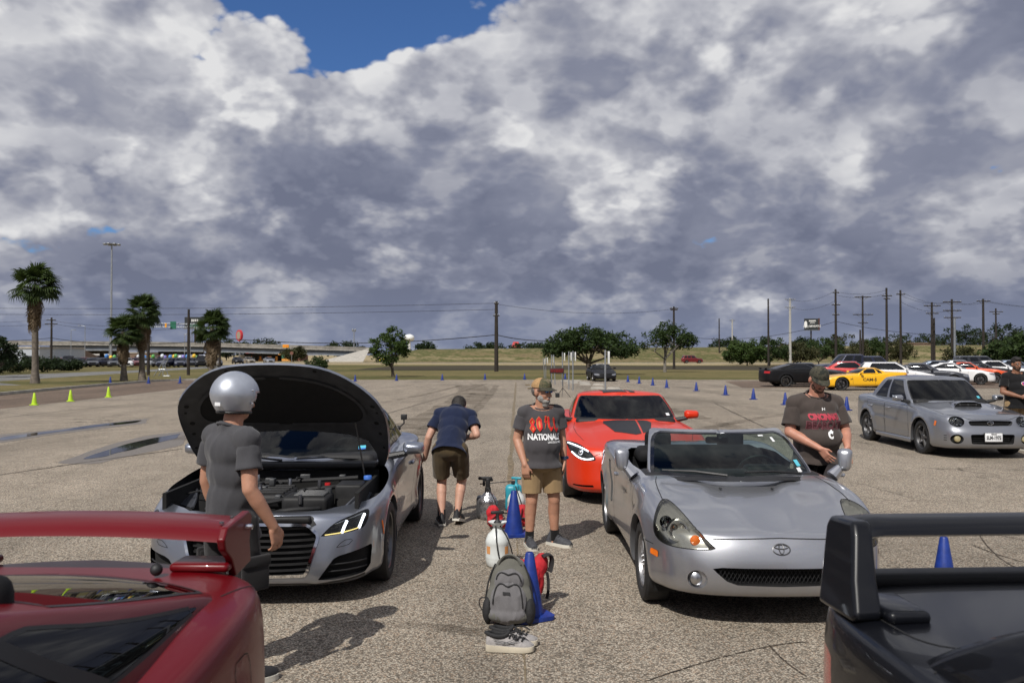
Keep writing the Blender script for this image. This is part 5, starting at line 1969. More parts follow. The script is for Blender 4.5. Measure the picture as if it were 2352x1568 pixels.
 for (u0,z0,du,dz,mt) in ((.235,.985,.028,.028,'sticker_cyan'),(.236,.975,.026,.012,'sticker_blue')):
  v0,v1 = c.vz(g,u0,z0),c.vz(g,u0,z0 + dz)
  pts = [(u0,v0),(u0 + du,v0),(u0 + du,v1),(u0,v1)]
  P = g.P(pts) + g.n(pts) * .004; P[:,1] -= c.l0
  mk('sticker',P,[(0,1,2,3)],mt,root,False)
 ac = MB()
 uv = np.array([[.62,c.vz(g,.62,1.05)]])
 P = g.P(uv)[0]; bx = (P[0] + .02,P[1] - c.l0,P[2])
 ac.lathe([(.03,0),(.022,.02),(.006,.022)],12,TM(bx,ry=R(60)))
 ac.tube([bx,(bx[0] + .06,bx[1],bx[2] + .05),(bx[0] + .06,bx[1],bx[2] + .09)],.009,6)
 ac.rbox((bx[0] + .06,bx[1],bx[2] + .12),(.065,.045,.06),.008)
 ac.build('suction_camera','black_trim',root)
 return c

paint('silver_blue',(.29,.312,.365),metal=.85,rough=.30,dirt=.06)
simple('hood_inner',(.045,.047,.050),.45,var=.15,scale=9)
BONNET_COUPE = build_bonnet_coupe()

# ------------------------------------------------------------------ orange sports car with black stripes
def build_orange():
 def deform(x,l,z):
  hood = (l > .2) & (l < 1.5) & (z > .55)
  z = z + np.where(hood,.016 * np.exp(-(x / .36) ** 4) * np.interp(l,[.2,.7,1.4],[0,.8,1]),0)
  z = z - np.where(hood,.012 * np.exp(-((x - .52) / .09) ** 2) * np.interp(l,[.3,.8,1.4],[0,.8,1]),0)
  side = (l > 1.2) & (l < 3.2) & (x > .6)
  x = x - np.where(side,.02 * np.exp(-((z - .45) / .10) ** 2),0)
  return x,l,z
 sp = dict(L=4.38,fo=.90,wb=2.55,track=1.61,tyre=(.335,.255,.246,'twin',5,'alloy_black'),paint='orange_paint',flare=.022,arch=.045,
    plan=[(0,0),(.28,0),(.55,.04),(.76,.16),(.88,.42),(.922,.75),(.922,1.1),(.90,1.7),(.895,2.3),(.915,3.0),(.925,3.5),(.90,3.9),(.80,4.2),(.5,4.36),(0,4.38)],
    lines=[(.90,[(0,.16),(.6,.15),(1.4,.16),(2.8,.16),(3.6,.2),(4.4,.28)],.12,.1),
      (.97,[(0,.175),(.6,.17),(1.4,.19),(2.8,.19),(3.6,.24),(4.4,.32)],.02,.03),
      (1.0,[(0,.27),(1,.28),(3,.30),(4.4,.42)],0,0),
      (1.0,[(0,.42),(1,.44),(3,.48),(4.4,.56)],.03,0),
      (1.0,[(0,.56),(.6,.62),(1,.66),(2,.70),(3,.76),(4.4,.78)],.05,0),
      (.99,[(0,.63),(.4,.69),(.9,.775),(1.4,.81),(2,.83),(3,.88),(3.6,.90),(4.4,.88)],.09,.04),
      (.93,[(0,.655),(.4,.735),(.9,.845),(1.4,.875),(2,.90),(3,.95),(3.6,.95),(4.4,.91)],.11,.06),
      (.75,[(0,.665),(.4,.745),(.9,.845),(1.4,.90),(2,.93),(3,.97),(3.6,.96),(4.4,.92)],.12,.06),
      (.40,[(0,.67),(.4,.755),(.9,.86),(1.4,.925),(2,.95),(3,.98),(4.4,.93)],.12,.06),
      (0,[(0,.67),(.4,.76),(.9,.865),(1.4,.93),(2,.95),(3,.98),(4.4,.93)],.12,.06)],
    deform=deform,
    cabin=dict(levels=[(1.40,.77,.38,4.15,.68,.30,[(1.2,.85),(2.5,.92),(4.2,.90)]),(1.46,.765,.37,4.05,.66,.30,[(1.2,.91),(2.5,.95),(4.2,.94)]),
         (1.80,.71,.28,3.65,.62,.22,[(1.2,1.09),(4,1.12)]),(2.12,.63,.20,3.05,.57,.14,[(1.2,1.25),(4,1.255)]),
         (2.20,.59,.17,2.95,.53,.12,[(1.2,1.28),(4,1.28)])],crown=.035))
 c = Car('striped_sports_car','orange sports car with black bonnet and roof stripes behind the silver roadster',sp,(1.60,10.3 + 2.175),0.0,h=.055)
 hl = [(.565,.565),(.60,.62),(.66,.68),(.75,.735),(.85,.755),(.905,.745),(.895,.70),(.85,.62),(.79,.57),(.70,.545),(.62,.55)]
 c.cut('headlight',smooth_poly(hl,1),'front',(0,.45),(.2,1))
 c.cut('grille',[(-.02,.585),(.44,.575),(.47,.54),(.45,.27),(.42,.24),(-.02,.235)],'front',(0,.35),(0,.6),rnd=.01)
 c.cut('corner_slot',[(.60,.235),(.84,.225),(.83,.245),(.61,.262)],'front',(0,.4),(0,.4))
 door = [(1.50,.24),(2.62,.24),(2.80,.5),(2.86,.84),(1.56,.82),(1.45,.55)]
 c.cut('door',door,'side',(.1,.92),(0,.62),rnd=.05)
 c.cut('cabin_hole',[(-.02,1.52),(.55,1.72),(.66,2.0),(.68,2.5),(.60,3.3),(-.02,3.5)],'top',(0,1),(.6,1))
 c.finish_body()
 root = c.root
 for o in c.pocket('headlight',.06,'alloy_black','black_gloss',mode='both',obj='headlight'):
  sg = 1 if sum(v.co.x for v in o.data.vertices) > 0 else -1
  ut,p = c.parts('headlight')[0]
  c.emit('lens',c.sh,ut,'lens',mode='right' if sg > 0 else 'left',parent=(o,o))
  for pts in ([(.66,.665),(.74,.712),(.83,.732),(.885,.732)],[(.60,.585),(.66,.562),(.74,.565),(.80,.59),(.85,.635)]):
   uv = c.sh.inv(resample(bcurve(pts,20),12),'front',(0,.45),(.2,1))
   P = c.sh.P(uv) - c.sh.n(uv) * .006
   m = MB(); m.tube([(sg * a[0],a[1] - c.l0,a[2]) for a in P],.009,8)
   m.build('led_arc','white_led',o)
  uv = c.sh.inv([(.74,.64)],'front',(0,.45),(.2,1)); q = c.sh.P(uv)[0]
  m = MB(); m.ell((sg * q[0],q[1] - c.l0 + .03,q[2]),.036); m.build('projector','chrome',o)
 c.pocket('grille',.10,'void','black_trim',shrink=.98)
 c.pocket('corner_slot',.03,'void','void',mode='both')
 for o in c.part('door','orange_paint','both'):
  right = sum(v.co.x for v in o.data.vertices) > 0
  ut,p = c.parts('door')[0]
  c.ribbon(c.sh,p,.007,'gap',.001,parent=o,mode='right' if right else 'left',closed=True)
 c.line([(.60,.60),(.53,.64),(0,.66)],'front',(0,.4),(.3,1),width=.007)
 c.line([(.69,.50),(.76,.80),(.77,1.15),(.72,1.65)],'top',(0,1),(.5,1),width=.006)
 c.mirror(.97,1.86,1.0,(.21,.12,.13),foot=(.13,-.03))
 g = c.cabin('glass_tint','glass_dark','glass_dark',belt=[.955,.955,.97,.99],top=[1.25,1.245,1.235,1.225],apil=.020,cpil=.035,bsplits=(.60,),slant=(0,-.05))
 c.interior(lf=1.5,lr=3.2,w=.66,zf=.26,dash_l=1.80,dash_z=.97,zs=-.03)
 # matt black stripes, wide one left of a thin orange gap
 bl = 'stripe_black'
 decal(c,c.sh,'stripe',[(0,.64),(.26,.78),(.36,1.30),(.33,1.52),(0,1.47)],'top',-1,bl,(0,.6),(.5,1))
 decal(c,c.sh,'stripe',[(0,.64),(.075,.69),(.10,1.48),(0,1.47)],'top',1,bl,(0,.6),(.5,1))
 decal(c,c.sh,'stripe',[(.10,.71),(.21,.78),(.30,1.30),(.27,1.50),(.125,1.48)],'top',1,bl,(0,.6),(.5,1))
 decal(c,g,'stripe',[(0,2.23),(.25,2.24),(.25,2.93),(0,2.93)],'top',-1,bl,(0,1),(.5,1),.004)
 decal(c,g,'stripe',[(0,2.23),(.09,2.23),(.09,2.93),(0,2.93)],'top',1,bl,(0,1),(.5,1),.004)
 decal(c,g,'stripe',[(.13,2.23),(.21,2.24),(.21,2.93),(.13,2.93)],'top',1,bl,(0,1),(.5,1),.004)
 P = g.P([(.268,c.vz(g,.268,.985)),(.292,c.vz(g,.292,.985)),(.292,c.vz(g,.292,1.02)),(.268,c.vz(g,.268,1.02))])
 P[:,1] -= c.l0 + .006
 mk('sticker',P,[(0,1,2,3)],'plate_white',root,False)
 # rear-view mirror and scuttle
 m = MB(); m.rbox((.0,2.10 - c.l0,1.20),(.22,.03,.06),.02); m.build('rear_view_mirror','black_trim',root)
 return c

paint('orange_paint',(.56,.026,.002),metal=.0,rough=.36,coat=.35,dirt=.02,spec=.4)
simple('stripe_black',(.010,.010,.011),.42,var=.1)
ORANGE = build_orange()

# ------------------------------------------------------------------ silver-blue sedan with bonnet scoop
def build_scoop_sedan():
 def deform(x,l,z):
  side = (l > 1.2) & (l < 3.6) & (x > .6)
  x = x - np.where(side,.012 * np.exp(-((z - .38) / .08) ** 2),0) + np.where(side,.006 * np.exp(-((z - .56) / .03) ** 2),0)
  hood = (l > .1) & (l < 1.3) & (z > .6)
  z = z + np.where(hood,.012 * np.exp(-(x / .48) ** 6),0)
  return x,l,z
 sp = dict(L=4.405,fo=.90,wb=2.525,track=1.50,tyre=(.318,.225,.228,'five',5,'alloy_dark'),paint='scoop_silver',flare=.030,arch=.05,
    plan=[(0,0),(.35,0),(.58,.03),(.74,.13),(.83,.36),(.862,.7),(.865,1.1),(.86,1.7),(.86,2.5),(.865,3.2),(.86,3.7),(.82,4.1),(.68,4.33),(.4,4.405),(0,4.405)],
    lines=[(.90,[(0,.18),(.6,.17),(1.4,.19),(2.8,.19),(3.6,.22),(4.4,.28)],.10,.1),
      (.965,[(0,.20),(.6,.19),(1.4,.21),(2.8,.21),(3.6,.26),(4.4,.32)],.02,.03),
      (1.0,[(0,.30),(1,.30),(3,.32),(4.4,.42)],0,0),
      (1.0,[(0,.46),(1,.48),(3,.50),(4.4,.54)],.0,0),
      (1.0,[(0,.54),(.2,.56),(1,.66),(2,.72),(3,.76),(4.4,.76)],.05,0),
      (.985,[(0,.66),(.3,.70),(.9,.79),(1.4,.84),(2,.87),(3,.90),(3.6,.92),(4.4,.92)],.075,.04),
      (.93,[(0,.71),(.3,.76),(.9,.84),(1.4,.89),(2,.92),(3,.95),(3.6,.98),(4.4,.97)],.11,.06),
      (.75,[(0,.735),(.3,.79),(.9,.865),(1.4,.925),(2,.95),(3,.98),(3.6,1.0),(4.4,.99)],.13,.06),
      (.40,[(0,.745),(.3,.80),(.9,.88),(1.4,.945),(2,.96),(3,.99),(4.4,1.0)],.13,.06),
      (0,[(0,.745),(.3,.80),(.9,.885),(1.4,.95),(2,.96),(3,.99),(4.4,1.0)],.13,.06)],
    deform=deform,
    cabin=dict(levels=[(1.30,.75,.26,3.85,.70,.20,[(1.2,.87),(2.5,.92),(4,.94)]),(1.34,.75,.26,3.80,.70,.20,[(1.2,.93),(2.5,.96),(4,.99)]),
         (1.66,.71,.20,3.55,.66,.16,[(1.2,1.15),(4,1.16)]),(1.98,.62,.14,3.22,.60,.10,[(1.2,1.355),(4,1.36)]),
         (2.05,.58,.12,3.14,.56,.08,[(1.2,1.385),(4,1.385)])],crown=.045))
 c = Car('scoop_sedan','silver-blue sedan with round headlamps, bonnet scoop and number plate',sp,(8.56,15.06 + 2.1625),R(-1.0),h=.055)
 hc,hz = .575,.655
 hl = [(hc + .125 * math.cos(a) * (1.0 + .10 * math.sin(a)),hz + .098 * math.sin(a)) for a in np.linspace(0,2 * PI,26)[:-1]]
 c.cut('headlight',hl,'front',(0,.45),(.2,1))
 c.cut('grille',[(-.02,.685),(.36,.675),(.39,.655),(.37,.605),(.34,.59),(-.02,.585)],'front',(0,.35),(.2,.8),rnd=.008)
 c.cut('air_intake',[(-.02,.445),(.36,.44),(.385,.425),(.37,.285),(.35,.27),(-.02,.265)],'front',(0,.35),(0,.5),rnd=.008)
 fg = [(.60 + .098 * math.cos(a),.355 + .085 * math.sin(a)) for a in np.linspace(0,2 * PI,22)[:-1]]
 c.cut('fog_lamp',fg,'front',(0,.42),(0,.5))
 d1 = [(1.45,.26),(2.50,.26),(2.52,.88),(1.50,.86),(1.42,.6)]
 d2 = [(2.525,.26),(3.02,.26),(3.14,.42),(3.35,.66),(3.42,.90),(2.535,.885)]
 c.cut('front_door',d1,'side',(.1,.92),(0,.62),rnd=.03)
 c.cut('rear_door',d2,'side',(.1,.92),(0,.62),rnd=.03)
 c.cut('cabin_hole',[(-.02,1.42),(.55,1.55),(.66,1.75),(.68,2.5),(.60,3.45),(-.02,3.6)],'top',(0,1),(.6,1))
 c.finish_body()
 root = c.root
 y = lambda l: l - c.l0
 for o in c.pocket('headlight',.07,'alloy_black','black_gloss',mode='both'):
  sg = 1 if sum(v.co.x for v in o.data.vertices) > 0 else -1
  ut,p = c.parts('headlight')[0]
  md = 'right' if sg > 0 else 'left'
  c.emit('lens',c.sh,ut,'lens',mode=md,parent=(o,o))
  c.ribbon(c.sh,p,.010,'scoop_silver',.004,'bezel',parent=o,mode=md,closed=True)
  for (x,z,r) in ((hc + .03,hz + .030,.050),(hc + .01,hz - .045,.034),(hc - .055,hz - .04,.028),(hc + .075,hz - .02,.026)):
   q = c.sh.P(c.sh.inv([(x,z)],'front',(0,.45),(.2,1)))[0]
   m = MB(); m.lathe([(r,-.012),(r * .9,0),(r * .5,.03),(.001,.035)],20,TM((sg * q[0],q[1] - c.l0 + .04,q[2])) @ AX_Y)
   m.build('reflector','chrome',o)
 gr = c.pocket('grille',.06,'void','scoop_silver',shrink=.97)[0]
 bd = MB()
 yy = y(.085)
 bd.tube([(.055 * math.cos(a),yy,.637 + .030 * math.sin(a)) for a in np.linspace(0,2 * PI,21)],.004,5,False)
 bd.build('badge','chrome',gr)
 for (dx,dz) in ((-.03,.008),(.0,-.008),(.016,.010),(.03,-.004),(.018,-.012),(.008,.002)):
  s_ = MB(); s_.ell((dx,yy,.637 + dz),(.005,.004,.005),8,6); s_.build('badge_star','chrome',gr)
 m = MB()
 for zz in (.612,.637,.660):
  m.tube([(-.34,yy + .03,zz),(.34,yy + .03,zz)],.004,5)
 m.build('grille_bar','dark_plastic',gr)
 lo = c.pocket('air_intake',.10,'void','black_trim',shrink=.97)[0]
 m = MB()
 for zz in (.30,.335,.37,.405):
  m.tube([(-.33,y(.06),zz),(.33,y(.06),zz)],.004,5)
 m.build('slat','dark_plastic',lo)
 for o in c.pocket('fog_lamp',.05,'void','black_trim',mode='both'):
  sg = 1 if sum(v.co.x for v in o.data.vertices) > 0 else -1
  q = c.sh.P(c.sh.inv([(.585,.355)],'front',(0,.45),(0,.5)))[0]
  m = MB(); m.lathe([(.056,.03),(.056,.0),(.042,-.016),(.001,-.022)],24,TM((sg * q[0],q[1] - c.l0 + .025,q[2])) @ AX_Y)
  m.build('lamp','fog_gold',o)
 c.line([(.42,.57),(.40,.655)],'side',(.05,.4),(0,.7),width=.05,mat='amber',name='side_marker',off=.004)
 for k,zz in enumerate((.33,.37,.41)):
  c.line([(.735,zz),(.765,zz)],'front',(0,.45),(0,.6),width=.012,mat='gap',name='bumper_slot')
 for nm,lh in (('front_door',2.36),('rear_door',3.22)):
  for o in c.part(nm,'scoop_silver','both',obj='door'):
   right = sum(v.co.x for v in o.data.vertices) > 0
   ut,p = c.parts(nm)[0]
   c.ribbon(c.sh,p,.008,'gap',.001,parent=o,mode='right' if right else 'left',closed=True)
   q = c.sh.P(c.sh.inv([(lh,.78)],'side',(.1,.92),(0,.62)))[0]
   h = MB(); h.rbox(((q[0] + .012) * (1 if right else -1),q[1] - c.l0,q[2]),(.035,.17,.035),.012)
   h.build('handle','scoop_silver',o)
 c.line([(.0,.70),(.36,.692),(.44,.735),(.66,.775)],'front',(0,.4),(.3,1),width=.007)
 c.line([(.70,.35),(.715,.80),(.70,1.3),(.66,1.5)],'top',(0,1),(.5,1),width=.006)
 # side skirt
 for sg in (-1,1):
  sk = MB()
  sk.rbox((sg * .835,y(2.16),.215),(.06,1.62,.09),.025)
  sk.build('side_skirt','scoop_silver',root)
 c.mirror(.97,1.60,1.01,(.20,.13,.125),foot=(.12,-.03))
 # bonnet scoop
 sc = MB()
 n = 9
 rows = []
 for (l,w,zt) in ((.84,.285,.972),(.88,.29,.985),(1.0,.275,.988),(1.14,.24,.975),(1.30,.20,.945)):
  rw = []
  for k in range(n):
   t = -1 + 2 * k / (n - 1)
   zb = .880 + (l - .86) * .14
   rw.append((w * t * (1.0 if abs(t) > .99 else .97),y(l),zb - .02 + (zt - zb + .02) * (1 - abs(t) ** 5)))
  rows.append(rw)
 v = [p for r in rows for p in r]
 f = [(i * n + k,i * n + k + 1,(i + 1) * n + k + 1,(i + 1) * n + k) for i in range(len(rows) - 1) for k in range(n - 1)]
 sc.add(v,f)
 so = sc.build('hood_scoop','scoop_silver',root)
 mo = MB(); mo.rbox((0,y(.862),.922),(.50,.02,.040),.008); mo.build('scoop_mouth','void',so)
 for xx in (-.15,0,.15):
  m = MB(); m.box((xx,y(.850),.922),(.005,.008,.040)); m.build('scoop_vane','scoop_silver',so)
 g = c.cabin('glass_tint','glass_dark','glass_dark',belt=[.965,.965,.985,1.02],top=[1.345,1.335,1.33,1.32],bsplits=(.505,),apil=.022,cpil=.045,slant=(0,-.035),pillar=.022)
 c.interior(lf=1.45,lr=3.3,w=.66,zf=.30,dash_l=1.66,dash_z=.99,zs=.02)
 P = g.P([(.255,c.vz(g,.255,1.0)),(.285,c.vz(g,.285,1.0)),(.285,c.vz(g,.285,1.045)),(.255,c.vz(g,.255,1.045))]); P[:,1] -= c.l0 + .006
 mk('sticker',P,[(0,1,2,3)],'sticker_cyan',root,False)
 # number plate
 pl = MB(); pl.rbox((0,y(-.012),.385),(.33,.012,.175),.005)
 po = pl.build('number_plate','black_trim',root)
 w = MB(); w.rbox((0,y(-.020),.392),(.305,.006,.150),.003); w.build('plate_face','plate_white',po)
 A = Matrix.Translation((0,y(-.0255),.385)) @ Matrix.Rotation(R(90),4,'X')
 lettering('plate_number','SLM-1975',.088,A,'black_print',po,bold=.002,sx=.72)
 lettering('plate_state','TEXAS',.03,Matrix.Translation((0,y(-.0255),.447)) @ Matrix.Rotation(R(90),4,'X'),'black_print',po,bold=.001,sx=1.1)
 return c

paint('scoop_silver',(.335,.348,.378),metal=.85,rough=.33,dirt=.06)
simple('fog_gold',(.62,.55,.32),.15,metal=.6)
SCOOP = build_scoop_sedan()

# ------------------------------------------------------------------ the two cars beside the camera
def build_red_winged():
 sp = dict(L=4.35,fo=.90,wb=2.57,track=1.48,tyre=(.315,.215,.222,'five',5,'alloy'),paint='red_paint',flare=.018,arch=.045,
    plan=[(0,0),(.35,0),(.6,.05),(.76,.18),(.84,.45),(.865,.8),(.865,1.4),(.86,2.2),(.865,3.0),(.865,3.5),(.83,3.9),(.72,4.18),(.45,4.33),(0,4.35)],
    lines=[(.90,[(0,.17),(1.4,.17),(2.8,.17),(3.6,.2),(4.35,.28)],.12,.1),
      (.965,[(0,.19),(1.4,.19),(2.8,.19),(3.6,.24),(4.35,.32)],.03,.03),
      (1.0,[(0,.29),(1,.30),(3,.32),(4.35,.42)],0,0),
      (1.0,[(0,.44),(1,.46),(3,.50),(4.35,.56)],.0,0),
      (1.0,[(0,.56),(1,.66),(2,.72),(3,.78),(4.35,.80)],.05,.03),
      (.98,[(0,.64),(.4,.68),(.9,.75),(1.4,.80),(2,.84),(3,.89),(3.6,.93),(4.35,.93)],.09,.06),
      (.91,[(0,.67),(.4,.72),(.9,.80),(1.4,.85),(2,.88),(3,.93),(3.6,.965),(4.35,.965)],.10,.10),
      (.72,[(0,.68),(.4,.74),(.9,.83),(1.4,.89),(2,.92),(3,.95),(3.6,.985),(4.35,.985)],.11,.12),
      (.38,[(0,.68),(.4,.75),(.9,.84),(1.4,.90),(2,.93),(3,.95),(4.35,.99)],.11,.12),
      (0,[(0,.68),(.4,.75),(.9,.845),(1.4,.905),(2,.93),(3,.95),(4.35,.99)],.11,.12)],
    cabin=dict(levels=[(1.25,.76,.33,4.10,.70,.26,[(1.2,.85),(2.5,.90),(4.2,.93)]),(1.30,.76,.33,4.05,.69,.25,[(1.2,.91),(2.5,.94),(4.2,.985)]),
         (1.66,.71,.25,3.48,.65,.30,[(1.2,1.10),(4,1.11)]),(2.00,.63,.18,2.86,.60,.22,[(1.2,1.255),(2.3,1.275),(2.9,1.215)]),
         (2.08,.58,.15,2.74,.55,.20,[(1.2,1.285),(2.3,1.295),(2.9,1.23)])],crown=.03))
 c = Car('red_winged_coupe','glossy red hatchback coupe with tall rear wing, cut off at the lower left',sp,(-1.80,3.72 - (4.35 - 2.185)),R(-1.5),h=.05)
 c.cut('door',[(1.48,.23),(2.60,.23),(2.78,.5),(2.82,.86),(1.52,.82),(1.43,.55)],'side',(.1,.92),(0,.62),rnd=.05)
 c.cut('tail_lamp',[(.42,.70),(.76,.70),(.80,.76),(.78,.86),(.60,.87),(.44,.84)],'rear',(.6,1),(.2,.8),rnd=.02)
 c.cut('marker',rounded([(4.02,.60),(4.09,.60),(4.09,.66),(4.02,.66)],.01),'side',(.5,.95),(0,.7))
 c.cut('cabin_hole',[(-.02,1.4),(.55,1.55),(.66,1.8),(.68,2.4),(.58,3.6),(-.02,3.80)],'top',(0,1),(.6,1))
 c.finish_body()
 root = c.root
 y = lambda l: l - c.l0
 for o in c.part('door','red_paint','both'):
  right = sum(v.co.x for v in o.data.vertices) > 0
  ut,p = c.parts('door')[0]
  c.ribbon(c.sh,p,.006,'gap',.001,parent=o,mode='right' if right else 'left',closed=True)
 c.part('tail_lamp','red_lens','both')
 c.part('marker','red_lens','both',obj='side_marker',off=.004)
 c.cabin('glass_dark','glass_dark','glass_dark',belt=[.95,.955,.985,.995],top=[1.25,1.235,1.19,1.232],apil=.02,cpil=.018,slant=(0,-.05),h=.035)
 c.ribbon(c.gh,[(.535,c.vz(c.gh,.535,.97)),(.53,c.vz(c.gh,.53,1.24))],.05,'black_trim',.0012,'door_pillar',mode='both')
 c.interior(lf=1.42,lr=3.3,w=.66,zf=.26,dash_l=1.62,dash_z=.95,zs=-.03)
 c.line([(3.95,.60),(3.97,.80),(3.95,.95)],'side',(.5,.95),(0,.8),width=.005)
 c.line([(3.45,.70),(3.62,.70),(3.63,.83),(3.46,.83),(3.45,.70)],'side',(.5,.95),(0,.7),width=.004,mode='right')
 c.line([(.70,3.75),(.74,4.0),(.68,4.22)],'top',(.5,1),(.5,1),width=.006)
 # wing: aerofoil with a slight droop, two end plates and a lower blade
 def foil(lc,zc,hw,chord,th,droop,n=24):
  prof = [(0,0),(.08,.55),(.25,1.0),(.55,.85),(.85,.35),(1.0,.05),(.85,-.05),(.5,-.25),(.15,-.3)]
  v = []; f = []
  k = len(prof)
  for i in range(n + 1):
   t = -1 + 2 * i / n
   for (a,b) in prof:
    v.append((hw * t,y(lc + chord * (a - .5) + .05 * (1 - abs(t) ** 2) * 0),zc + th * b - droop * t * t + .05 * a))
  for i in range(n):
   for j in range(k):
    f.append((i * k + j,i * k + (j + 1) % k,(i + 1) * k + (j + 1) % k,(i + 1) * k + j))
  f.append(tuple(range(k))); f.append(tuple(n * k + j for j in reversed(range(k))))
  return v,f
 m = MB(); m.add(*foil(4.13,1.135,.60,.27,.035,.022)); wg = m.build('wing','red_paint',root,sharp=50)
 for sg in (-1,1):
  e = MB()
  pts = [(3.98,1.125),(4.02,1.168),(4.27,1.19),(4.31,1.165),(4.28,1.06),(4.30,.97),(4.12,.95),(4.07,1.03),(4.00,1.08)]
  v = [(sg * .595,y(a),b) for a,b in pts] + [(sg * .628,y(a),b) for a,b in pts]
  n = len(pts)
  e.add(v,[tuple(range(n)),tuple(reversed(range(n,2 * n)))] + [(i,n + i,n + (i + 1) % n,(i + 1) % n) for i in range(n)])
  eo = e.build('wing_stay','red_paint',wg,sharp=30)
  bm = eo.modifiers.new('soft','BEVEL'); bm.width = .008; bm.segments = 3
  b = MB(); b.rbox((sg * .50,y(4.12),1.0),(.24,.16,.035),.016); b.build('wing_foot','red_paint',wg)
  p = MB(); p.lathe([(.001,.03),(.012,.028),(.014,0)],10,TM((sg * .63,y(4.22),1.13),ry=R(90))); p.build('end_bolt','chrome',wg)
 for sx in (-.58,.58):
  for ll in (4.08,4.20):
   b = MB(); b.lathe([(.001,.006),(.009,.006),(.010,0)],10,TM((sx,y(ll),1.172))); b.build('wing_bolt','alloy_dark',wg)
 b = MB(); b.ell((.36,y(3.98),1.01),(.024,.024,.024),14,10); b.build('tow_knob','black_trim',root)
 w = MB(); w.rbox((-.35,y(3.62),1.085),(.36,.05,.03),.012); w.build('rear_wiper','black_trim',root)
 return c

def build_dark_winged():
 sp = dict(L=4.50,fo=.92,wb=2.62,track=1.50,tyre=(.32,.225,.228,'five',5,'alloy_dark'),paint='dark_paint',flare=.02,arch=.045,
    plan=[(0,0),(.4,0),(.62,.05),(.77,.18),(.85,.45),(.875,.8),(.875,1.4),(.87,2.2),(.875,3.0),(.875,3.6),(.86,4.05),(.81,4.32),(.62,4.46),(.3,4.5),(0,4.5)],
    lines=[(.90,[(0,.17),(1.4,.17),(2.8,.17),(3.6,.2),(4.5,.28)],.12,.1),
      (.965,[(0,.19),(1.4,.19),(2.8,.19),(3.6,.24),(4.5,.32)],.03,.03),
      (1.0,[(0,.29),(1,.30),(3,.32),(4.5,.42)],0,0),
      (1.0,[(0,.46),(1,.48),(3,.52),(4.5,.58)],.0,0),
      (1.0,[(0,.58),(1,.68),(2,.74),(3,.80),(4.5,.84)],.05,.02),
      (.985,[(0,.66),(.4,.70),(.9,.78),(1.4,.84),(2,.88),(3,.93),(3.6,.97),(4.5,.97)],.09,.03),
      (.94,[(0,.70),(.4,.74),(.9,.83),(1.4,.88),(2,.92),(3,.97),(3.6,1.0),(4.5,1.0)],.10,.05),
      (.72,[(0,.71),(.4,.77),(.9,.86),(1.4,.91),(2,.95),(3,.99),(3.6,1.01),(4.5,1.01)],.11,.06),
      (.38,[(0,.71),(.4,.78),(.9,.87),(1.4,.92),(2,.96),(3,1.0),(4.5,1.015)],.11,.06),
      (0,[(0,.71),(.4,.78),(.9,.875),(1.4,.925),(2,.96),(3,1.0),(4.5,1.015)],.11,.06)],
    cabin=dict(levels=[(1.28,.76,.30,3.80,.80,.10,[(1.2,.88),(2.5,.93),(4,.95)]),(1.33,.76,.30,3.76,.795,.10,[(1.2,.94),(2.5,.97),(4,1.0)]),
         (1.66,.72,.23,3.48,.74,.09,[(1.2,1.14),(4,1.16)]),(1.98,.63,.16,3.08,.66,.08,[(1.2,1.33),(4,1.33)]),
         (2.05,.58,.14,2.98,.61,.07,[(1.2,1.36),(4,1.36)])],crown=.04))
 c = Car('dark_winged_sedan','near-black sedan with boot-mounted rear wing, cut off at the lower right',sp,(2.00,3.28 - (4.5 - 2.23)),R(3.0),h=.05)
 c.cut('tail_lamp',[(.40,.68),(.80,.68),(.845,.74),(.84,.86),(.60,.88),(.42,.86)],'rear',(.6,1),(.2,.8),rnd=.02)
 c.cut('marker',rounded([(4.18,.56),(4.26,.56),(4.27,.66),(4.18,.66)],.01),'side',(.5,.95),(0,.7))
 c.cut('rear_door',[(2.56,.26),(3.05,.26),(3.18,.46),(3.42,.70),(3.46,.93),(2.56,.90)],'side',(.1,.92),(0,.62),rnd=.03)
 c.cut('front_door',[(1.48,.26),(2.54,.26),(2.54,.90),(1.52,.86),(1.45,.6)],'side',(.1,.92),(0,.62),rnd=.03)
 c.cut('cabin_hole',[(-.02,1.42),(.55,1.55),(.66,1.8),(.68,2.4),(.62,3.35),(-.02,3.45)],'top',(0,1),(.6,1))
 c.finish_body()
 root = c.root
 y = lambda l: l - c.l0
 for nm in ('rear_door','front_door'):
  for o in c.part(nm,'dark_paint','both',obj='door'):
   right = sum(v.co.x for v in o.data.vertices) > 0
   ut,p = c.parts(nm)[0]
   c.ribbon(c.sh,p,.006,'gap',.001,parent=o,mode='right' if right else 'left',closed=True)
 c.part('tail_lamp','red_lens','both')
 c.part('marker','red_lens','both',obj='side_marker',off=.004)
 c.cabin('glass_dark','glass_dark','glass_dark',belt=[.975,.975,.995,1.03],top=[1.32,1.305,1.30,1.30],apil=.02,cpil=.04,bsplits=(.49,),slant=(0,-.02),h=.035)
 c.interior(lf=1.45,lr=3.3,w=.66,zf=.28,dash_l=1.66,dash_z=.98)
 # boot lid lines, lip
 c.line([(0,3.74),(.55,3.72),(.66,3.70),(.72,3.80),(.74,4.30),(.70,4.42)],'top',(.5,1),(.5,1),width=.008)
 c.line([(.66,3.70),(.80,3.55)],'top',(.5,1),(.5,1),width=.006)
 lp = MB(); lp.rbox((0,y(4.42),1.02),(1.36,.10,.06),.02); lp.build('boot_lip','black_trim',root)
 # wing
 prof = [(0,.0),(.05,.4),(.2,.9),(.5,1.0),(.85,.6),(1.0,.25),(.95,.0),(.5,-.1),(.15,-.35)]
 n = 30; k = len(prof)
 v = []; f = []
 hw = .76
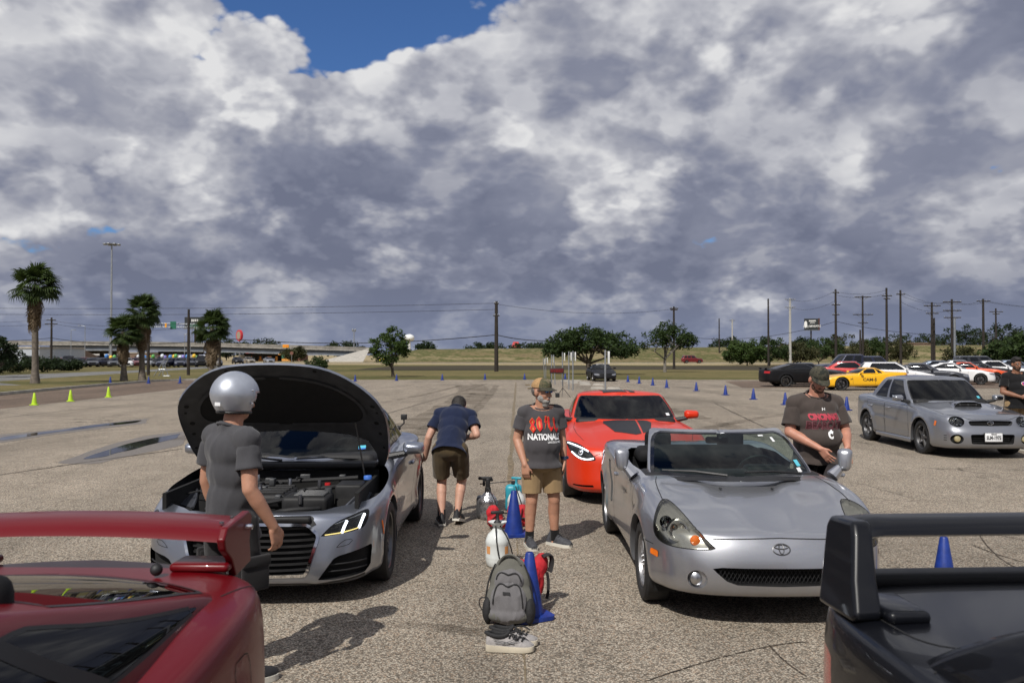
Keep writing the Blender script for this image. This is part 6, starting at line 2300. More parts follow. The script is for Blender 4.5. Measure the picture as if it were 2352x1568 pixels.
 for i in range(n + 1):
  t = -1 + 2 * i / n
  drop = max(0.0,abs(t) - .88) / .12
  for a,b in prof:
   v.append((hw * t,y(4.16 + .19 * (a - .35)) ,1.25 + .042 * b + .02 * a - .03 * drop ** 2))
 for i in range(n):
  for j in range(k):
   f.append((i * k + j,i * k + (j + 1) % k,(i + 1) * k + (j + 1) % k,(i + 1) * k + j))
 f += [tuple(range(k)),tuple(n * k + j for j in reversed(range(k)))]
 m = MB(); m.add(v,f); wg = m.build('wing','dark_paint',root,sharp=60)
 for sg in (-1,1):
  e = MB()
  pts = [(4.08,1.25),(4.11,1.295),(4.28,1.285),(4.30,1.25),(4.27,1.10),(4.25,.99),(3.99,.995),(3.97,1.02),(4.03,1.12)]
  vv = [(sg * (.70 + (1.3 - b) * .10),y(a),b) for a,b in pts] + [(sg * (.765 + (1.3 - b) * .20),y(a),b) for a,b in pts]
  q = len(pts)
  e.add(vv,[tuple(range(q)),tuple(reversed(range(q,2 * q)))] + [(i,q + i,q + (i + 1) % q,(i + 1) % q) for i in range(q)])
  eo = e.build('wing_stay','dark_paint',wg,sharp=30)
  bm = eo.modifiers.new('soft','BEVEL'); bm.width = .016; bm.segments = 4
  b = MB(); b.rbox((sg * .66,y(4.05),1.022),(.14,.24,.045),.02); b.build('wing_foot','dark_paint',wg)
 return c

paint('red_paint',(.115,.0015,.0045),metal=.0,rough=.34,coat=.16,dirt=.0,spec=.28)  # base darkened to stand in for shade on this near car
paint('dark_paint',(.0035,.004,.006),metal=.0,rough=.34,coat=.32,dirt=.0,spec=.25)  # shade over this car is put into the darker base colour
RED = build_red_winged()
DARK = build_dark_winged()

# ------------------------------------------------------------------ parked cars farther off
def scaled(pts,L,z0=1.0):
 return [(a * L,b * z0) for a,b in pts]

KINDS = {
 # length, half width, wheelbase, front overhang, tyre, heights along the car (fractions of length)
 'muscle': dict(L=4.79,w=.94,wb=2.72,fo=.86,tyre=(.345,.26,.25,'twin',5,'alloy_black'),nose=(.74,.80,.92,.97),belt=.98,deck=1.05,roof=1.38,
     ws=(1.55,2.25),rr=(3.15,4.25),wroof=.60,win=(1.01,1.31),split=(),slant=-.06,cpil=.05),
 'wedge': dict(L=4.57,w=.93,wb=2.65,fo=1.0,tyre=(.335,.27,.25,'five',5,'alloy_black'),nose=(.56,.66,.80,.84),belt=.86,deck=.98,roof=1.20,
     ws=(1.55,2.25),rr=(2.95,3.55),wroof=.58,win=(.90,1.13),split=(.56,),slant=-.0,cpil=.045,round=1),
 'hatch': dict(L=4.27,w=.90,wb=2.63,fo=.86,tyre=(.33,.23,.235,'multi',7,'alloy_dark'),nose=(.72,.80,.92,.97),belt=.99,deck=1.05,roof=1.46,
     ws=(1.15,2.0),rr=(3.75,4.15),wroof=.62,win=(1.03,1.38),split=(),slant=-.02,cpil=.05),
 'sedan': dict(L=4.75,w=.91,wb=2.75,fo=.92,tyre=(.33,.22,.23,'multi',7,'alloy'),nose=(.70,.80,.92,.97),belt=.98,deck=1.08,roof=1.45,
     ws=(1.35,2.15),rr=(3.35,4.10),wroof=.62,win=(1.02,1.37),split=(),slant=-.03,cpil=.045),
 'suv': dict(L=4.85,w=.96,wb=2.85,fo=.92,tyre=(.37,.25,.25,'five',5,'alloy_dark'),nose=(.92,1.02,1.12,1.16),belt=1.16,deck=1.2,roof=1.78,
    ws=(1.30,1.95),rr=(4.40,4.72),wroof=.68,win=(1.21,1.66),split=(.45,.56),slant=-.01,cpil=.035),
 'pickup': dict(L=5.7,w=1.0,wb=3.65,fo=.95,tyre=(.40,.27,.25,'five',6,'alloy_dark'),nose=(1.0,1.12,1.20,1.22),belt=1.22,deck=1.16,roof=1.92,
     ws=(1.50,2.15),rr=(3.55,3.75),wroof=.72,win=(1.28,1.80),split=(.50,),slant=-.0,cpil=.04,bed=(3.80,5.62)),
 'small_roadster': dict(L=3.97,w=.84,wb=2.265,fo=.80,tyre=(.30,.2,.21,'five',5,'alloy_dark'),nose=(.56,.64,.76,.82),belt=.84,deck=.90,roof=1.23,
       ws=(1.25,1.85),rr=(2.55,3.10),wroof=.54,win=(.90,1.15),split=(),slant=0,cpil=.06),
}

def parked(kind,name,label,paintname,loc,rz,group=None,h=.09,roof=None,wing=False,simple_wheels=None,grille=True,cat='car'):
 k = KINDS[kind]
 L,w = k['L'],k['w']
 n0,n1,n2,n3 = k['nose']
 a,b = k['ws']
 c_,d = k['rr']
 dk = k['deck']
 bt = k['belt']
 rd = .7 if k.get('round') else 1.0
 plan = [(0,0),(.40 * rd * w,0),(.68 * w,.04),(.86 * w,.15),(.965 * w,.40),(w,.75),(w,1.3),(.99 * w,L * .45),(w,L * .65),(w,L * .8),(.97 * w,L - .38),(.86 * w,L - .12),(.5 * w,L),(0,L)]
 zt = [(0,n0),(.35,n1),(k['fo'],n2),(a,n3),(L * .6,max(n3,bt)),(min(d,L - .3),dk),(L,dk - .03)]
 zs = [(0,n0 - .03),(.35,n1 - .05),(k['fo'],n2 - .06),(a,n3 - .07),(L * .6,bt - .05),(min(d,L - .3),dk - .07),(L,dk - .10)]
 mid = [(0,n0 * .72),(a,n3 * .74),(L,dk * .74)]
 g0 = k['tyre'][0] * .55
 sp = dict(L=L,fo=k['fo'],wb=k['wb'],track=2 * w - k['tyre'][1] - .04,tyre=simple_wheels or k['tyre'],paint=paintname,flare=.02,arch=.05,plan=plan,
    lines=[(.90,[(0,g0),(L,g0 + .08)],.10,.1),(.965,[(0,g0 + .02),(L,g0 + .11)],.02,.03),(1.0,[(0,g0 + .12),(L,g0 + .22)],0,0),
      (1.0,[(0,n0 * .55),(a,n3 * .55),(L,dk * .58)],.0,0),(1.0,mid,.03,0),(.985,zs,.07,.03),
      (.92,[(p,q + .035) for p,q in zs],.09,.05),(.7,zt,.10,.06),(.35,zt,.10,.06),(0,zt,.10,.06)],
    cabin=dict(levels=[(a - .06,w * .86,.32,d,w * .80,.18,[(a - .1,n3 - .06),(d,dk - .06)]),(a,w * .86,.31,d - .05,w * .79,.18,[(a,n3 - .005),(L * .55,bt),(d,dk - .01)]),
         (a + (b - a) * .5,w * .80,.24,c_ + (d - c_) * .5,w * .75,.14,[(a,(n3 + k['roof']) / 2 + .02),(d,(n3 + k['roof']) / 2 + .03)]),
         (b - .06,k['wroof'] + .05,.16,c_ + .07,k['wroof'] + .02,.10,[(a,k['roof'] - .07),(d,k['roof'] - .075)]),
         (b,k['wroof'],.14,c_,k['wroof'] - .02,.08,[(a,k['roof'] - .04),(d,k['roof'] - .045)])],crown=.04))
 c = Car(name,label,sp,loc,rz,group,cat,h=h)
 hz = n0 - .06
 hl = [(.50 * w,hz - .07),(.52 * w,hz + .01),(.80 * w,hz + .06),(.94 * w,hz + .06),(.93 * w,hz - .02),(.86 * w,hz - .08)]
 c.cut('headlight',smooth_poly(hl,1),'front',(0,.45),(.1,1),step=.08)
 if grille:
  c.cut('grille',[(-.02,hz + .01),(.42 * w,hz),(.44 * w,hz - .10),(.38 * w,hz - .22),(-.02,hz - .22)],'front',(0,.35),(0,.8),step=.08)
  c.cut('air_intake',[(-.02,g0 + .24),(.55 * w,g0 + .24),(.62 * w,g0 + .14),(-.02,g0 + .12)],'front',(0,.4),(0,.5),step=.08)
 c.cut('tail_lamp',[(.50 * w,dk - .26),(.90 * w,dk - .26),(.90 * w,dk - .14),(.50 * w,dk - .13)],'rear',(.6,1),(.1,.9),step=.08)
 if 'bed' in k:
  b0,b1 = k['bed']
  c.cut('bed',[(-.02,b0),(w * .82,b0),(w * .82,b1),(-.02,b1)],'top',(0,1),(.5,1))
 c.finish_body()
 c.part('headlight','lamp_dark','both',off=.002)
 if grille:
  c.pocket('grille',.06,'void','black_trim')
  c.pocket('air_intake',.06,'void','black_trim')
 c.part('tail_lamp','red_lens','both')
 if 'bed' in k:
  c.pocket('bed',-.45,'void','black_trim',axis=(0,0,1),shrink=1.0,obj='cargo_bed')
 c.cabin('glass_opaque',belt=[k['win'][0] - .02,k['win'][0] - .01,k['win'][0] + .01,k['win'][0] + .05],top=[k['win'][1]] * 4,bsplits=k['split'],apil=.022,cpil=k['cpil'],slant=(0,k['slant']),roof_mat=roof,h=h)
 s0 = k['ws'][0]
 c.line([(s0 + .02,g0 + .14),(s0 - .02,bt - .10)],'side',(.1,.92),(0,.65),width=.010)
 c.line([(s0 + 1.15,g0 + .14),(s0 + 1.18,bt - .08)],'side',(.1,.92),(0,.65),width=.010)
 c.mirror(w + .10,a + .42,bt + .08,(.20,.12,.13),foot=(.12,-.02))
 return c

for nm,col,mt in (('white_paint',(.72,.72,.72),.0),('flat_black',(.006,.006,.007),.0),('graphite',(.035,.038,.046),.5),('yellow_paint',(.80,.42,.0),.0),('navy_paint',(.012,.016,.045),.3),
     ('orange_red',(.66,.075,.006),.1),('maroon',(.13,.008,.012),.2),('silver_grey',(.42,.43,.45),.7),('tan_paint',(.35,.30,.22),.5),('grey_blue',(.10,.13,.18),.5),
     ('bright_red',(.45,.012,.012),.1),('acid_yellow',(.62,.60,.04),.0)):
 paint(nm,col,metal=mt,rough=.34 if nm != 'flat_black' else .45,coat=.7 if nm != 'flat_black' else .12,dirt=.04 if nm != 'flat_black' else .0,spec=.5 if nm != 'flat_black' else .2)
simple('lamp_dark',(.35,.36,.38),.12,metal=.6,coat=1.0)
ROWG = 'cars parked in the lot on the right'

def by_px(px,d):
 return ((px - CX) / F_PX * d,d)

mus = parked('muscle','muscle_car','matt black muscle coupe with tail spoiler, leftmost of the parked cars','flat_black',by_px(1846,50.0),R(92),ROWG,h=.08)
m = MB(); m.rbox((0,mus.L - .14 - mus.l0,1.10),(1.35,.22,.03),.012)
for sx in (-.5,.5):
 m.box((sx,mus.L - .14 - mus.l0,1.06),(.06,.12,.07))
m.build('tail_spoiler','flat_black',mus.root)
parked('muscle','muscle_car','graphite coupe half hidden behind the matt black muscle coupe','graphite',by_px(1866,53.4),R(80),ROWG)
parked('pickup','pickup_truck','dark navy pickup truck with rack behind the cab, rearmost of the row','navy_paint',by_px(1950,61.0),R(-90),ROWG,cat='pickup')
parked('suv','dark_suv','dark blue estate right behind the navy pickup truck','navy_paint',by_px(2008,66.0),R(90),ROWG)
parked('sedan','red_car','bright red car mostly hidden behind the yellow sports car','bright_red',by_px(1962,55.2),R(70),ROWG)
vet = parked('wedge','yellow_sports_car','yellow low sports car marked CAM-S on its door','yellow_paint',by_px(1978,45.2),R(-92),ROWG,h=.07,grille=False)
vet.stick_text('CAM-S',.21,2.42,.56,-1,'black_print',bold=.006,sx=1.15,name='door_lettering')
vet.stick_text('CAM-S',.21,2.42,.56,1,'black_print',bold=.006,sx=1.15,name='door_lettering')
uvs = vet.sh.inv([(1.42,.58),(1.48,.585),(1.54,.60)],'side',(.1,.92),(0,.6))
vet.ribbon(vet.sh,uvs,.04,'black_trim',.003,'side_gill')
gt = parked('hatch','white_hatchback','white hatchback parked behind the yellow sports car','white_paint',by_px(2052,48.5),R(72),ROWG)
parked('muscle','muscle_car','dark grey muscle coupe between the white hatchback and the white muscle coupe','graphite',by_px(2128,49.5),R(66),ROWG)
wm = parked('muscle','muscle_car','white muscle coupe with black grille beside the orange one','white_paint',by_px(2194,54.0),R(64),ROWG,h=.08)
parked('muscle','muscle_car','orange muscle coupe directly behind the white muscle coupe','orange_red',by_px(2232,57.0),R(64),ROWG)
parked('muscle','muscle_car','black coupe parked behind the orange muscle coupe','flat_black',by_px(2256,60.5),R(64),ROWG)
ws = parked('sedan','white_sedan','white sedan with 14 on its side window at the end of the row','white_paint',by_px(2292,62.0),R(68),ROWG)
parked('suv','dark_suv','dark grey tall SUV seen over the row of muscle coupes','graphite',by_px(2254,74.0),R(80),ROWG)
parked('sedan','dark_sedan','dark sedan showing only its roof beyond the white muscle coupe','grey_blue',by_px(2165,63.0),R(72),ROWG)
parked('sedan','silver_sedan','silver sedan with only its roof showing above the orange coupe','silver_grey',by_px(2212,68.0),R(72),ROWG)
parked('sedan','dark_sedan','blue-grey sedan partly behind the standing man at the right edge','grey_blue',by_px(2335,70.0),R(70),ROWG)
v,f = text_geo('14',.30,.006)
M = Matrix.Translation((-ws.gh.G[125,60,0] - .012,2.42 - ws.l0,1.19)) @ Matrix.Rotation(R(-90),4,'Z') @ Matrix.Rotation(R(72),4,'X')
mk('window_number',[M @ Vector(p) for p in v],f,'white_print',ws.root,False)
# black small roadster coming towards the camera on the course
mi = parked('small_roadster','small_black_roadster','small black roadster driving between the course cones in the distance','flat_black',(ground(1387,876)[0],ground(1387,876)[1] + 1.9),R(4),h=.08,grille=False)
m = MB(); m.rbox((0,-.02 - mi.l0 + 1.86,1.165),(.72,.01,.06),.004,TM()); m.build('banner','white_print',mi.root)
# cars passing on the far roads
parked('suv','minivan','red minivan passing on the road below the embankment','maroon',by_px(1590,190.0),R(90),h=.14)
parked('sedan','yellow_coupe','yellow coupe passing on the far road left of the small tree','acid_yellow',by_px(890,235.0),R(-90),h=.14)

# ------------------------------------------------------------------ overpass
def overpass():
 root = empty('overpass',(0,240,0),0,'long concrete highway overpass with dark columns across the left background','overpass')
 D = 240.0
 X = lambda px: (px - CX) / F_PX * D
 Z = lambda py: EYE - (py - YH) / F_PX * D
 top = [(-900,781),(0,782.5),(90,783),(300,784),(500,787),(700,793),(850,797.5)]
 xs = np.linspace(X(-600),X(850),60)
 zt = np.interp(xs,[X(a) for a,b in top],[Z(b) for a,b in top])

 def band(name,dz0,dz1,y0,y1,mat,x0=None,x1=None):
  m = MB()
  k = [i for i in range(60) if (x0 is None or xs[i] >= x0 - .01) and (x1 is None or xs[i] <= x1 + .01)]
  v = []
  for i in k:
   v += [(xs[i],y0,zt[i] + dz0),(xs[i],y1,zt[i] + dz0),(xs[i],y1,zt[i] + dz1),(xs[i],y0,zt[i] + dz1)]
  f = []
  for a in range(len(k) - 1):
   for j in range(4):
    p,q = 4 * a + j,4 * a + (j + 1) % 4
    f.append((p,q,q + 4,p + 4))
  f += [(0,1,2,3),tuple(4 * (len(k) - 1) + j for j in (3,2,1,0))]
  m.add(v,f)
  return m.build(name,mat,root,False)
 band('parapet',-.95,0,-.2,.1,'concrete_aged')
 band('parapet',-.95,0,12.0,12.3,'concrete_aged')
 band('deck',-1.15,-.9,-.4,12.4,'concrete')
 e = X(835)
 band('girder',-2.45,-1.15,.25,.55,'girder',X(92),e)
 band('girder_flange',-2.62,-2.45,.0,.8,'girder_flange',X(92),e)
 band('girder',-2.15,-1.15,6,6.3,'girder',X(92),e)
 band('girder',-2.15,-1.15,11.5,11.8,'girder',X(92),e)
 for grp in ((152,160,178,205,228,252),(352,362,383,405,424,442),(552,562,575,592,607,618),(772,786,800)):
  z = float(np.interp(X(np.mean(grp)),xs,zt)) - 2.62
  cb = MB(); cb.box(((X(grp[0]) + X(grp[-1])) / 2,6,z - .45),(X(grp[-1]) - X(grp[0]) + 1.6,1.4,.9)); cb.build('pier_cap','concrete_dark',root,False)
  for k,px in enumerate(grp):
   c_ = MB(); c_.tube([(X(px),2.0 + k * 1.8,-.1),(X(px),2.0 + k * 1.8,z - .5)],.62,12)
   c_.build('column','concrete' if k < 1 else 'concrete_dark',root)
 ab = MB()
 zz = float(zt[-1])
 ab.add([(X(745),-8,-.05),(X(848),-10,-.05),(X(852),-1,zz - .2),(X(835),-1,zz - 1.6),(X(745),14,-.05),(X(852),14,zz - .2),(X(835),14,zz - 1.6)],[(0,1,2,3),(4,6,5),(0,3,6,4),(3,2,5,6)])
 ab.build('abutment_slope','concrete_pale',root,False)
 sg = MB(); sg.box((X(657),-.35,Z(794.5)),(1.7,.12,.85)); so = sg.build('clearance_sign','sign_amber',root,False)
 # the word on it is too small to read in the photograph: two dark strokes
 for dx in (-.45,.1,.5):
  b_ = MB(); b_.box((X(657) + dx,-.42,Z(794.5)),(.3,.02,.25)); b_.build('sign_stroke','sign_red',so,False)
 return root

simple('sign_amber',(.80,.34,.01),.5)
simple('sign_red',(.55,.03,.03),.5)
simple('sign_green',(.012,.12,.07),.5)
simple('sign_white',(.70,.71,.70),.55)
simple('sign_dark',(.02,.025,.028),.5)
simple('wall_orange',(.66,.30,.06),.8,var=.05)
simple('wall_white',(.38,.42,.47),.8,var=.08)
simple('wall_tan',(.28,.24,.18),.85)
simple('wall_brick',(.16,.07,.05),.9)
simple('roof_brown',(.16,.11,.08),.9)
simple('roof_red',(.45,.05,.05),.7)
simple('shutter_green',(.03,.14,.08),.6)
simple('awning_red',(.50,.04,.05),.7)
simple('window_far',(.03,.035,.04),.15)
overpass()

# ------------------------------------------------------------------ buildings
def building(name,label,px0,px1,py_top,d,depth,wall,roof=None,pitched=0.0,roof_mat='roof_brown',wins=(),door=None,cat='building'):
 x0,x1 = (px0 - CX) / F_PX * d,(px1 - CX) / F_PX * d
 z = EYE - (py_top - YH) / F_PX * d
 root = empty(name,((x0 + x1) / 2,d,0),0,label,cat)
 hw = (x1 - x0) / 2
 m = MB(); m.box((0,depth / 2,z / 2),(2 * hw,depth,z)); m.build('wall',wall,root,False)
 r = MB()
 if pitched:
  r.add([(-hw - .4,-.5,z),(hw + .4,-.5,z),(hw + .4,depth + .5,z),(-hw - .4,depth + .5,z),(-hw + .3,depth / 2,z + pitched),(hw - .3,depth / 2,z + pitched)],[(0,1,5,4),(2,3,4,5),(1,2,5),(3,0,4),(0,3,2,1)])
 else:
  r.box((0,depth / 2,z + .2),(2 * hw + .4,depth + .4,.4))
 r.build('roof',roof_mat,root,False)
 for (u,v0,v1,wd,mt,nm) in wins:
  w = MB(); w.box((-hw + 2 * hw * u,-.06,z * (v0 + v1) / 2),(wd,.14,z * (v1 - v0))); w.build(nm,mt,root,False)
 return root

bd = building('restaurant','orange restaurant with green shutters seen under the overpass',564,672,808.5,262,12,'wall_orange',roof_mat='roof_red',
    wins=[(.80,.30,.82,1.0,'shutter_green','shutter'),(.93,.30,.82,1.0,'shutter_green','shutter'),(.04,.15,.62,1.4,'window_far','window'),(.22,.15,.55,2.2,'window_far','window'),(.40,.15,.55,1.8,'window_far','window')])
aw = MB(); aw.box((-2.2,-.9,2.35),(9.0,1.8,.8)); aw.build('awning','awning_red',bd,False)
building('brick_annex','low brick wing beside the orange restaurant',673,690,807,264,10,'wall_brick',wins=[(.5,.2,.6,.8,'window_far','window')])
building('warehouse','long pale blue-grey warehouse behind the tallest palm',6,90,800,190,20,'wall_white',roof_mat='concrete_pale',wins=[(.1,.1,.5,2.0,'window_far','loading_door'),(.7,.1,.5,2.0,'window_far','loading_door')])
building('low_shop','low tan shop with a white roof edge left of the mast',96,160,820,215,14,'wall_tan',pitched=2.2,wins=[(.3,.2,.7,1.5,'window_far','window'),(.7,.2,.7,1.5,'window_far','window')])
building('low_shop','low white-roofed shop behind the first overpass columns',164,250,817,255,14,'wall_tan',roof_mat='concrete_pale',pitched=1.4,wins=[(.25,.2,.7,1.5,'window_far','window'),(.6,.2,.7,1.5,'window_far','window')])
building('brown_store','long brown store with a white roof edge behind the palms',255,345,811,285,16,'roof_brown',roof_mat='concrete_pale',wins=[(.3,.1,.6,2.5,'window_far','window'),(.7,.1,.6,2.5,'window_far','window')])
building('flat_shed','long brown shed on the right skyline behind the row of cars',2085,2145,789,320,12,'roof_brown',roof_mat='roof_brown',wins=[(.5,.1,.7,2.0,'window_far','shed_door')])
building('red_roof_house','little building with a bright red peaked roof on the horizon',1177,1193,797,340,8,'wall_tan',pitched=2.2,roof_mat='roof_red')

# ------------------------------------------------------------------ poles, wires, signs
def pole(label,px,top,d,arms=(),r=.14,mat='pole_wood',base=None,name='utility_pole',brace=False):
 x = (px - CX) / F_PX * d
 z = EYE - (top - YH) / F_PX * d
 root = empty(name,(x,d,0),0,label,'pole','utility poles')
 m = MB(); m.tube([(0,0,-.1),(0,0,z * .5),(0,0,z)],[r * 1.15,r,r * .8],10); m.build('shaft',mat,root)
 for (dz,w) in arms:
  a = MB(); a.box((0,-.12,z - dz),(w,.1,.13)); ao = a.build('crossarm',mat if mat == 'pole_wood' else 'steel_grey',root,False)
  for q in (-.46,-.2,.2,.46):
   i = MB(); i.lathe([(.035,0),(.042,.06),(.02,.12),(.001,.14)],8,TM((q * w,-.12,z - dz + .06))); i.build('insulator','galvanised',ao)
  if w > 1.5:
   b_ = MB(); b_.tube([(-w * .35,-.12,z - dz),(0,-.1,z - dz - .6)],.03,5); b_.tube([(w * .35,-.12,z - dz),(0,-.1,z - dz - .6)],.03,5); b_.build('brace','steel_grey',ao)
 return root,(x,d,z)

P = {}
def addp(key,*a,**k):
 P[key] = pole(*a,**k)[1]

addp('main','thick dark pole standing alone at mid picture',1140,692,95,[(.25,.5),(1.6,.7)],r=.21)
addp('l1','double-crossarm pole right of the tallest palm',118,729,130,[(.4,1.4),(1.0,1.9)],r=.16)
addp('l2','bare dark pole left of the left billboard',433,710,78,r=.13)
addp('l3','dark pole right of the golden-skirted palm',341,742,78,r=.13)
addp('l4','crossarm pole behind the fourth palm',505,724,110,[(.3,1.2)],r=.14)
addp('r1','wooden crossarm pole behind the sparse tree',1548,704,112,[(.25,1.1),(.45,.9)],r=.15)
addp('r2','thin distant pole left of the pale one',1652,731,230,[],r=.18)
addp('r3','pale distant pole on the horizon',1682,733,235,[(.3,1.6)],r=.2,mat='pole_concrete')
addp('r4','bare tall wooden pole left of the pale concrete pole',1765,686,140,[],r=.16)
addp('r5','pale concrete pole with a steel crossarm',1815,685,150,[(.2,1.8),(1.6,1.8)],r=.22,mat='pole_concrete')
addp('r6','tall wooden pole right of the billboard with short arms',1920,664,120,[(.5,.9),(2.2,1.2),(3.6,1.0)],r=.17)
addp('r7','pole with pale wide crossarms right of the billboard',1982,679,135,[(.2,2.6),(3.0,3.2),(4.3,1.6)],r=.16)
addp('r8','tallest dark pole of the right-hand group',2037,661,118,[(1.1,1.4),(1.5,.9)],r=.17)
addp('r9','dark pole just right of the tallest one',2069,666,118,[(.6,1.2)],r=.16)
addp('r10','short post in front of the wide-arm pole',1976,757,125,[],r=.15)
addp('r11','brown pole with two crossarms above the white muscle coupe',2141,694,122,[(.5,2.4),(1.6,1.8)],r=.17)
addp('r12','leaning brown stub pole right of the two-crossarm pole',2146,730,124,[],r=.15)
addp('r13','triple-crossarm pole with steel riser',2187,687,120,[(.4,2.6),(1.6,2.6),(2.6,2.4)],r=.18)
addp('r13b','grey steel riser pole beside the triple-crossarm pole',2193,730,119,[],r=.17,mat='galvanised')
addp('r14','dark pole with one crossarm left of the standing man',2259,686,125,[(.35,2.0)],r=.18)
addp('r15','far crossarm pole at the right end',2288,708,150,[(.6,2.4),(1.0,1.2)],r=.16)

def wires(name,label,a,b,sag,offs=((0,0),),r=.018):
 m = MB()
 a,b = Vector(a),Vector(b)
 for (dx,dz) in offs:
  pts = []
  for t in np.linspace(0,1,15):
   p = a.lerp(b,t) + Vector((dx,0,dz - 4 * sag * t * (1 - t)))
   pts.append(p)
  m.tube(pts,r,4,False)
 return tag(m.build(name,'wire',None),label,'wire','overhead wires')

wires('overhead_wire','twin overhead wires from the left edge to the pole in mid picture',(-120,100,9.0),P['main'],1.0,((0,-.2),(0,-.9)),.02)
wires('overhead_wire','thick cable drooping left from the mid-picture pole',at(505,776,110),(P['main'][0],95,4.1),.8,((0,0),),.045)
wires('overhead_wire','thick cable from the mid-picture pole to the oak',(P['main'][0],95,4.1),at(1330,775,96),.5,((0,0),),.045)
wires('overhead_wire','cable from the mid-picture pole to the crossarm pole behind the trees',(P['main'][0],95,P['main'][2] - .3),(P['r1'][0],112,P['r1'][2] - .3),.8)
wires('overhead_wire','long low cable running right across the pole group',at(1600,776,130),at(1920,738,120),1.0,((0,0),),.03)
wires('overhead_wire','long cable running off the right edge',at(1920,738,120),at(2380,755,122),1.4,((0,0),),.03)
wires('overhead_wire','upper wires between the tallest right-hand poles',P['r6'],P['r8'],.5,((0,-.3),(0,-.8)))
wires('overhead_wire','upper wires from the tallest pole to the triple-crossarm pole',P['r9'],P['r13'],.7,((-.5,-.4),(.5,-.4),(0,-1.6)))
wires('overhead_wire','upper wires running right from the triple-crossarm pole',P['r13'],P['r14'],.5,((-.5,-.3),(.5,-.3)))
wires('overhead_wire','upper wires leaving the picture at the right edge',P['r14'],(90,130,10.0),.8,((-.4,-.3),(.4,-.3)))
wires('overhead_wire','wires from the pale concrete pole to the tall short-arm pole',P['r5'],P['r6'],.8,((0,-.2),(0,-1.6)))
wires('overhead_wire','wires from the far left edge past the double-crossarm pole',(-110,128,8.4),P['l1'],.8,((-.4,-.4),(.4,-1.0)))
wires('overhead_wire','wires from the double-crossarm pole towards the palms',P['l1'],P['l4'],1.0,((-.4,-.4),(.4,-1.0)))
wires('overhead_wire','thick low cable crossing the overpass',at(-10,783,128),at(118,776,130),.1,((0,0),),.04)
wires('overhead_wire','thick low cable right of the double-crossarm pole',at(118,776,130),at(505,777,112),.9,((0,0),),.04)

mast,mtop = pole('very tall slim high-mast light rising left of the palms',255,558,235,r=.26,mat='galvanised',name='high_mast_light')
ring = MB(); ring.lathe([(1.4,0),(1.4,.25),(.3,.35)],16,TM((0,0,mtop[2] - .4))); ring.build('lamp_ring','steel_grey',mast)
for k in range(8):
 a = k * PI / 4
 l_ = MB(); l_.rbox((1.9 * math.cos(a),1.9 * math.sin(a),mtop[2] - .35),(.8,.8,.35),.1); l_.build('floodlight','steel_grey',mast)
mast2,mt2 = pole('twin-lamp light mast on the overpass ramp',813,759,250,r=.16,mat='galvanised',name='light_mast')
for sx in (-.35,.35):
 l_ = MB(); l_.rbox((sx,-.1,mt2[2] + .1),(.5,.3,.8),.08); l_.build('lamp','steel_grey',mast2)
for k,(px,ty,d) in enumerate(((195,749,170),(163,758,200),(251,772,190),(424,768,180),(437,769,190))):
 lp,lt = pole('grey street lamp, %s' % ['tallest of those left of the mast','leftmost one beside the overpass columns','short one at the mast foot','left one of the pair near the left billboard','right one of the pair near the left billboard'][k],px,ty,d,r=.07,mat='galvanised',name='street_lamp')
 a = MB(); a.tube([(0,0,lt[2]),(-.8 if k % 2 == 0 else .6,0,lt[2] + .1)],.05,6); a.rbox((-1.1 if k % 2 == 0 else .8,0,lt[2] + .1),(.7,.25,.12),.04); a.build('lamp_head','steel_grey',lp)

# left billboard
def board(label,px0,px1,py0,py1,d,face,name='billboard',post=None,rz=0.0):
 x0,x1 = (px0 - CX) / F_PX * d,(px1 - CX) / F_PX * d
 z0,z1 = EYE - (py1 - YH) / F_PX * d,EYE - (py0 - YH) / F_PX * d
 root = empty(name,((x0 + x1) / 2,d,0),rz,label,'billboard')
 w,h = x1 - x0,z1 - z0
 m = MB(); m.box((0,0,(z0 + z1) / 2),(w,.5,h)); fr = m.build('panel',face,root,False)
 c_ = MB(); c_.box((0,-.6,z0 - .2),(w * 1.05,1.6,.18)); c_.build('catwalk','steel_grey',root,False)
 p_ = MB(); p_.tube([(post or 0,.6,-.1),(post or 0,.6,z0)],w * .055,12); p_.build('post','pole_wood',root)
 return root,w,h,(z0 + z1) / 2,fr

br,w,h,zc,fr = board('dark digital billboard with a green lower panel behind the fourth palm',424,470,728,754,330,'sign_dark')
Rx = Matrix.Rotation(R(90),4,'X')
e = MB(); e.box((.35 * w * .2,-.28,zc - h * .22),(w * .70,.05,h * .30)); e.build('green_panel','sign_green',fr,False)
for k in range(4):
 q_ = MB(); q_.box((-.12 * w + .09 * w * k,-.34,zc + h * .20),(.055 * w,.04,h * .22)); q_.build('board_stroke','sign_white',fr,False)
br,w,h,zc,fr = board('roadside billboard with white ABOGADO lettering and red side panel',1848,1879,731.5,758,520,'sign_dark',rz=R(-8))
lettering('board_text','(361) ABOGADO',h * .24,Matrix.Translation((.06 * w,-.3,zc - h * .16)) @ Rx,'sign_white',fr,bold=.05,sx=.82)
for k in range(2):
 q_ = MB(); q_.box((.08 * w,-.3,zc + h * (.30 - .17 * k)),((.5 - .12 * k) * w,.05,h * (.09 - .05 * k))); q_.build('board_stroke','sign_white',fr,False)
o_ = MB(); o_.lathe([(.001,-.02),(h * .30,-.02)],20,TM((-w * .40,-.3,zc),sc=1) @ AX_Y @ Matrix.Diagonal((.42,1,1,1))); o_.build('board_emblem','sign_white',fr)
sd = MB(); sd.add([(w * .5,.3,zc - h * .5),(w * .72,4.0,zc - h * .5),(w * .72,4.0,zc + h * .55),(w * .5,.3,zc + h * .52)],[(0,1,2,3)]); sd.build('side_panel','wall_brick',br,False)

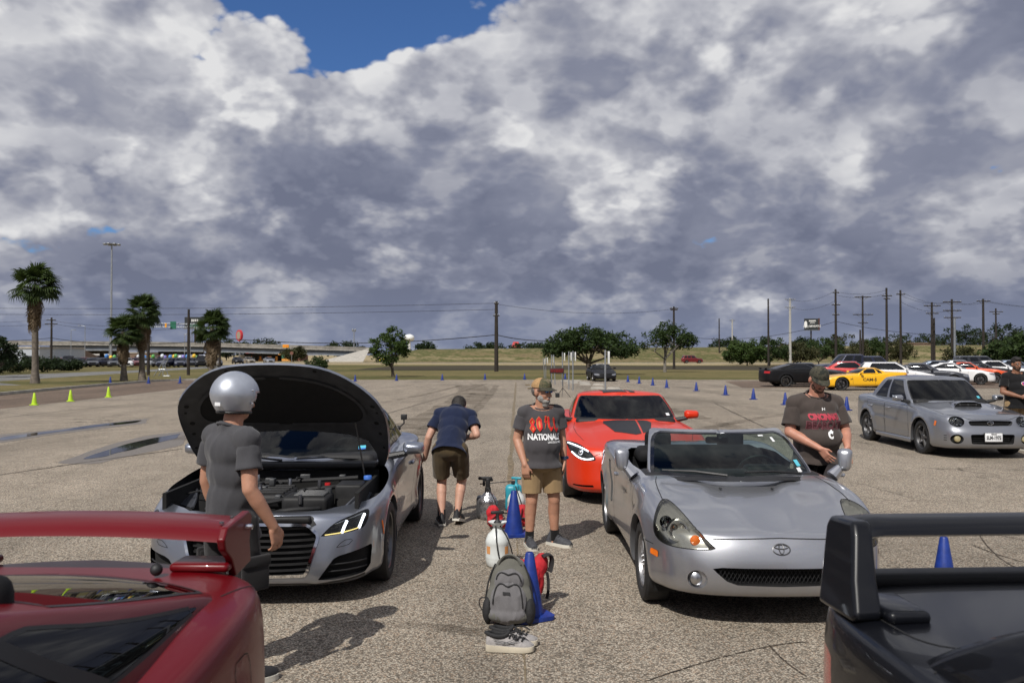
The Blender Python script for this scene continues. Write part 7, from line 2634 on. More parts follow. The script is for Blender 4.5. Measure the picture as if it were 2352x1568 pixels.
# gantry with green sign over the overpass
gx = lambda px,d=255: (px - CX) / F_PX * d
gz = lambda py,d=255: EYE - (py - YH) / F_PX * d
ga = empty('sign_gantry',(gx(390),255,0),0,'steel lattice sign gantry with green board above the overpass','gantry')
m = MB()
x0,x1 = gx(340) - gx(390),gx(452) - gx(390)
for (yy,zz) in ((0,742),(0,750),(1.2,742),(1.2,750)):
 m.tube([(x0,yy,gz(zz)),(x1,yy,gz(zz) - .25)],.09,5)
n = 16
for i in range(n):
 a,b_ = x0 + (x1 - x0) * i / n,x0 + (x1 - x0) * (i + 1) / n
 m.tube([(a,0,gz(742)),(b_,0,gz(750))],.055,4); m.tube([(a,0,gz(750)),(b_,0,gz(742))],.055,4)
m.build('truss','galvanised',ga)
m = MB()
for px in (431,441):
 m.tube([(gx(px) - gx(390),0,gz(784)),(gx(px) - gx(390),0,gz(745))],.12,6)
for k in range(4):
 m.tube([(gx(431) - gx(390),0,gz(780 - 9 * k)),(gx(441) - gx(390),0,gz(771 - 9 * k))],.07,4)
m.tube([(gx(336) - gx(390),0,gz(784)),(gx(336) - gx(390),0,gz(742))],.12,6)
m.build('legs','galvanised',ga)
m = MB(); m.box((gx(398) - gx(390),-.2,gz(747)),(1.7,.08,2.3)); m.build('green_board','sign_green',ga,False)
m = MB(); m.box((gx(381) - gx(390),-.2,gz(747)),(.5,.08,1.2)); m.build('orange_board','sign_amber',ga,False)
# round red restaurant sign
rs = empty('round_sign',(gx(550,270),270,0),0,'round red sign on a post above the overpass','sign')
zs_ = gz(770,270)
m = MB(); m.lathe([(.001,-.35),(1.75,-.35),(1.75,.35),(.001,.35)],28,TM((0,0,zs_),rz=R(-38)) @ AX_Y @ Matrix.Diagonal((.82,1.0,1,1))); m.build('disc','awning_red',rs)
m = MB(); m.lathe([(.001,-.40),(1.25,-.40),(1.25,-.36)],28,TM((0,0,zs_),rz=R(-38)) @ AX_Y @ Matrix.Diagonal((.82,1.0,1,1))); m.build('face','wall_tan',rs)
m = MB(); m.tube([(0,0,-.1),(0,0,zs_ - 1.6)],.18,8); m.build('post','steel_grey',rs)
m = MB(); m.box((-.6,0,zs_ - 3.2),(1.0,.3,1.0)); m.build('lower_board','awning_red',rs,False)
# water tower
wt = empty('water_tower',(gx(940,420),420,0),0,'white water tower ball peeking over the embankment','water tower')
zt_ = gz(776,420)
m = MB(); m.ell((0,0,zt_),(2.6,2.6,1.9),24,14); m.build('tank','sign_white',wt)
m = MB(); m.tube([(0,0,-.1),(0,0,zt_ - 1.5)],[.9,.6],12); m.build('stem','sign_white',wt)
# stop sign by the restaurant
ss = empty('stop_sign',(gx(670,210),210,0),0,'dark stop sign on a post before the orange restaurant','sign')
m = MB(); m.tube([(0,0,-.05),(0,0,2.6)],.05,6); m.build('post','galvanised',ss)
m = MB(); m.lathe([(.001,-.02),(.45,-.02),(.45,.02)],8,TM((0,-.06,2.3)) @ AX_Y @ Matrix.Rotation(R(22.5),4,'Z')); m.build('octagon','wall_brick',ss)

# ------------------------------------------------------------------ cars in the far lot, with balloons
cols = ['maroon','flat_black','silver_grey','graphite','grey_blue','navy_paint','white_paint','graphite','tan_paint','flat_black','navy_paint','grey_blue','graphite','maroon','flat_black','silver_grey','navy_paint','graphite']
kinds = ['sedan','hatch','sedan','muscle','sedan','suv','sedan','hatch','sedan','muscle','sedan','hatch']
protos = {}
slots = []
rngc = np.random.default_rng(5)
for r_,(d,p0,p1,step) in enumerate(((132,132,505,26),(146,120,500,24))):
 px = p0
 while px < p1:
  slots.append((px + rngc.uniform(-3,3),d + rngc.uniform(-2,2)))
  px += step + rngc.uniform(-3,4)
slots += [(546,178),(572,182),(618,186)]
lab_pos = ['counting from the left, front row','counting from the left, back row']
ordn = ['first','second','third','fourth','fifth','sixth','seventh','eighth','ninth','tenth','eleventh','twelfth','thirteenth','fourteenth','fifteenth','sixteenth','seventeenth','eighteenth','nineteenth','twentieth']
cnt = {}
for i,(px,d) in enumerate(slots):
 kind = kinds[(i * 5) % len(kinds)]
 col = cols[(i * 7) % len(cols)]
 row = 'front row' if d < 139 else ('back row' if d < 170 else 'group under the overpass')
 cnt[row] = cnt.get(row,0) + 1
 lab = '%s %s, %s from the left in the far lot\'s %s' % (col.replace('_paint','').replace('_',' '),kind,ordn[cnt[row] - 1],row)
 key = (kind,col)
 if key not in protos:
  c_ = parked(kind,'far_' + kind,lab,col,gp(px,d),R(rngc.choice([20,25,-15,30])),'cars in the far lot',h=.22)
  protos[key] = c_.root
 else:
  o = copy_tree(protos[key]); x,y = gp(px,d); o.location = (x,y,0); o.rotation_euler = (0,0,R(rngc.choice([18,26,-12,32])))
  o['label'] = lab
for nm,col in (('balloon_blue',(.06,.22,.55)),('balloon_yellow',(.75,.48,.03)),('balloon_green',(.10,.35,.08)),('balloon_white',(.62,.66,.72)),('balloon_violet',(.22,.18,.5))):
 simple(nm,col,.3,coat=.5)
for i,px in enumerate((245,255,263,318,327,333,343,352,373,379,391,400,404,414,421,430,446,452,470,476,489)):
 d = 137 + (i * 7) % 8
 x,y = gp(px,d)
 e = empty('balloon',(x,y,0),0,None,'balloon','balloons over the far lot')
 e['label'] = '%s balloon, %s from the left over the far parked cars' % (('blue','yellow','green','white','violet')[i % 5],ordn[i] if i < 20 else 'last')
 z = EYE - (817.5 + (i * 3) % 4 - YH) / F_PX * d
 m = MB(); m.ell((0,0,z),(.30,.30,.36),14,10); m.lathe([(.04,0),(.001,.08)],8,TM((0,0,z - .43))); m.build('skin',('balloon_blue','balloon_yellow','balloon_green','balloon_white','balloon_violet')[i % 5],e)
 m = MB(); m.tube([(0,0,z - .42),(0,0,.9)],.006,4,False); m.build('string','sign_white',e)

# ------------------------------------------------------------------ people
from mathutils import noise as mnoise

def mat_skin(name,col):
 m,g,b,out = material(name)
 tc = g.n('ShaderNodeTexCoord').outputs['Object']
 n = g.noise(tc,9.0,5,.6)
 fine = g.noise(tc,60.0,3,.6)
 g.put(b.inputs['Base Color'],g.mix(g.m('MULTIPLY',fine,.25),g.ramp(n,[(.3,tuple(q * .82 for q in col)),(.7,tuple(min(1,q * 1.12) for q in col))]),(col[0] * .9,col[1] * .6,col[2] * .5)))
 b.inputs['Roughness'].default_value = .55
 b.inputs['Subsurface Weight'].default_value = .12
 b.inputs['Subsurface Radius'].default_value = (.012,.005,.003)
 g.put(b.inputs['Normal'],g.bump(fine,.15,.004))
 return m

def mat_cloth(name,col,scale=260.0,var=.10,heather=.0):
 m,g,b,out = material(name)
 tc = g.n('ShaderNodeTexCoord').outputs['Object']
 n = g.noise(tc,4.0,6,.65)
 w = g.noise(tc,scale,2,.6)
 c = g.ramp(n,[(.3,tuple(q * (1 - var) for q in col)),(.7,tuple(min(1,q * (1 + var)) for q in col))])
 c = g.mix(1.0,c,g.ramp(w,[(.3,1 - heather - .12),(.7,1 + heather)]),'MULTIPLY')
 g.put(b.inputs['Base Color'],c)
 b.inputs['Roughness'].default_value = .92
 b.inputs['Specular IOR Level'].default_value = .15
 b.inputs['Sheen Weight'].default_value = .15
 g.put(b.inputs['Normal'],g.bump(g.m('ADD',g.m('MULTIPLY',w,.4),g.noise(tc,22.0,4,.6)),.25,.006))
 return m

def mat_camo(name,cols,scale=16.0):
 m,g,b,out = material(name)
 tc = g.n('ShaderNodeTexCoord').outputs['Object']
 n = g.noise(tc,scale,3,.55,dist=.8)
 g.put(b.inputs['Base Color'],g.ramp(n,[(0,cols[0]),(.42,cols[1]),(.52,cols[2]),(.60,cols[3])],'CONSTANT'))
 b.inputs['Roughness'].default_value = .9
 return m

mat_skin('skin_tan',(.44,.235,.155))
mat_skin('skin_ruddy',(.46,.225,.155))
mat_skin('skin_pale',(.50,.29,.21))
mat_skin('skin_brown',(.24,.115,.068))
mat_cloth('tee_charcoal',(.066,.062,.066),heather=.06)
mat_cloth('tee_slate',(.060,.060,.066),heather=.05)
mat_cloth('tee_navy',(.012,.018,.045))
mat_cloth('tee_brown',(.062,.050,.045),heather=.12)
mat_cloth('tee_black',(.010,.010,.011))
mat_cloth('shorts_khaki',(.29,.20,.105))
mat_cloth('shorts_olive',(.082,.058,.030))
mat_cloth('shorts_black',(.022,.021,.022))
mat_cloth('pants_black',(.008,.008,.009))
mat_cloth('sock_black',(.010,.010,.011))
simple('shoe_black',(.015,.015,.017),.7,var=.2,scale=30,bump=.2)
simple('shoe_grey',(.045,.047,.055),.75,var=.25,scale=40,bump=.3,bscale=90)
simple('sole_white',(.55,.53,.47),.7,var=.08)
simple('hair_dark',(.010,.007,.005),.6,var=.3,scale=40,bump=.6,bscale=120)
simple('hair_grey',(.12,.11,.10),.7,var=.3,scale=40,bump=.6,bscale=120)
simple('beard_white',(.30,.285,.265),.85,var=.2,scale=60,bump=.9,bscale=140)
simple('beard_dark',(.03,.018,.012),.85,var=.3,scale=60,bump=.7,bscale=140)
simple('beard_brown',(.09,.045,.028),.85,var=.3,scale=60,bump=.7,bscale=140)
simple('cap_mesh_tan',(.36,.22,.10),.9,var=.15,scale=60,bump=.5,bscale=160)
mat_camo('camo_green',[(.02,.025,.012),(.10,.085,.045),(.055,.06,.03),(.16,.13,.08)])
mat_camo('camo_dark',[(.012,.014,.010),(.05,.045,.03),(.03,.032,.02),(.08,.07,.05)])
simple('shade_blue',(.02,.12,.35),.08,metal=.8,coat=1.0)
simple('helmet_silver',(.44,.47,.53),.42,metal=.65,coat=.35,var=.08)
simple('watch_blue',(.02,.035,.08),.4)
simple('print_red',(.52,.006,.006),.7)
simple('print_gold',(.55,.20,.03),.7)
simple('print_pink',(.38,.035,.06),.75)
simple('print_maroon',(.055,.008,.012),.75)
simple('print_rim',(.17,.055,.07),.75)
simple('print_blue',(.03,.06,.35),.7)
simple('eye_white',(.55,.53,.5),.3)

def capsule(p0,p1,r0,r1,n=14,k=4):
 p0,p1 = Vector(p0),Vector(p1)
 d = p1 - p0
 L = max(d.length,1e-5)
 t = d / L
 pts = []; rad = []
 for i in range(k):
  a = PI / 2 * (1 - i / k)
  pts.append(p0 - t * r0 * math.sin(a)); rad.append(max(r0 * math.cos(a),1e-4))
 pts.append(p0); rad.append(r0)
 pts.append(p0.lerp(p1,.5)); rad.append((r0 + r1) / 2)
 pts.append(p1); rad.append(r1)
 for i in range(1,k + 1):
  a = PI / 2 * i / k
  pts.append(p1 + t * r1 * math.sin(a)); rad.append(max(r1 * math.cos(a),1e-4))
 m = MB(); m.tube(pts,rad,n,True)
 return m.v,m.f

def ellipsoid(c,r,rot=(0,0,0),n=20,k=14):
 m = MB(); m.ell((0,0,0),r,n,k,TM(c) @ Euler(rot).to_matrix().to_4x4())
 return m.v,m.f

def union(prims,voxel=.007,smooth=6,fac=.5):
 """closed shapes -> one continuous surface"""
 m = MB()
 for p in prims:
  m.add(*p)
 o = mk('tmp',m.v,m.f,None,None,False)
 r = o.modifiers.new('r','REMESH'); r.mode = 'VOXEL'; r.voxel_size = voxel
 if smooth:
  s = o.modifiers.new('s','SMOOTH'); s.factor = fac; s.iterations = smooth
 dg = bpy.context.evaluated_depsgraph_get()
 me = bpy.data.meshes.new_from_object(o.evaluated_get(dg))
 old = o.data
 bpy.data.objects.remove(o); bpy.data.meshes.remove(old)
 return me

def finish_mesh(me,name,mat,parent,cuts=(),folds=0.0,seed=0.0,fscale=(7,7,2.2),extra=()):
 """cuts: (plane point, normal pointing at what is removed, reach centre, reach radius)"""
 bm = bmesh.new(); bm.from_mesh(me)
 if folds:
  bm.normal_update()
  for v in bm.verts:
   q = Vector((v.co.x * fscale[0],v.co.y * fscale[1],v.co.z * fscale[2] + seed))
   f = mnoise.noise(q) * .6 + mnoise.noise(q * 2.1) * .4
   f = abs(f) * 2 - .35
   v.co += v.normal * (-folds * f)
 for co,no,cen,rad in cuts:
  cen = Vector(cen)
  vs = [v for v in bm.verts if (v.co - cen).length < rad]
  ss = set(vs)
  es = [e for e in bm.edges if e.verts[0] in ss and e.verts[1] in ss]
  fs = [f for f in bm.faces if all(v in ss for v in f.verts)]
  bmesh.ops.bisect_plane(bm,geom=vs + es + fs,plane_co=Vector(co),plane_no=Vector(no),clear_outer=True)
 for sl in extra:
  vs = [bm.verts.new(p) for p in sl.v]
  for q in sl.f:
   bm.faces.new([vs[i] for i in q])
  bm.normal_update()
  for v in vs:
   q = Vector((v.co.x * 14,v.co.y * 14,v.co.z * 9 + seed))
   v.co += v.normal * (abs(mnoise.noise(q)) * -.016 + .004)
 bm.to_mesh(me); bm.free()
 me.name = name
 me.materials.clear(); me.materials.append(MATS[mat])
 me.polygons.foreach_set('use_smooth',[True] * len(me.polygons))
 return link(bpy.data.objects.new(name,me),parent)

def hand_prims(w,d,palm_n,thumb_dir,curl=.35,s=1.0,spread=.18):
 """palm, four jointed fingers of unequal length and a thumb off the side of the palm"""
 w,d,nrm = Vector(w),Vector(d).normalized(),Vector(palm_n).normalized()
 nrm = (nrm - d * nrm.dot(d)).normalized()
 side = d.cross(nrm).normalized()
 if side.dot(Vector(thumb_dir)) < 0:
  side = -side                      # side points at the thumb
 P = []
 pl = .085 * s
 for k in range(4):
  o = (k - 1.5) * .0195 * s
  P.append(capsule(w + side * (-o * .75) + d * .012,w + d * pl + side * (-o),.0165 * s,.0125 * s,10,3))
 for k,(ln,bend) in enumerate(((.072,1.0),(.080,1.05),(.074,1.1),(.058,1.2))):
  o = (1.5 - k) * .0215 * s
  b = w + d * (pl + .002) + side * o
  dd = (d + side * spread * (1.5 - k) * .5).normalized()
  p = b
  ang = curl * bend
  for seg in (.45,.32,.25):
   dd = (dd * math.cos(ang) + nrm * math.sin(ang)).normalized()
   q = p + dd * ln * seg * s
   P.append(capsule(p,q,.0088 * s,.0082 * s,8,2))
   p = q
 tb = w + d * .022 * s + side * .028 * s
 t1 = tb + (d * .75 + side * .65 + nrm * .25).normalized() * .042 * s
 t2 = t1 + (d * .95 + side * .15 + nrm * .35).normalized() * .032 * s
 P += [capsule(tb,t1,.015 * s,.0115 * s,9,3),capsule(t1,t2,.0105 * s,.009 * s,8,3)]
 return P

def head_prims(c,f,up,s=1.0,ears=True):
 """c centre of skull, f facing, up"""
 c,f,up = Vector(c),Vector(f).normalized(),Vector(up).normalized()
 up = (up - f * up.dot(f)).normalized()
 x = f.cross(up).normalized()
 Mr = Matrix((x,f,up)).transposed().to_4x4()
 M = Matrix.Translation(c) @ Mr @ Matrix.Scale(s,4)

 def E(o,r,rot=(0,0,0)):
  m = MB(); m.ell((0,0,0),r,18,12,M @ TM(o) @ Euler(rot).to_matrix().to_4x4())
  return m.v,m.f

 def C(a,b,r0,r1):
  return capsule(M @ Vector(a),M @ Vector(b),r0 * s,r1 * s,8,3)
 P = [E((0,-.012,.028),(.076,.096,.092)),E((0,.022,-.035),(.062,.072,.080)),E((0,.040,-.085),(.042,.046,.034)),
   E((0,.060,.010),(.056,.030,.050)),C((0,.088,.005),(0,.112,-.034),.010,.014),E((0,.086,-.068),(.027,.017,.011)),
   E((.030,.066,-.035),(.022,.022,.022)),E((-.030,.066,-.035),(.022,.022,.022)),C((-.045,.080,.026),(.045,.080,.026),.011,.011)]
 if ears:
  P += [E((.078,-.008,-.012),(.012,.022,.034),(0,0,.3)),E((-.078,-.008,-.012),(.012,.022,.034),(0,0,-.3))]
 return P,M

def shoe(name,M,upper,sole,parent,L=.29):
 m = MB()
 prof = [(-.5,.033,.045),(-.42,.036,.105),(-.30,.037,.115),(-.12,.040,.098),(.08,.046,.072),(.26,.050,.058),(.40,.044,.048),(.49,.025,.030)]
 n = 12
 v = []; f = []
 for (t,w,h) in prof:
  for k in range(n):
   a = PI * k / (n - 1)
   v.append((w * math.cos(a) * (1 - .22 * (math.sin(a) if t < -.1 else .1)),-t * L,.022 + (h - .0) * abs(math.sin(a)) ** .8))
 for i in range(len(prof) - 1):
  for k in range(n - 1):
   f.append((i * n + k,i * n + k + 1,(i + 1) * n + k + 1,(i + 1) * n + k))
 f.append(tuple(range(n))); f.append(tuple(reversed([(len(prof) - 1) * n + k for k in range(n)])))
 m.add(v,f,M)
 o = m.build(name,upper,parent,sharp=60)
 s_ = MB()
 pl = [(w + .005) for (_,w,_) in prof]
 out = [(pl[i],-prof[i][0] * L) for i in range(len(prof))] + [(-pl[i],-prof[i][0] * L) for i in reversed(range(len(prof)))]
 s_.prism(smooth_poly(out,1),0.0,.032,M)
 s_.build('sole',sole,o,sharp=40)
 l_ = MB()
 for k in range(4):
  t = -.06 + .08 * k
  l_.tube([M @ Vector((-.026,-t * L,.105 - .013 * k)),M @ Vector((0,-t * L,.117 - .013 * k)),M @ Vector((.026,-(t + .03) * L,.105 - .013 * k))],.0045,5)
 l_.build('laces','black_trim' if upper != 'shoe_trainer' else 'black_trim',o)
 return o

def person(label,loc,rz,J,skin,shirt,shorts,shirt_hem=.0,sleeve=.62,bulk=1.0,belly=0.0,leg_long=False,short_end=.88,shoes=('shoe_black','sole_white'),head_f=(0,-1,0),head_up=(0,0,1),hands=None,
   hair=None,seed=1.0,socks=True,folds=.010,loose=1.0,hem_plane=None):
 root = empty('person',(loc[0],loc[1],0),rz,label,'person')
 V = {k: Vector(v) for k,v in J.items() if isinstance(v,tuple)}
 up_t = (V['neck'] - V['pelvis']).normalized()
 hp,hM = head_prims(V['head'],head_f,head_up)
 b = bulk
 tors = [(V['pelvis'].lerp(V['neck'],t),r) for t,r in ((.0,(.165,.118,.11)),(.25,(.155 + belly * .35,.112 + belly,.13)),(.52,(.165 + belly * .15,.115 + belly * .5,.13)),(.76,(.178,.115,.12)))]
 trot = up_t.to_track_quat('Z','Y').to_euler()
 rotm = Matrix.Rotation(math.atan2(-up_t.y,up_t.z) * 1.0,4,'X').to_euler()

 def tor(infl,zs=1.0):
  P = []
  for i,(c,r) in enumerate(tors):
   c2 = c.copy()
   if i in (1,2):
    c2 = c2 + Vector((0,-belly * (.55 if i == 1 else .3),0))
   P.append(ellipsoid(c2,((r[0] * b + infl),(r[1] * b + infl),(r[2] + infl) * zs),rotm))
  for sd in 'LR':
   P.append(capsule(V['neck'].lerp(V['sh' + sd],.35) - up_t * .015,V['sh' + sd],.055 * b + infl,.058 * b + infl))
  return P
 P = list(hp) + tor(0.0)
 P.append(capsule(V['neck'] - up_t * .05,V['head'] - Vector(head_up) * .05,.062 * b,.056 * b))
 for sd in 'LR':
  P.append(capsule(V['sh' + sd],V['el' + sd],.056 * b,.044 * b))
  m_ = V['el' + sd].lerp(V['wr' + sd],.3)
  P.append(capsule(V['el' + sd],m_,.043 * b,.045 * b)); P.append(capsule(m_,V['wr' + sd],.045 * b,.028))
  P.append(capsule(V['hip' + sd],V['kn' + sd],.088 * b,.058 * b))
  cf = V['kn' + sd].lerp(V['an' + sd],.32)
  back = Vector((0,.018,0)) if (V['kn' + sd] - V['an' + sd]).length > 0 else Vector()
  P.append(capsule(V['kn' + sd],cf + back,.055 * b,.058 * b)); P.append(capsule(cf + back,V['an' + sd],.056 * b,.036))
  P.append(capsule(V['an' + sd],V['an' + sd] - Vector((0,0,.05)),.036,.04))
  hd = (hands or {}).get(sd,{})
  d = Vector(hd.get('d',V['wr' + sd] - V['el' + sd]))
  P += hand_prims(V['wr' + sd],d,hd.get('n',(1 if sd == 'R' else -1,0,0)),hd.get('t',(0,-1,0)),hd.get('curl',.35),hd.get('s',1.0),hd.get('spread',.1))
 body = finish_mesh(union(P,.0062,5),'body',skin,root)
 # T-shirt
 S = tor(.016 * loose,1.0)
 cuts = []
 sleeves = []
 for sd in 'LR':
  u = V['el' + sd] - V['sh' + sd]
  e = V['sh' + sd] + u * sleeve
  un = u.normalized()
  # sleeve: open tube with a few soft folds, joined to the torso cloth below
  sl = MB()
  S.append(capsule(V['sh' + sd] + Vector((0,0,-.012)),V['sh' + sd] + u * .30,.058 * b,.062 * b))
  pts = [V['sh' + sd] + u * t for t in np.linspace(.08,sleeve,12)]
  rad = [.050 * b,.058 * b] + [.0615 * b + .003 + .012 * t for t in np.linspace(0,1,10)]
  sl.tube(pts,rad,28,False)
  sleeves.append(sl)
 hem = V['pelvis'] + up_t * (shirt_hem - .06)
 S.append(capsule(V['pelvis'].lerp(V['neck'],.25) + Vector((0,-belly * .35,0)),hem - up_t * .06,.15 * b + belly * .5,.155 * b + belly * .35))
 S.append(ellipsoid(hem + Vector((0,-belly * .25,0)),(.19 * b + .012,.145 * b + belly * .6 + .01,.12),rotm))
 hp_n = hem_plane or (-up_t)
 cuts.append((hem,hp_n,hem - up_t * .12,.36))
 nk = V['neck'] + up_t * .035
 S.append(capsule(V['neck'] - up_t * .05,V['neck'] + up_t * .02,.085 * b,.075 * b))
 cuts.append((V['neck'] + up_t * .018 ,(up_t + Vector((0,-.55,0)) * (1 if abs(up_t.z) > .85 else 0)).normalized(),V['neck'] + up_t * .06,.13))
 sh = finish_mesh(union(S,.0085,26),'shirt',shirt,root,cuts,folds,seed,extra=sleeves)
 so = sh.modifiers.new('thick','SOLIDIFY'); so.thickness = .004; so.offset = -1
 cl = MB()
 cx = V['neck'] + up_t * .012
 q_ = (up_t + Vector((0,-.42,0)) * (1 if abs(up_t.z) > .85 else 0)).normalized().to_track_quat('Z','Y').to_matrix().to_4x4()
 cl.tube([Matrix.Translation(cx) @ q_ @ Vector((.082 * b * math.cos(a),.076 * b * math.sin(a),0)) for a in np.linspace(0,2 * PI,33)],.0085,8,False)
 cl.build('collar',shirt,sh)
 # shorts or trousers
 T = [ellipsoid(V['pelvis'] + Vector((0,-belly * .12,-.02)),(.178 * b + .008,.135 * b + belly * .35,.13),rotm)]
 cuts = []
 for sd in 'LR':
  u = V['kn' + sd] - V['hip' + sd]
  if leg_long:
   T.append(capsule(V['hip' + sd],V['kn' + sd],.105 * b,.080 * b)); T.append(capsule(V['kn' + sd],V['an' + sd],.078 * b,.062 * b))
  else:
   e = V['hip' + sd] + u * short_end
   un = u.normalized()
   T.append(capsule(V['hip' + sd],e + un * .05,.108 * b,.096 * b))
   cuts.append((e,un,e + un * .08,.19))
 st = finish_mesh(union(T,.0085,5),'trousers' if leg_long else 'shorts',shorts,root,cuts,folds * .9,seed + 5,(6,6,2.5))
 so = st.modifiers.new('thick','SOLIDIFY'); so.thickness = .004; so.offset = -1
 for sd in 'LR':
  a = V['an' + sd]
  toe = V['toe' + sd]
  ang = math.atan2((toe - a).x,-(toe - a).y)
  pit = J.get('pitch' + sd,0.0)
  M = TM((a.x,a.y,a.z - .085)) @ Matrix.Rotation(ang,4,'Z') @ Matrix.Rotation(pit,4,'X') @ TM((0,-.06,0))
  shoe('shoe',M,shoes[0],shoes[1],root)
  if socks:
   s_ = MB(); s_.tube([a - Vector((0,0,.03)),a + (V['kn' + sd] - a).normalized() * .075],[.043,.044],14,False)
   s_.build('sock','sock_black',root)
 return root,body,sh,hM,V

def stamp(sh,parent,name,txt,size,x,z,mat,sx=1.0,bold=0.0,off=.004,tilt=0.0,axis=-1,shear=0.0,geo=None,sub=2):
 """print on the front of a garment: lettering wrapped onto the cloth"""
 dg = bpy.context.evaluated_depsgraph_get()
 bv = BVHTree.FromObject(sh,dg)
 v,f = geo if geo else text_geo(txt,size,bold,shear=shear)
 bm = bmesh.new()
 vs = [bm.verts.new(p) for p in v]
 for q in f:
  try:
   bm.faces.new([vs[i] for i in q])
  except ValueError:
   pass
 bmesh.ops.triangulate(bm,faces=bm.faces[:])
 for _ in range(sub):
  ed = [e for e in bm.edges if e.calc_length() > .012]
  if ed:
   bmesh.ops.subdivide_edges(bm,edges=ed,cuts=1)
   bmesh.ops.triangulate(bm,faces=bm.faces[:])
 ct,st_ = math.cos(tilt),math.sin(tilt)
 bad = []
 for q in bm.verts:
  lx,lz = q.co.x * sx,q.co.y
  px,pz = x + lx * ct - lz * st_,z + lx * st_ + lz * ct
  h = bv.ray_cast(Vector((px,axis * 1.5,pz)),Vector((0,-axis,0)))
  if h[0] is None:
   bad.append(q)
  else:
   q.co = h[0] + Vector((0,axis * off,0)) + h[1] * .0005
 bmesh.ops.delete(bm,geom=bad,context='VERTS')
 me = bpy.data.meshes.new(name); bm.to_mesh(me); bm.free()
 me.materials.append(MATS[mat])
 return link(bpy.data.objects.new(name,me),parent)

def cap(M,crown,brim,parent,back=None,name='cap'):
 """baseball cap in head space: +Y forward, Z up"""
 m = MB()
 v = []; f = []
 n,k = 24,9
 for i in range(k + 1):
  th = PI / 2 * i / k
  for j in range(n):
   a = 2 * PI * j / n
   r = math.cos(th) ** .8
   v.append((.088 * r * math.cos(a),-.008 + .108 * r * math.sin(a) + .012 * math.sin(th),.038 + .094 * math.sin(th)))
 for i in range(k):
  for j in range(n):
   a,b = i * n + j,i * n + (j + 1) % n
   f.append((a,b,b + n,a + n))
 m.add(v,f,M)
 mats = [MATS[crown]] + ([MATS[back]] if back else [])
 o = mk(name,m.v,m.f,mats,parent)
 if back:
  o.data.polygons.foreach_set('material_index',[1 if v[q[0]][1] < .012 else 0 for q in f])
 bmv = MB()
 vv = []; ff = []
 for i in range(6):
  t = i / 5
  for j in range(13):
   a = R(20) + R(140) * j / 12
   rx,ry = .086 + .006 * t,.100 + .082 * t * (abs(math.sin(a)) ** .7)
   vv.append((rx * math.cos(a),-.008 + ry * math.sin(a) if t else .100 * math.sin(a) - .008,.042 - .020 * t * math.sin(a) - .028 * (math.cos(a)) ** 2 * t))
 for i in range(5):
  for j in range(12):
   ff.append((i * 13 + j,i * 13 + j + 1,(i + 1) * 13 + j + 1,(i + 1) * 13 + j))
 bmv.add(vv,ff,M)
 bo = bmv.build('brim',brim,o)
 so = bo.modifiers.new('t','SOLIDIFY'); so.thickness = .004
 b_ = MB(); b_.ell((0,.002,.131),(.008,.008,.005),8,6,M); b_.build('cap_button',crown,o)
 return o

def patch_hair(M,mat,parent,prims,name='hair',voxel=.007,folds=.004):
 P = []
 for (o,r) in prims:
  m = MB(); m.ell((0,0,0),r,18,12,M @ TM(o))
  P.append((m.v,m.f))
 return finish_mesh(union(P,voxel,3),name,mat,parent,folds=folds,seed=3.0,fscale=(45,45,30))

STAND = dict(pelvis=(0,0,.93),neck=(0,.01,1.45),head=(0,-.02,1.62),shL=(.185,.01,1.40),shR=(-.185,.01,1.40),hipL=(.095,0,.90),hipR=(-.095,0,.90))

def sc_joints(J,s):
 return {k: (tuple(q * s for q in v) if isinstance(v,tuple) else v) for k,v in J.items()}

# -- bearded man in cap and sunglasses, printed T-shirt
J = dict(STAND,elL=(.240,.05,1.13),wrL=(.240,-.03,.88),elR=(-.250,.04,1.12),wrR=(-.205,-.11,.87),knL=(.135,-.02,.48),anL=(.155,.03,.088),toeL=(.28,-.14,.03),knR=(-.11,-.02,.48),anR=(-.125,.02,.088),toeR=(-.13,-.2,.03))
J = sc_joints(J,.925)
hf = Vector((math.sin(R(38)),-math.cos(R(38)),-.08))
p1,b1,s1,hM,V1 = person('bearded man in camouflage cap and sunglasses with grey printed T-shirt and khaki shorts',(ground(1243,1253)[0],8.25),R(14),J,'skin_tan','tee_charcoal','shorts_khaki',shirt_hem=-.03,bulk=1.0,belly=.055,short_end=.80,
       shoes=('shoe_grey','sole_white'),head_f=hf,seed=2.0,hands={'R': dict(d=(.06,-.05,-1),n=(.6,.8,0),t=(.5,-.8,0),curl=.45),'L': dict(d=(0,-.06,-1),n=(-1,.2,0),t=(0,-1,0),curl=.35)})
cap(hM,'camo_green','camo_dark',p1,'cap_mesh_tan')
patch_hair(hM,'beard_white',p1,[((0,.052,-.090),(.050,.046,.030)),((0,.052,-.122),(.036,.032,.034)),((.051,.026,-.060),(.015,.036,.036)),((-.051,.026,-.060),(.015,.036,.036)),((0,.094,-.054),(.027,.011,.008))],'beard')
patch_hair(hM,'hair_grey',p1,[((0,-.050,.0),(.074,.056,.060))],'hair')
g_ = MB()
for sx in (-.034,.034):
 g_.ell((sx,.088,.012),(.031,.016,.021),14,8,hM)
gl = g_.build('sunglasses','shade_blue',p1)
t_ = MB()
for sx in (-1,1):
 t_.tube([hM @ Vector((sx * .062,.082,.018)),hM @ Vector((sx * .080,.0,.012))],.005,5)
t_.tube([hM @ Vector((-.02,.10,.018)),hM @ Vector((.02,.10,.018))],.004,5)
t_.build('frame','black_trim',gl)
w_ = MB(); q = V1['wrL']; w_.tube([q + Vector((0,0,.055)),q + Vector((0,0,.025))],.036,14,False); w_.rbox((q.x + .036,q.y - .01,q.z + .04),(.012,.03,.03),.004); w_.build('watch','watch_blue',p1)
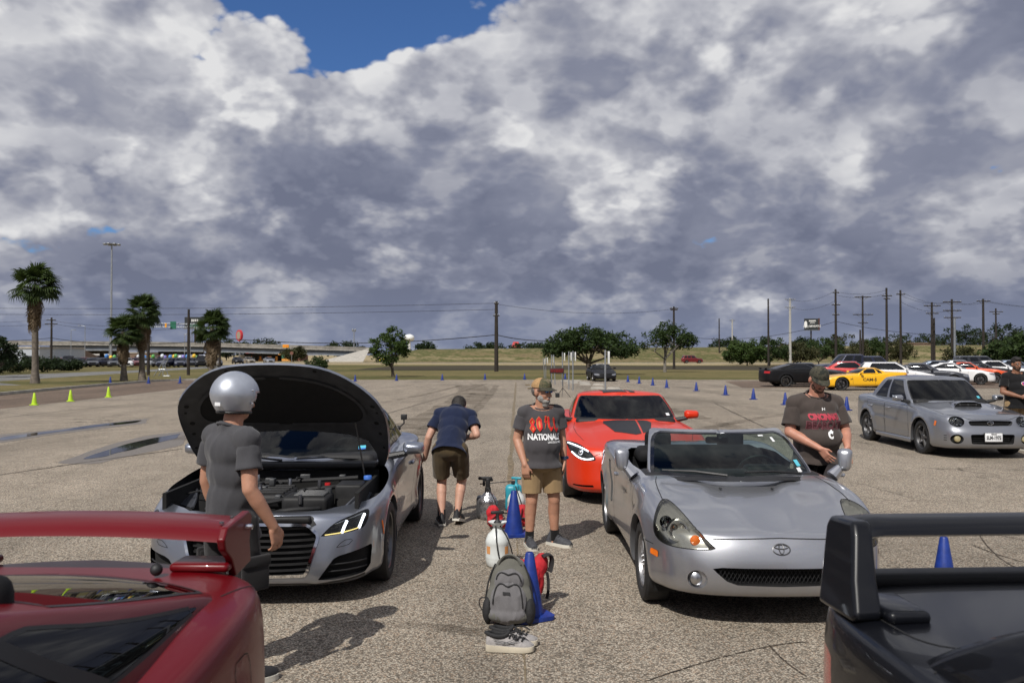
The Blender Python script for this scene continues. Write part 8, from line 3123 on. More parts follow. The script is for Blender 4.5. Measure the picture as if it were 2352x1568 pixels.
# print on the shirt: angular red digits and letters, bolt, white word below
def glyph(ch):
 G = {'8': [[(0,.30),(.17,0),(.34,.28),(.24,.5),(.34,.74),(.17,1),(0,.74),(.10,.5)],[(.17,.60),(.23,.74),(.17,.86),(.11,.74)],[(.17,.14),(.23,.28),(.17,.42),(.11,.28)]],
   '0': [[(0,.24),(.17,0),(.34,.24),(.34,.76),(.17,1),(0,.76)],[(.17,.22),(.22,.30),(.22,.70),(.17,.78),(.12,.70),(.12,.30)]],
   'L': [[(0,.30),(.0,.92),(.06,1),(.13,.92),(.13,.36),(.20,.22),(.30,.36),(.34,.24),(.18,0)]],
   '/': [[(.05,.05),(.16,.48),(.08,.48),(.14,.92),(.26,.92),(.20,.60),(.28,.60)]]}
 return G[ch]

def poly_geo(rings,s,ox):
 V2 = []; E2 = []
 for rg in rings:
  rg = densify(np.array(rg) * s + (ox,0),.02)
  b0 = len(V2)
  V2 += [Vector(p) for p in rg]
  E2 += [(b0 + i,b0 + (i + 1) % len(rg)) for i in range(len(rg))]
 r = delaunay_2d_cdt(V2,E2,[],0,1e-6)
 vo = np.array([tuple(p) for p in r[0]]); fo = np.array([tuple(t) for t in r[2]])
 c = vo[fo].mean(1)
 k = inside(c,np.array(rings[0]) * s + (ox,0))
 for h_ in rings[1:]:
  k &= ~inside(c,np.array(h_) * s + (ox,0))
 return [(p[0],p[1],0) for p in vo],fo[k].tolist()

for ch,ox,dz in (('8',-.165,-.012),('0',-.095,0),('/',-.022,.015),('L',.030,.0),('L',.098,-.012)):
 rings = glyph(ch)
 c0 = np.array(rings[0]).mean(0)
 big = [[(c0[0] + (a - c0[0]) * 1.10,c0[1] + (b - c0[1]) * 1.04) for a,b in rings[0]]]
 stamp(s1,s1,'print_outline',None,0,0,1.122 + dz,'print_gold',geo=poly_geo(big,.142,ox * .86),off=.007)
 stamp(s1,s1,'print_letter',None,0,0,1.122 + dz,'print_red',geo=poly_geo(rings,.142,ox * .86),off=.012)
stamp(s1,s1,'print_word','NATIONALS',.078,-.008,1.070,'white_print',sx=.72,bold=.003,off=.009)
stamp(s1,s1,'print_small_word','LINCOLN, NE',.024,.075,1.022,'white_print',sx=.9,bold=.0008)

# -- helmeted man seen from behind
J = dict(STAND,elL=(.235,.02,1.13),wrL=(.235,-.06,.89),elR=(-.245,.04,1.13),wrR=(-.275,-.10,.90),knL=(.12,-.01,.48),anL=(.13,.06,.088),toeL=(.16,-.14,.03),knR=(-.115,-.03,.48),anR=(-.125,.0,.088),toeR=(-.16,-.2,.03))
J = sc_joints(J,.985)
th = R(140)
hf = Vector((-math.sin(R(4)),-math.cos(R(4)),-.05))
p2,b2,s2,hM,V2_ = person('man in silver crash helmet, charcoal T-shirt and dark cargo shorts seen from behind',(-1.60,4.86),th,J,'skin_tan','tee_slate','shorts_black',shirt_hem=-.04,bulk=.96,short_end=.86,shoes=('shoe_black','sole_white'),head_f=hf,seed=7.0,folds=.014,
       hands={'R': dict(d=(.0,-.25,-1),n=(.9,.1,0),t=(0,-1,0),curl=.5),'L': dict(d=(0,-.2,-1),n=(-1,0,0),t=(0,-1,0),curl=.4)})
hz = .0
mh = MB()
v = []; f = []
n,k = 40,20
for i in range(k + 1):
 phi = PI * .70 * i / k
 for j in range(n):
  a = 2 * PI * j / n
  r = math.sin(phi)
  low = 1.0 if phi < PI / 2 else 1.0 - .16 * ((phi - PI / 2) / (PI * .2))
  v.append((.124 * r * math.cos(a) * low,-.004 + .142 * r * math.sin(a) * low,.022 + .140 * math.cos(phi) * (1.0 if phi < PI / 2 else 1.15)))
for i in range(k):
 for j in range(n):
  a,b = i * n + j,i * n + (j + 1) % n
  c = [v[q] for q in (a,b)]
  face_open = c[0][1] > .055 and c[0][2] < .055 and c[0][2] > -.11 and abs(c[0][0]) < .105
  if not face_open:
   f.append((a,a + n,b + n,b))
mh.add(v,f,hM)
ho = mh.build('helmet','helmet_silver',p2,sharp=80)
so = ho.modifiers.new('t','SOLIDIFY'); so.thickness = .022; so.offset = -1
tr_ = MB(); tr_.tube([hM @ Vector((.120 * math.sin(PI * .70) * .84 * math.cos(a),-.004 + .138 * math.sin(PI * .70) * .84 * math.sin(a),-.073)) for a in np.linspace(0,2 * PI,30)],.009,6,False); tr_.build('helmet_edge','black_trim',ho)
for (a,zz) in ((20,.055),(160,.055),(20,-.02),(160,-.02),(90,.085)):
 r_ = MB(); ca,sa = math.cos(R(a)),math.sin(R(a)); rr = math.sqrt(max(.1,1 - ((zz - .02) / .145) ** 2))
 r_.ell((.126 * rr * ca,-.004 + .144 * rr * sa,zz),(.007,.007,.007),8,6,hM); r_.build('snap','chrome',ho)
lb = MB(); lb.add([(.030 + .034 * q[0],-.006 - .1455 * math.sqrt(max(0,1 - ((.030 + .034 * q[0]) / .127) ** 2)) * .94,-.036 + .028 * q[1]) for q in ((0,0),(1,0),(1,.7),(0,.7))],[(0,1,2,3)],hM); lb.build('label','plate_white',ho,False)
# cargo pockets
for sd,sg in (('L',1),('R',-1)):
 q = V2_['hip' + sd].lerp(V2_['kn' + sd],.62)
 pk = MB(); pk.rbox((q.x + sg * .105,q.y,q.z),(.03,.17,.18),.012); pk.rbox((q.x + sg * .112,q.y,q.z + .075),(.03,.18,.06),.010); pk.build('cargo_pocket','shorts_black',p2)

# -- bending man touching the car
J = dict(pelvis=(0,.08,.845),neck=(-.02,-.27,1.235),head=(-.03,-.41,1.245),shL=(.165,-.23,1.185),shR=(-.195,-.21,1.17),hipL=(.10,.08,.815),hipR=(-.10,.08,.815),
   elL=(.270,-.13,.93),wrL=(.325,-.20,.69),elR=(-.275,-.06,.97),wrR=(-.15,-.24,.92),knL=(.115,-.08,.455),anL=(.09,.10,.095),toeL=(.14,-.1,.03),knR=(-.10,-.14,.455),anR=(-.075,.03,.12),toeR=(-.10,-.18,.05),pitchR=R(14))
p3,b3,s3,hM,V3_ = person('dark-haired man in navy T-shirt and olive shorts bending to touch the coupe',(ground(1037,1199)[0],9.35),R(176),J,'skin_pale','tee_navy','shorts_olive',shirt_hem=-.03,bulk=.97,short_end=.82,shoes=('shoe_black','sole_white'),
       head_f=(0,-.75,-.62),head_up=(0,-.6,.8),seed=11.0,hands={'L': dict(d=(.45,-.35,-.5),n=(0,-.4,-1),t=(0,-1,.3),curl=.2),'R': dict(d=(.6,-.6,.1),n=(.3,.9,0),t=(0,0,1),curl=.6)})
patch_hair(hM,'hair_dark',p3,[((0,-.024,.046),(.086,.096,.088)),((0,-.055,-.01),(.078,.062,.070)),((0,.04,.085),(.066,.06,.045))])

# -- heavy man in Bearcats shirt behind the open door
J = dict(STAND,neck=(0,-.02,1.46),head=(0,-.075,1.615),shL=(.215,0,1.38),shR=(-.215,0,1.38),elL=(.285,-.05,1.12),wrL=(.155,-.32,.985),elR=(-.285,-.05,1.11),wrR=(-.100,-.29,.975),knL=(.13,-.02,.48),anL=(.14,.03,.088),toeL=(.2,-.2,.03),knR=(-.12,-.02,.48),anR=(-.13,.02,.088),toeR=(-.18,-.2,.03))
p4,b4,s4,hM,V4_ = person('heavy-set man in brown printed T-shirt and dark camouflage cap at the open car door',(2.94,8.25),R(8),J,'skin_ruddy','tee_brown','pants_black',shirt_hem=-.05,sleeve=.78,bulk=1.16,belly=.085,leg_long=True,head_f=(-.06,-.85,-.46),head_up=(0,-.46,.88),seed=15.0,folds=.012,
       hands={'L': dict(d=(-.10,-.30,-.9),n=(-.1,.8,-.3),t=(-1,0,0),curl=.12,spread=.3),'R': dict(d=(.45,-.45,-.75),n=(.6,.5,.2),t=(.3,-.2,1),curl=.22,spread=.25)})
cap(hM,'camo_dark','camo_dark',p4)
patch_hair(hM,'beard_brown',p4,[((0,.050,-.090),(.052,.046,.032)),((.048,.030,-.060),(.018,.036,.036)),((-.048,.030,-.060),(.018,.036,.036)),((0,.090,-.055),(.030,.014,.010))],'beard')
patch_hair(hM,'hair_dark',p4,[((0,-.050,.005),(.076,.058,.055))])
stamp(s4,s4,'print_word','CINCINNATI',.075,.0,1.262,'print_pink',sx=.70,bold=.0045,off=.008)
stamp(s4,s4,'print_word','BEARCATS',.095,.003,1.184,'print_rim',sx=.78,bold=.0065,off=.006)
stamp(s4,s4,'print_word','BEARCATS',.095,.003,1.184,'print_maroon',sx=.78,bold=.0025,off=.009)
stamp(s4,s4,'print_emblem','C',.085,.012,1.095,'white_print',sx=.75,bold=.006)
em = [(.0,0),(.02,.02),(.055,.02),(.04,-.018),(.015,-.02)]
stamp(s4,s4,'print_claw',None,0,-.008,1.128,'white_print',geo=poly_geo([[(.012,.0),(.05,.028),(.042,.006),(.058,.008),(.044,-.012)]],1.0,0))
stamp(s4,s4,'collar_emblem','H',.038,.0,1.335,'white_print',sx=1.4,bold=.001)

# -- man at the right edge
J = dict(STAND,neck=(0,0,1.47),head=(0,-.03,1.64),shL=(.205,0,1.41),shR=(-.205,0,1.41),elL=(.29,-.06,1.12),wrL=(.10,-.26,1.02),elR=(-.29,-.04,1.12),wrR=(-.06,-.24,1.03),knL=(.13,-.02,.48),anL=(.14,.03,.088),toeL=(.2,-.2,.03),knR=(-.12,-.02,.48),anR=(-.13,.02,.088),toeR=(-.18,-.2,.03))
J = sc_joints(J,1.02)
p5,b5,s5,hM,V5_ = person('man in black T-shirt with chest logo and khaki shorts at the right edge',(9.72,16.4),R(6),J,'skin_brown','tee_black','shorts_khaki',shirt_hem=-.06,sleeve=.68,bulk=1.16,belly=.06,head_f=(-.1,-.98,-.15),seed=19.0,
       hands={'L': dict(d=(-.8,-.5,0),n=(0,.9,-.2),t=(0,0,1),curl=.5),'R': dict(d=(.8,-.5,0),n=(0,.9,-.2),t=(0,0,1),curl=.55)})
patch_hair(hM,'hair_dark',p5,[((0,-.024,.056),(.088,.100,.090)),((0,-.05,0),(.082,.066,.076)),((0,.02,.105),(.070,.075,.04))])
patch_hair(hM,'beard_dark',p5,[((0,.048,-.092),(.052,.048,.034)),((.050,.028,-.060),(.018,.040,.044)),((-.050,.028,-.060),(.018,.040,.044)),((0,.090,-.054),(.032,.014,.010))],'beard')
ov = [(.075 * math.cos(a) ,.042 * math.sin(a)) for a in np.linspace(0,2 * PI,25)[:-1]]
stamp(s5,s5,'logo_oval',None,0,.06,1.30,'white_print',geo=poly_geo([ov],1.0,0))
ov2 = [(.068 * math.cos(a) ,.036 * math.sin(a)) for a in np.linspace(0,2 * PI,25)[:-1]]
stamp(s5,s5,'logo_field',None,0,.06,1.30,'print_red',geo=poly_geo([ov2],1.0,0),off=.006)
stamp(s5,s5,'logo_letters','VP',.075,.05,1.30,'print_blue',sx=1.0,bold=.003,off=.008)

for hM_,pp in ((hM,p5),):
 for sx in (-.031,.031):
  m = MB(); m.ell((sx,.0905,.010),(.013,.007,.007),10,8,hM_); eo = m.build('eye','eye_white',pp)
  m = MB(); m.ell((sx,.0965,.010),(.0055,.003,.006),8,6,hM_); m.build('iris','hair_dark',eo)
  m = MB(); m.tube([hM_ @ Vector((sx - .02,.090,.031)),hM_ @ Vector((sx,.096,.036)),hM_ @ Vector((sx + .02,.090,.031))],.005,5); m.build('eyebrow','hair_dark',pp)

# -- passenger in the orange car, only head and shoulders show through the tinted glass
J = dict(pelvis=(0,.0,.42),neck=(0,.10,.93),head=(0,.07,1.085),shL=(.18,.08,.88),shR=(-.18,.08,.88),hipL=(.09,0,.42),hipR=(-.09,0,.42),elL=(.24,-.02,.66),wrL=(.14,-.22,.58),elR=(-.24,-.02,.66),wrR=(-.14,-.22,.58),
   knL=(.12,-.40,.52),anL=(.12,-.62,.28),toeL=(.12,-.8,.26),knR=(-.12,-.40,.52),anR=(-.12,-.62,.28),toeR=(-.12,-.8,.26))
p6,b6,s6,hM,V6_ = person('seated person behind the windscreen of the orange sports car',(1.60 - .36,10.3 + 2.60),0,J,'skin_pale','tee_black','shorts_black',seed=23.0,socks=False)

# ------------------------------------------------------------------ cones
simple('cone_blue',(.008,.030,.20),.45,var=.15,scale=12)
simple('cone_green',(.42,.62,.02),.5,var=.08)
simple('bottle_white',(.62,.65,.64),.35,var=.06)
simple('bottle_orange',(.62,.28,.10),.6)
simple('foil',(.42,.42,.44),.25,metal=.85,var=.25,scale=25,bump=.8,bscale=45)
simple('grey_metal',(.10,.10,.105),.45,metal=.5,var=.2)
simple('teal_plastic',(.03,.28,.36),.4)
simple('red_cloth',(.42,.012,.02),.8,var=.15,scale=20,bump=.4)
simple('bag_black',(.014,.014,.015),.8,var=.25,scale=20,bump=.3)
mat_cloth('pack_grey',(.155,.150,.155),heather=.05)
mat_cloth('pack_olive',(.130,.128,.112),heather=.05)
simple('shoe_trainer',(.30,.285,.28),.85,var=.10,scale=30,bump=.4,bscale=150)
simple('sole_cream',(.52,.47,.37),.7,var=.06)

def cone_mesh(h,mat):
 m = MB()
 s_ = h / .455
 m.lathe([(.098 * s_,.028),(.095 * s_,.05),(.030 * s_,h - .01),(.024 * s_,h),(.017 * s_,h),(.020 * s_,h - .03)],24)
 b = MB()
 sq = rounded([(-.14 * s_,-.14 * s_),(.14 * s_,-.14 * s_),(.14 * s_,.14 * s_),(-.14 * s_,.14 * s_)],.05 * s_,4)
 b.prism(sq,0,.028)
 a,c = m.build('cone_body',mat),b.build('cone_base',mat,None,True,40)
 r = a.data,c.data
 bpy.data.objects.remove(a); bpy.data.objects.remove(c)
 return r

CB,CG = cone_mesh(.455,'cone_blue'),cone_mesh(.455,'cone_green')

def cone(x,y,rz,label,data,group,col):
 e = empty('traffic_cone',(x,y,.004),rz,label,'traffic cone',group)
 for nm,me in zip(('cone_body','cone_base'),data):
  link(bpy.data.objects.new(nm,me),e)
 return e

right_line = [(1442,877),(1468,880.5),(1499,885),(1531,890.5),(1599,897.5),(1666,907),(1730,917),(1803,929.5),(1944,942)]
names = ['nearest the black roadster','second from the black roadster','third from the black roadster','fourth from the black roadster','fifth from the black roadster','sixth from the black roadster','seventh from the black roadster','last one left of the man in brown','between the man in brown and the sedan']
for (px,py),nm in zip(right_line,names):
 x,y = ground(px,py)
 cone(x,y,R(px % 40),'blue cone in the right-hand line, ' + nm,CB,'blue course cones','blue')
for (px,py),nm in zip(((254,881),(342,880.5),(414,880),(816,875.5),(911,874),(1016,873),(1114,871.5),(1205,871),(1298,870.5)),
      ('below the two middle palms, leftmost','below the golden-skirted palm','just left of the raised bonnet','first right of the raised bonnet','under the small young tree','between the young tree and the thick pole','left of the thick pole','right of the thick pole','beneath the display board')):
 x,y = ground(px,py)
 cone(x,y,R(px % 37),'blue cone on the far lot edge, ' + nm,CB,'blue course cones','blue')
for (px,py),nm in zip(((80,930),(163,921.5),(250,912)),('leftmost, partly shaded','middle one','rightmost one')):
 x,y = ground(px,py)
 cone(x,y,R(px % 33),'lime green cone on the brown driveway edge, ' + nm,CG,'green cones','green')
cone(.02,8.75,R(12),'blue cone standing among the sprayers and red bags',CB,'blue cones by the gear','blue')
c2 = cone(.125,6.02,R(28),'blue cone standing right behind the grey backpack',CB,'blue cones by the gear','blue')
cone(3.31,6.53,R(5),'blue cone framed under the dark rear wing',CB,'blue cones by the gear','blue')

# ------------------------------------------------------------------ sprayers
def sprayer(label,x,y,rz,bmat,h=.34,r=.105,head='black_trim',lab=True,wand=True,funnel=True):
 e = empty('pump_sprayer',(x,y,.004),rz,label,'sprayer')
 m = MB(); m.lathe([(.001,0),(r * .80,0),(r * .92,.015),(r,.06),(r * 1.0,h * .22),(r * 1.02,h * .24),(r,h * .28),(r,h * .60),(r * 1.02,h * .62),(r * .98,h * .70),(r * .80,h * .84),(r * .45,h * .95),(r * .38,h)],32)
 m.build('tank',bmat,e)
 if funnel:
  m = MB(); m.lathe([(.040,h),(.045,h + .02),(.080,h + .05),(.082,h + .056),(.066,h + .05),(.03,h + .03)],28); m.build('funnel',bmat,e)
 m = MB(); m.lathe([(.034,h),(.034,h + .05),(.022,h + .06),(.014,h + .09),(.014,h + .13)],16)
 m.rbox((0,0,h + .135),(.12,.028,.03),.012); m.build('pump_handle',head,e)
 if lab:
  for a0 in (R(-160),R(-62)):
   m = MB()
   v = [(r * 1.012 * math.cos(a0 + q * .42),r * 1.012 * math.sin(a0 + q * .42),z) for z in (h * .36,h * .56) for q in np.linspace(0,1,6)]
   m.add(v,[(i,i + 1,7 + i,6 + i) for i in range(5)]); m.build('label','bottle_orange',e)
 m = MB(); m.tube(bcurve([(0,-.03,h + .05),(.05,-.09,h * .95),(.10,-.11,h * .6),(.125,-.09,h * .25),(.12,-.03,.06),(.13,.02,.02)],26),.006,7,False); m.build('hose','rubber',e)
 if wand:
  m = MB(); m.tube(bcurve([(-.02,-.03,h + .03),(-.03,-.10,h * .9),(-.02,-.118,h * .5),(.0,-.115,h * .2),(.03,-.10,.03)],20),.006,7,False); m.build('wand','rubber',e)
 return e

sprayer('white pump sprayer bottle with orange labels and funnel top in the middle of the gear',ground(1143,1294)[0],7.48,R(10),'bottle_white',.33,.105)
sprayer('white sprayer half hidden behind the bearded man with teal handle',ground(1186,1193)[0],9.55,R(-20),'bottle_white',.33,.10,'teal_plastic',False,False,False)
fs = sprayer('foil-wrapped grey sprayer with black trigger lance, leftmost of the gear',ground(1121,1189)[0],9.62,R(0),'foil',.30,.105,'black_trim',False,False,False)
gx_,gy_ = ground(1121,1189)[0],9.62
m = MB()
m.rbox((0,0,.40),(.05,.05,.12),.015); m.rbox((-.03,0,.455),(.16,.04,.035),.012); m.rbox((-.045,0,.405),(.03,.03,.08),.01); m.tube([(-.09,0,.39),(.03,0,.40),(.34,.02,.425)],.006,6)
m.build('trigger_lance','black_trim',fs)
m = MB(); m.rbox((-.08,.04,.13),(.10,.16,.24),.03); m.build('pressure_gauge_box','grey_metal',fs)
tl = empty('teal_bottle',(ground(1180,1175)[0],10.0,.004),0,'teal plastic jug behind the white sprayer','jug')
m = MB(); m.rbox((0,0,.17),(.20,.14,.32),.05); m.build('body','teal_plastic',tl)
m = MB(); m.lathe([(.03,.33),(.03,.36),(.001,.362)],14); m.build('lid','black_trim',tl)

def soft_bag(name,label,x,y,rz,prims,mat,strap=None,cat='bag',straps='bag_black'):
 e = empty(name,(x,y,.0),rz,label,cat)
 me = union([ellipsoid(c,r,rot) for c,r,rot in prims],.008,5)
 finish_mesh(me,'body',mat,e,folds=.012,seed=4.0,fscale=(16,16,9))
 for pts,rad in strap or ():
  m = MB(); m.tube(bcurve(pts,16),rad,7,True,flat=.4); m.build('strap',straps,e)
 return e

soft_bag('red_bag','red and grey drawstring bag slumped left of the standing cone',ground(1136,1215)[0],9.1,R(10),[((0,0,.10),(.085,.07,.10),(0,.3,0)),((-.02,0,.17),(.07,.06,.08),(0,0,0)),((.05,-.02,.06),(.07,.06,.06),(0,0,0))],'red_cloth',[([(-.09,-.05,.06),(-.02,-.085,.12),(.05,-.06,.2)],.012),([(-.06,-.06,.02),(.03,-.09,.06),(.1,-.05,.12)],.016)])
soft_bag('red_bag','red and black kit bag behind the standing cone beside the bearded man',ground(1190,1212)[0],9.2,R(-15),[((0,0,.10),(.11,.09,.10),(0,0,0)),((-.06,0,.17),(.06,.06,.07),(0,0,0)),((.05,0,.18),(.07,.06,.06),(0,0,0)),((.10,0,.08),(.06,.06,.08),(0,0,0))],'red_cloth',[([(-.10,-.06,.10),(0,-.10,.12),(.12,-.06,.10)],.02),([(.02,-.09,.02),(.06,-.09,.1),(.06,-.05,.2)],.014)])
soft_bag('red_bag','red bag with black strap tucked behind the backpack',ground(1206,1400)[0] + .02,6.32,R(20),[((0,0,.17),(.13,.08,.17),(0,0,0)),((-.08,0,.30),(.07,.05,.05),(0,0,0)),((.10,0,.28),(.06,.05,.10),(0,.3,0))],'red_cloth',[([(.10,-.05,.36),(.17,-.05,.40),(.20,-.04,.34),(.16,-.04,.24)],.03),([(.13,-.06,.05),(.16,-.05,.14),(.14,-.04,.24)],.016)])

# ------------------------------------------------------------------ backpack
def backpack(x,y,rz):
 e = empty('backpack',(x,y,.004),rz,'grey rucksack with black zips leaning on the blue cone','backpack')
 P = [ellipsoid((0,.02,.16),(.165,.085,.16)),ellipsoid((0,.03,.28),(.145,.075,.15)),ellipsoid((0,.04,.36),(.11,.065,.10)),ellipsoid((0,.0,.06),(.155,.10,.06))]
 finish_mesh(union(P,.008,6),'main_compartment','pack_olive',e,folds=.006,seed=1.0,fscale=(9,9,5))
 P = [ellipsoid((0,-.045,.15),(.125,.055,.15)),ellipsoid((0,-.04,.07),(.13,.062,.06))]
 f_ = finish_mesh(union(P,.007,6),'front_pocket','pack_grey',e,folds=.014,seed=2.0,fscale=(13,13,5))
 P = [ellipsoid((0,-.022,.285),(.105,.050,.09))]
 g_ = finish_mesh(union(P,.007,5),'top_pocket','pack_grey',e,folds=.008,seed=6.0,fscale=(13,13,6))
 for sx in (-1,1):
  finish_mesh(union([ellipsoid((sx * .145,.0,.09),(.04,.06,.09))],.008,4),'side_pocket','bag_black',e)

 def on(o,pts,off=.004):
  dg = bpy.context.evaluated_depsgraph_get()
  bv = BVHTree.FromObject(o,dg)
  out = []
  for px,pz in pts:
   h = bv.ray_cast(Vector((px,-1,pz)),Vector((0,1,0)))
   if h[0] is not None:
    out.append(h[0] + Vector((0,-off,0)))
  return out
 bpy.context.view_layer.update()
 dg = None
 all_o = f_
 z1 = on(f_,bcurve([(-.10,.14),(-.095,.22),(-.07,.285),(-.02,.27),(0,.25),(.03,.27),(.07,.28),(.10,.22),(.105,.12)],30))
 z2 = on(g_,bcurve([(-.085,.30),(-.075,.345),(-.03,.352),(0,.325),(.03,.35),(.075,.34),(.088,.29)],24))
 for z in (z1,z2):
  if len(z) > 3:
   m = MB(); m.tube(z,.0055,6); m.build('zip','bag_black',e)
 m = MB(); m.tube(bcurve([(-.075,.0,.40),(-.05,-.01,.455),(0,-.015,.47),(.05,-.01,.455),(.075,.0,.40)],18),.016,8,True,flat=.5); m.build('grab_handle','pack_olive',e)
 for sx in (-1,1):
  m = MB(); m.tube(bcurve([(sx * .10,.0,.40),(sx * .155,.0,.30),(sx * .172,.0,.16),(sx * .165,-.01,.05)],20),.006,6); m.build('piping','bag_black',e)
 m = MB(); m.tube(bcurve([(-.165,.06,.16),(-.215,.05,.17),(-.225,.05,.13),(-.20,.05,.08),(-.165,.05,.05)],18),.012,6,True,flat=.35); m.build('strap','bag_black',e)
 p = on(f_,[(-.03,.225),(.02,.222),(.02,.203),(-.03,.206)],.010)
 if len(p) == 4:
  mk('label_tab',p,[(0,1,2,3)],'bag_black',e,False)
 return e

backpack(ground(1168,1432)[0],5.86,R(-8)).rotation_euler = (R(-9),0,R(-8))

# ------------------------------------------------------------------ a pair of trainers
def trainer(label,x,y,rz,s=1.0):
 e = empty('running_shoe',(x,y,.004),rz,label,'shoe','pair of trainers')
 L = .30
 st = [(-.50,.030,.036,.085),(-.44,.040,.036,.102),(-.32,.042,.034,.098),(-.18,.042,.032,.088),(-.02,.045,.032,.092),(.14,.050,.030,.078),(.30,.052,.030,.064),(.42,.044,.030,.052),(.49,.022,.030,.042)]
 n = 14
 v = []; f = []
 for (t,w,z0,z1) in st:
  for k in range(n):
   a = PI * k / (n - 1)
   v.append((t * L,w * math.cos(a),z0 + (z1 - z0) * abs(math.sin(a)) ** .7))
 for i in range(len(st) - 1):
  for k in range(n - 1):
   f.append((i * n + k,i * n + k + 1,(i + 1) * n + k + 1,(i + 1) * n + k))
 f += [tuple(reversed(range(n))),tuple((len(st) - 1) * n + k for k in range(n))]
 m = MB(); m.add(v,f); u = m.build('upper','shoe_trainer',e,sharp=60)
 out = [(t * L * 1.03,w + .006) for t,w,_,_ in st] + [(t * L * 1.03,-w - .006) for t,w,_,_ in reversed(st)]
 out = smooth_poly(out,2)
 lo = [(a,b,.012 * max(0,(a / L - .25)) * 2.2 + .010 * max(0,(-a / L - .38)) * 3) for a,b in out]
 k = len(out)
 V = [(a,b * .94,z) for a,b,z in lo] + [(a,b * 1.02,.020 + z * .6) for a,b,z in lo] + [(a,b * .97,.036 + .016 * max(0,-a / L)) for a,b,z in lo]
 F = [tuple(reversed(range(k))),tuple(range(2 * k,3 * k))] + [(i,(i + 1) % k,k + (i + 1) % k,k + i) for i in range(k)] + [(k + i,k + (i + 1) % k,2 * k + (i + 1) % k,2 * k + i) for i in range(k)]
 m = MB(); m.add(V,F); m.build('sole','sole_cream',e,sharp=50)
 # collar and tongue
 m = MB()
 m.tube(bcurve([(-.155,.0,.108),(-.12,.042,.104),(-.06,.036,.088),(-.015,.02,.105),(-.005,0,.118),(-.015,-.02,.105),(-.06,-.036,.088),(-.12,-.042,.104),(-.155,0,.108)],30),.011,8,False)
 m.build('collar','bag_black',e)
 m = MB(); m.ell((-.085,0,.092),(.062,.032,.012),14,8); m.build('insole','void',e)
 m = MB()
 for q in range(4):
  xx = .0 + .026 * q; zz = .100 - .006 * q
  m.tube(bcurve([(xx - .004,-.034,zz - .014),(xx,0,zz),(xx + .012,.034,zz - .014)],8),.0055,6)
 m.tube(bcurve([(.0,0,.108),(.03,-.04,.11),(.06,-.055,.085),(.03,-.045,.075),(.005,-.01,.108)],18),.005,6)
 m.tube(bcurve([(.0,0,.108),(.04,.03,.118),(.08,.035,.10),(.10,.02,.085)],14),.005,6)
 m.build('laces','bag_black',e)
 m = MB()
 for pts in ([(-.09,.060),(-.03,.052),(.03,.088)],[(-.05,.054),(.02,.056),(.06,.078)],[(-.10,.080),(-.04,.070),(.03,.054)]):
  m.tube([(a,-.0525 + .004 * (abs(a) / .1),b) for a,b in resample(bcurve(pts,10),8)],.0022,4)
 m.build('side_stripe','grey_metal',e)
 return e

trainer('light grey running shoe with cream sole, the nearer of the pair',ground(1172,1489)[0],5.345,R(-4))
trainer('light grey running shoe, the farther one behind its twin',ground(1176,1478)[0] + .015,5.455,R(-2))

# ------------------------------------------------------------------ sign posts, display board, wheel stops
def post_sign(label,px,top,base,d=None,lean=0.0,plate=True,side=.12):
 x,y = ground(px,base)
 if d:
  x,y = gp(px,d)
 z = EYE - (top - YH) / F_PX * y
 e = empty('sign_post',(x,y,0),0,label,'sign','steel sign posts on the lot')
 m = MB(); m.tube([(lean * z,0,-.05 if not lean else 0),(0,0,z)] if lean else [(0,0,-.02),(0,0,z)],.032,8); m.build('post','galvanised',e)
 if plate:
  m = MB(); m.rbox((side,-.04,z - .28),(.045 if side else .30,.30,.46),.006) ; m.build('plate','sign_white',e)
 return e

X4 = lambda q: (1300 + q / 5.6) / 1.063
Y4 = lambda q: (780 + q / 5.6) / 1.063
post_sign('nearest steel sign post, rising behind the orange car',X4(995),Y4(415),0,31.0)
post_sign('steel sign post right of the display board, front one',X4(553),Y4(430),Y4(970))
post_sign('steel sign post just left of the front one',X4(497),Y4(435),Y4(950))
post_sign('steel sign post touching the display board\'s right end',X4(410),Y4(445),Y4(905))
post_sign('leaning steel post behind the display board',X4(290),Y4(480),Y4(890),None,.05,False)
post_sign('steel sign post touching the display board\'s left end',X4(262),Y4(480),Y4(862))
post_sign('steel sign post left of the display board',X4(183),Y4(510),Y4(800))
post_sign('leftmost steel sign post, tilted',X4(150),Y4(525),Y4(800),None,.05)
db = empty('display_board',(*ground(1279,912),0),0,'red LED timing display on tripods beside the course','display')
x0,y0 = ground(1279,912)
zc = EYE - (851 - YH) / F_PX * y0
m = MB(); m.rbox((0,0,zc),(.62,.07,.24),.012); m.build('case','black_trim',db)
simple('led_off',(.30,.012,.012),.5,var=.3,scale=30)
for k in range(6):
 for nm,pts in (('digit',[(-.03,.07),(.03,.07),(.03,-.07),(-.03,-.07),(-.03,.07)]),):
  d_ = MB(); d_.tube([(-.235 + .094 * k + a,-.04,zc + b) for a,b in pts],.009,4); d_.tube([(-.265 + .094 * k,-.04,zc),(-.205 + .094 * k,-.04,zc)],.009,4); d_.build(nm,'led_off',db)
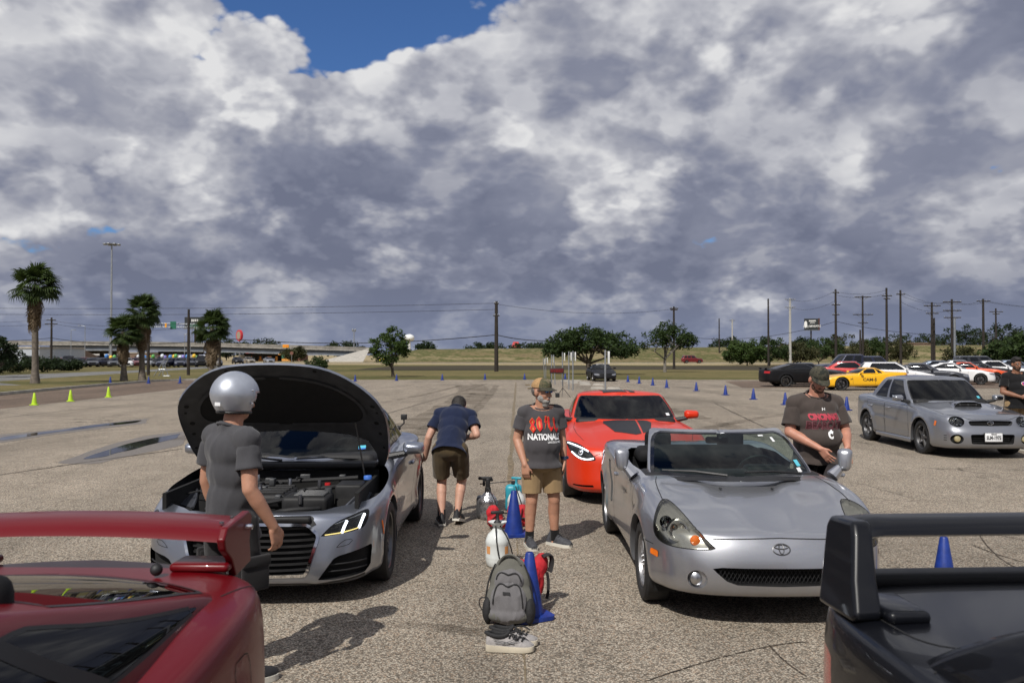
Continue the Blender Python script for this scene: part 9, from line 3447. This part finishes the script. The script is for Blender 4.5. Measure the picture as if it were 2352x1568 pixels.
for sx in (-.26,.26):
 m = MB(); m.tube([(sx,0,.28),(sx,0,zc - .1)],.014,6)
 for a in (R(20),R(140),R(260)):
  m.tube([(sx,0,.42),(sx + .36 * math.cos(a),.36 * math.sin(a),0)],.011,5)
 m.build('tripod','black_trim',db)
m = MB(); m.rbox((.02,-.1,.10),(.18,.14,.20),.02); m.build('battery_box','black_trim',db)
for k,(px,py,ln,rz) in enumerate(((1372,893,1.8,-28),(1344,884,1.7,-30),(1315,880,1.7,10),(1300,876,1.6,15))):
 x,y = ground(px,py)
 e = empty('wheel_stop',(x,y,0),R(rz),['broken concrete wheel stop nearest the orange car','concrete wheel stop behind the nearest one','concrete wheel stop below the sign posts','farthest concrete wheel stop by the display board'][k],'wheel stop','concrete wheel stops')
 m = MB(); m.box((0,0,.06),(ln * .45,.16,.13),None,.75); m.box((ln * .5,.06,.055),(ln * .45,.16,.12),TM(rz=R(4)),.75); m.build('block','concrete_pale',e,False)
# broken kerb stones and weeds beside the expansion joint
for k,(px,py) in enumerate(((1212,885),(1219,893),(1226,900),(1231,908),(1237,915))):
 x,y = ground(px,py)
 e = empty('kerb_stone',(x,y,0),R(30 * k),'%s broken kerb stone counted from the far end of the line' % ordn[k],'stone','broken kerb stones')
 m = MB(); m.rbox((0,0,.035),(.32,.16,.09),.02,seg=2); m.v = [(a + .02 * mnoise.noise(Vector((a * 9,b * 9,c * 9 + k))),b,c) for a,b,c in m.v]; m.build('block','joint_weed',e,False)
# weather station frame on the lawn
ws_ = empty('lawn_frame',gp(372,74) + (0,),0,'small pale scaffold frame on the lawn between the palms','frame')
m = MB()
for a,b in (((-.7,0,0),(.25,0,1.5)),((-.4,.3,0),(.45,.3,1.5)),((.25,0,1.5),(.45,.3,1.5)),((.1,0,0),(.1,0,1.1)),((.5,.2,0),(.15,.2,1.0)),((-.3,0,.6),(.3,0,.6))):
 m.tube([a,b],.035,6)
m.build('tubes','galvanised',ws_)
m = MB(); m.box((.5,-.1,.04),(.5,.3,.08)); m.build('foot_plate','sign_white',ws_,False)
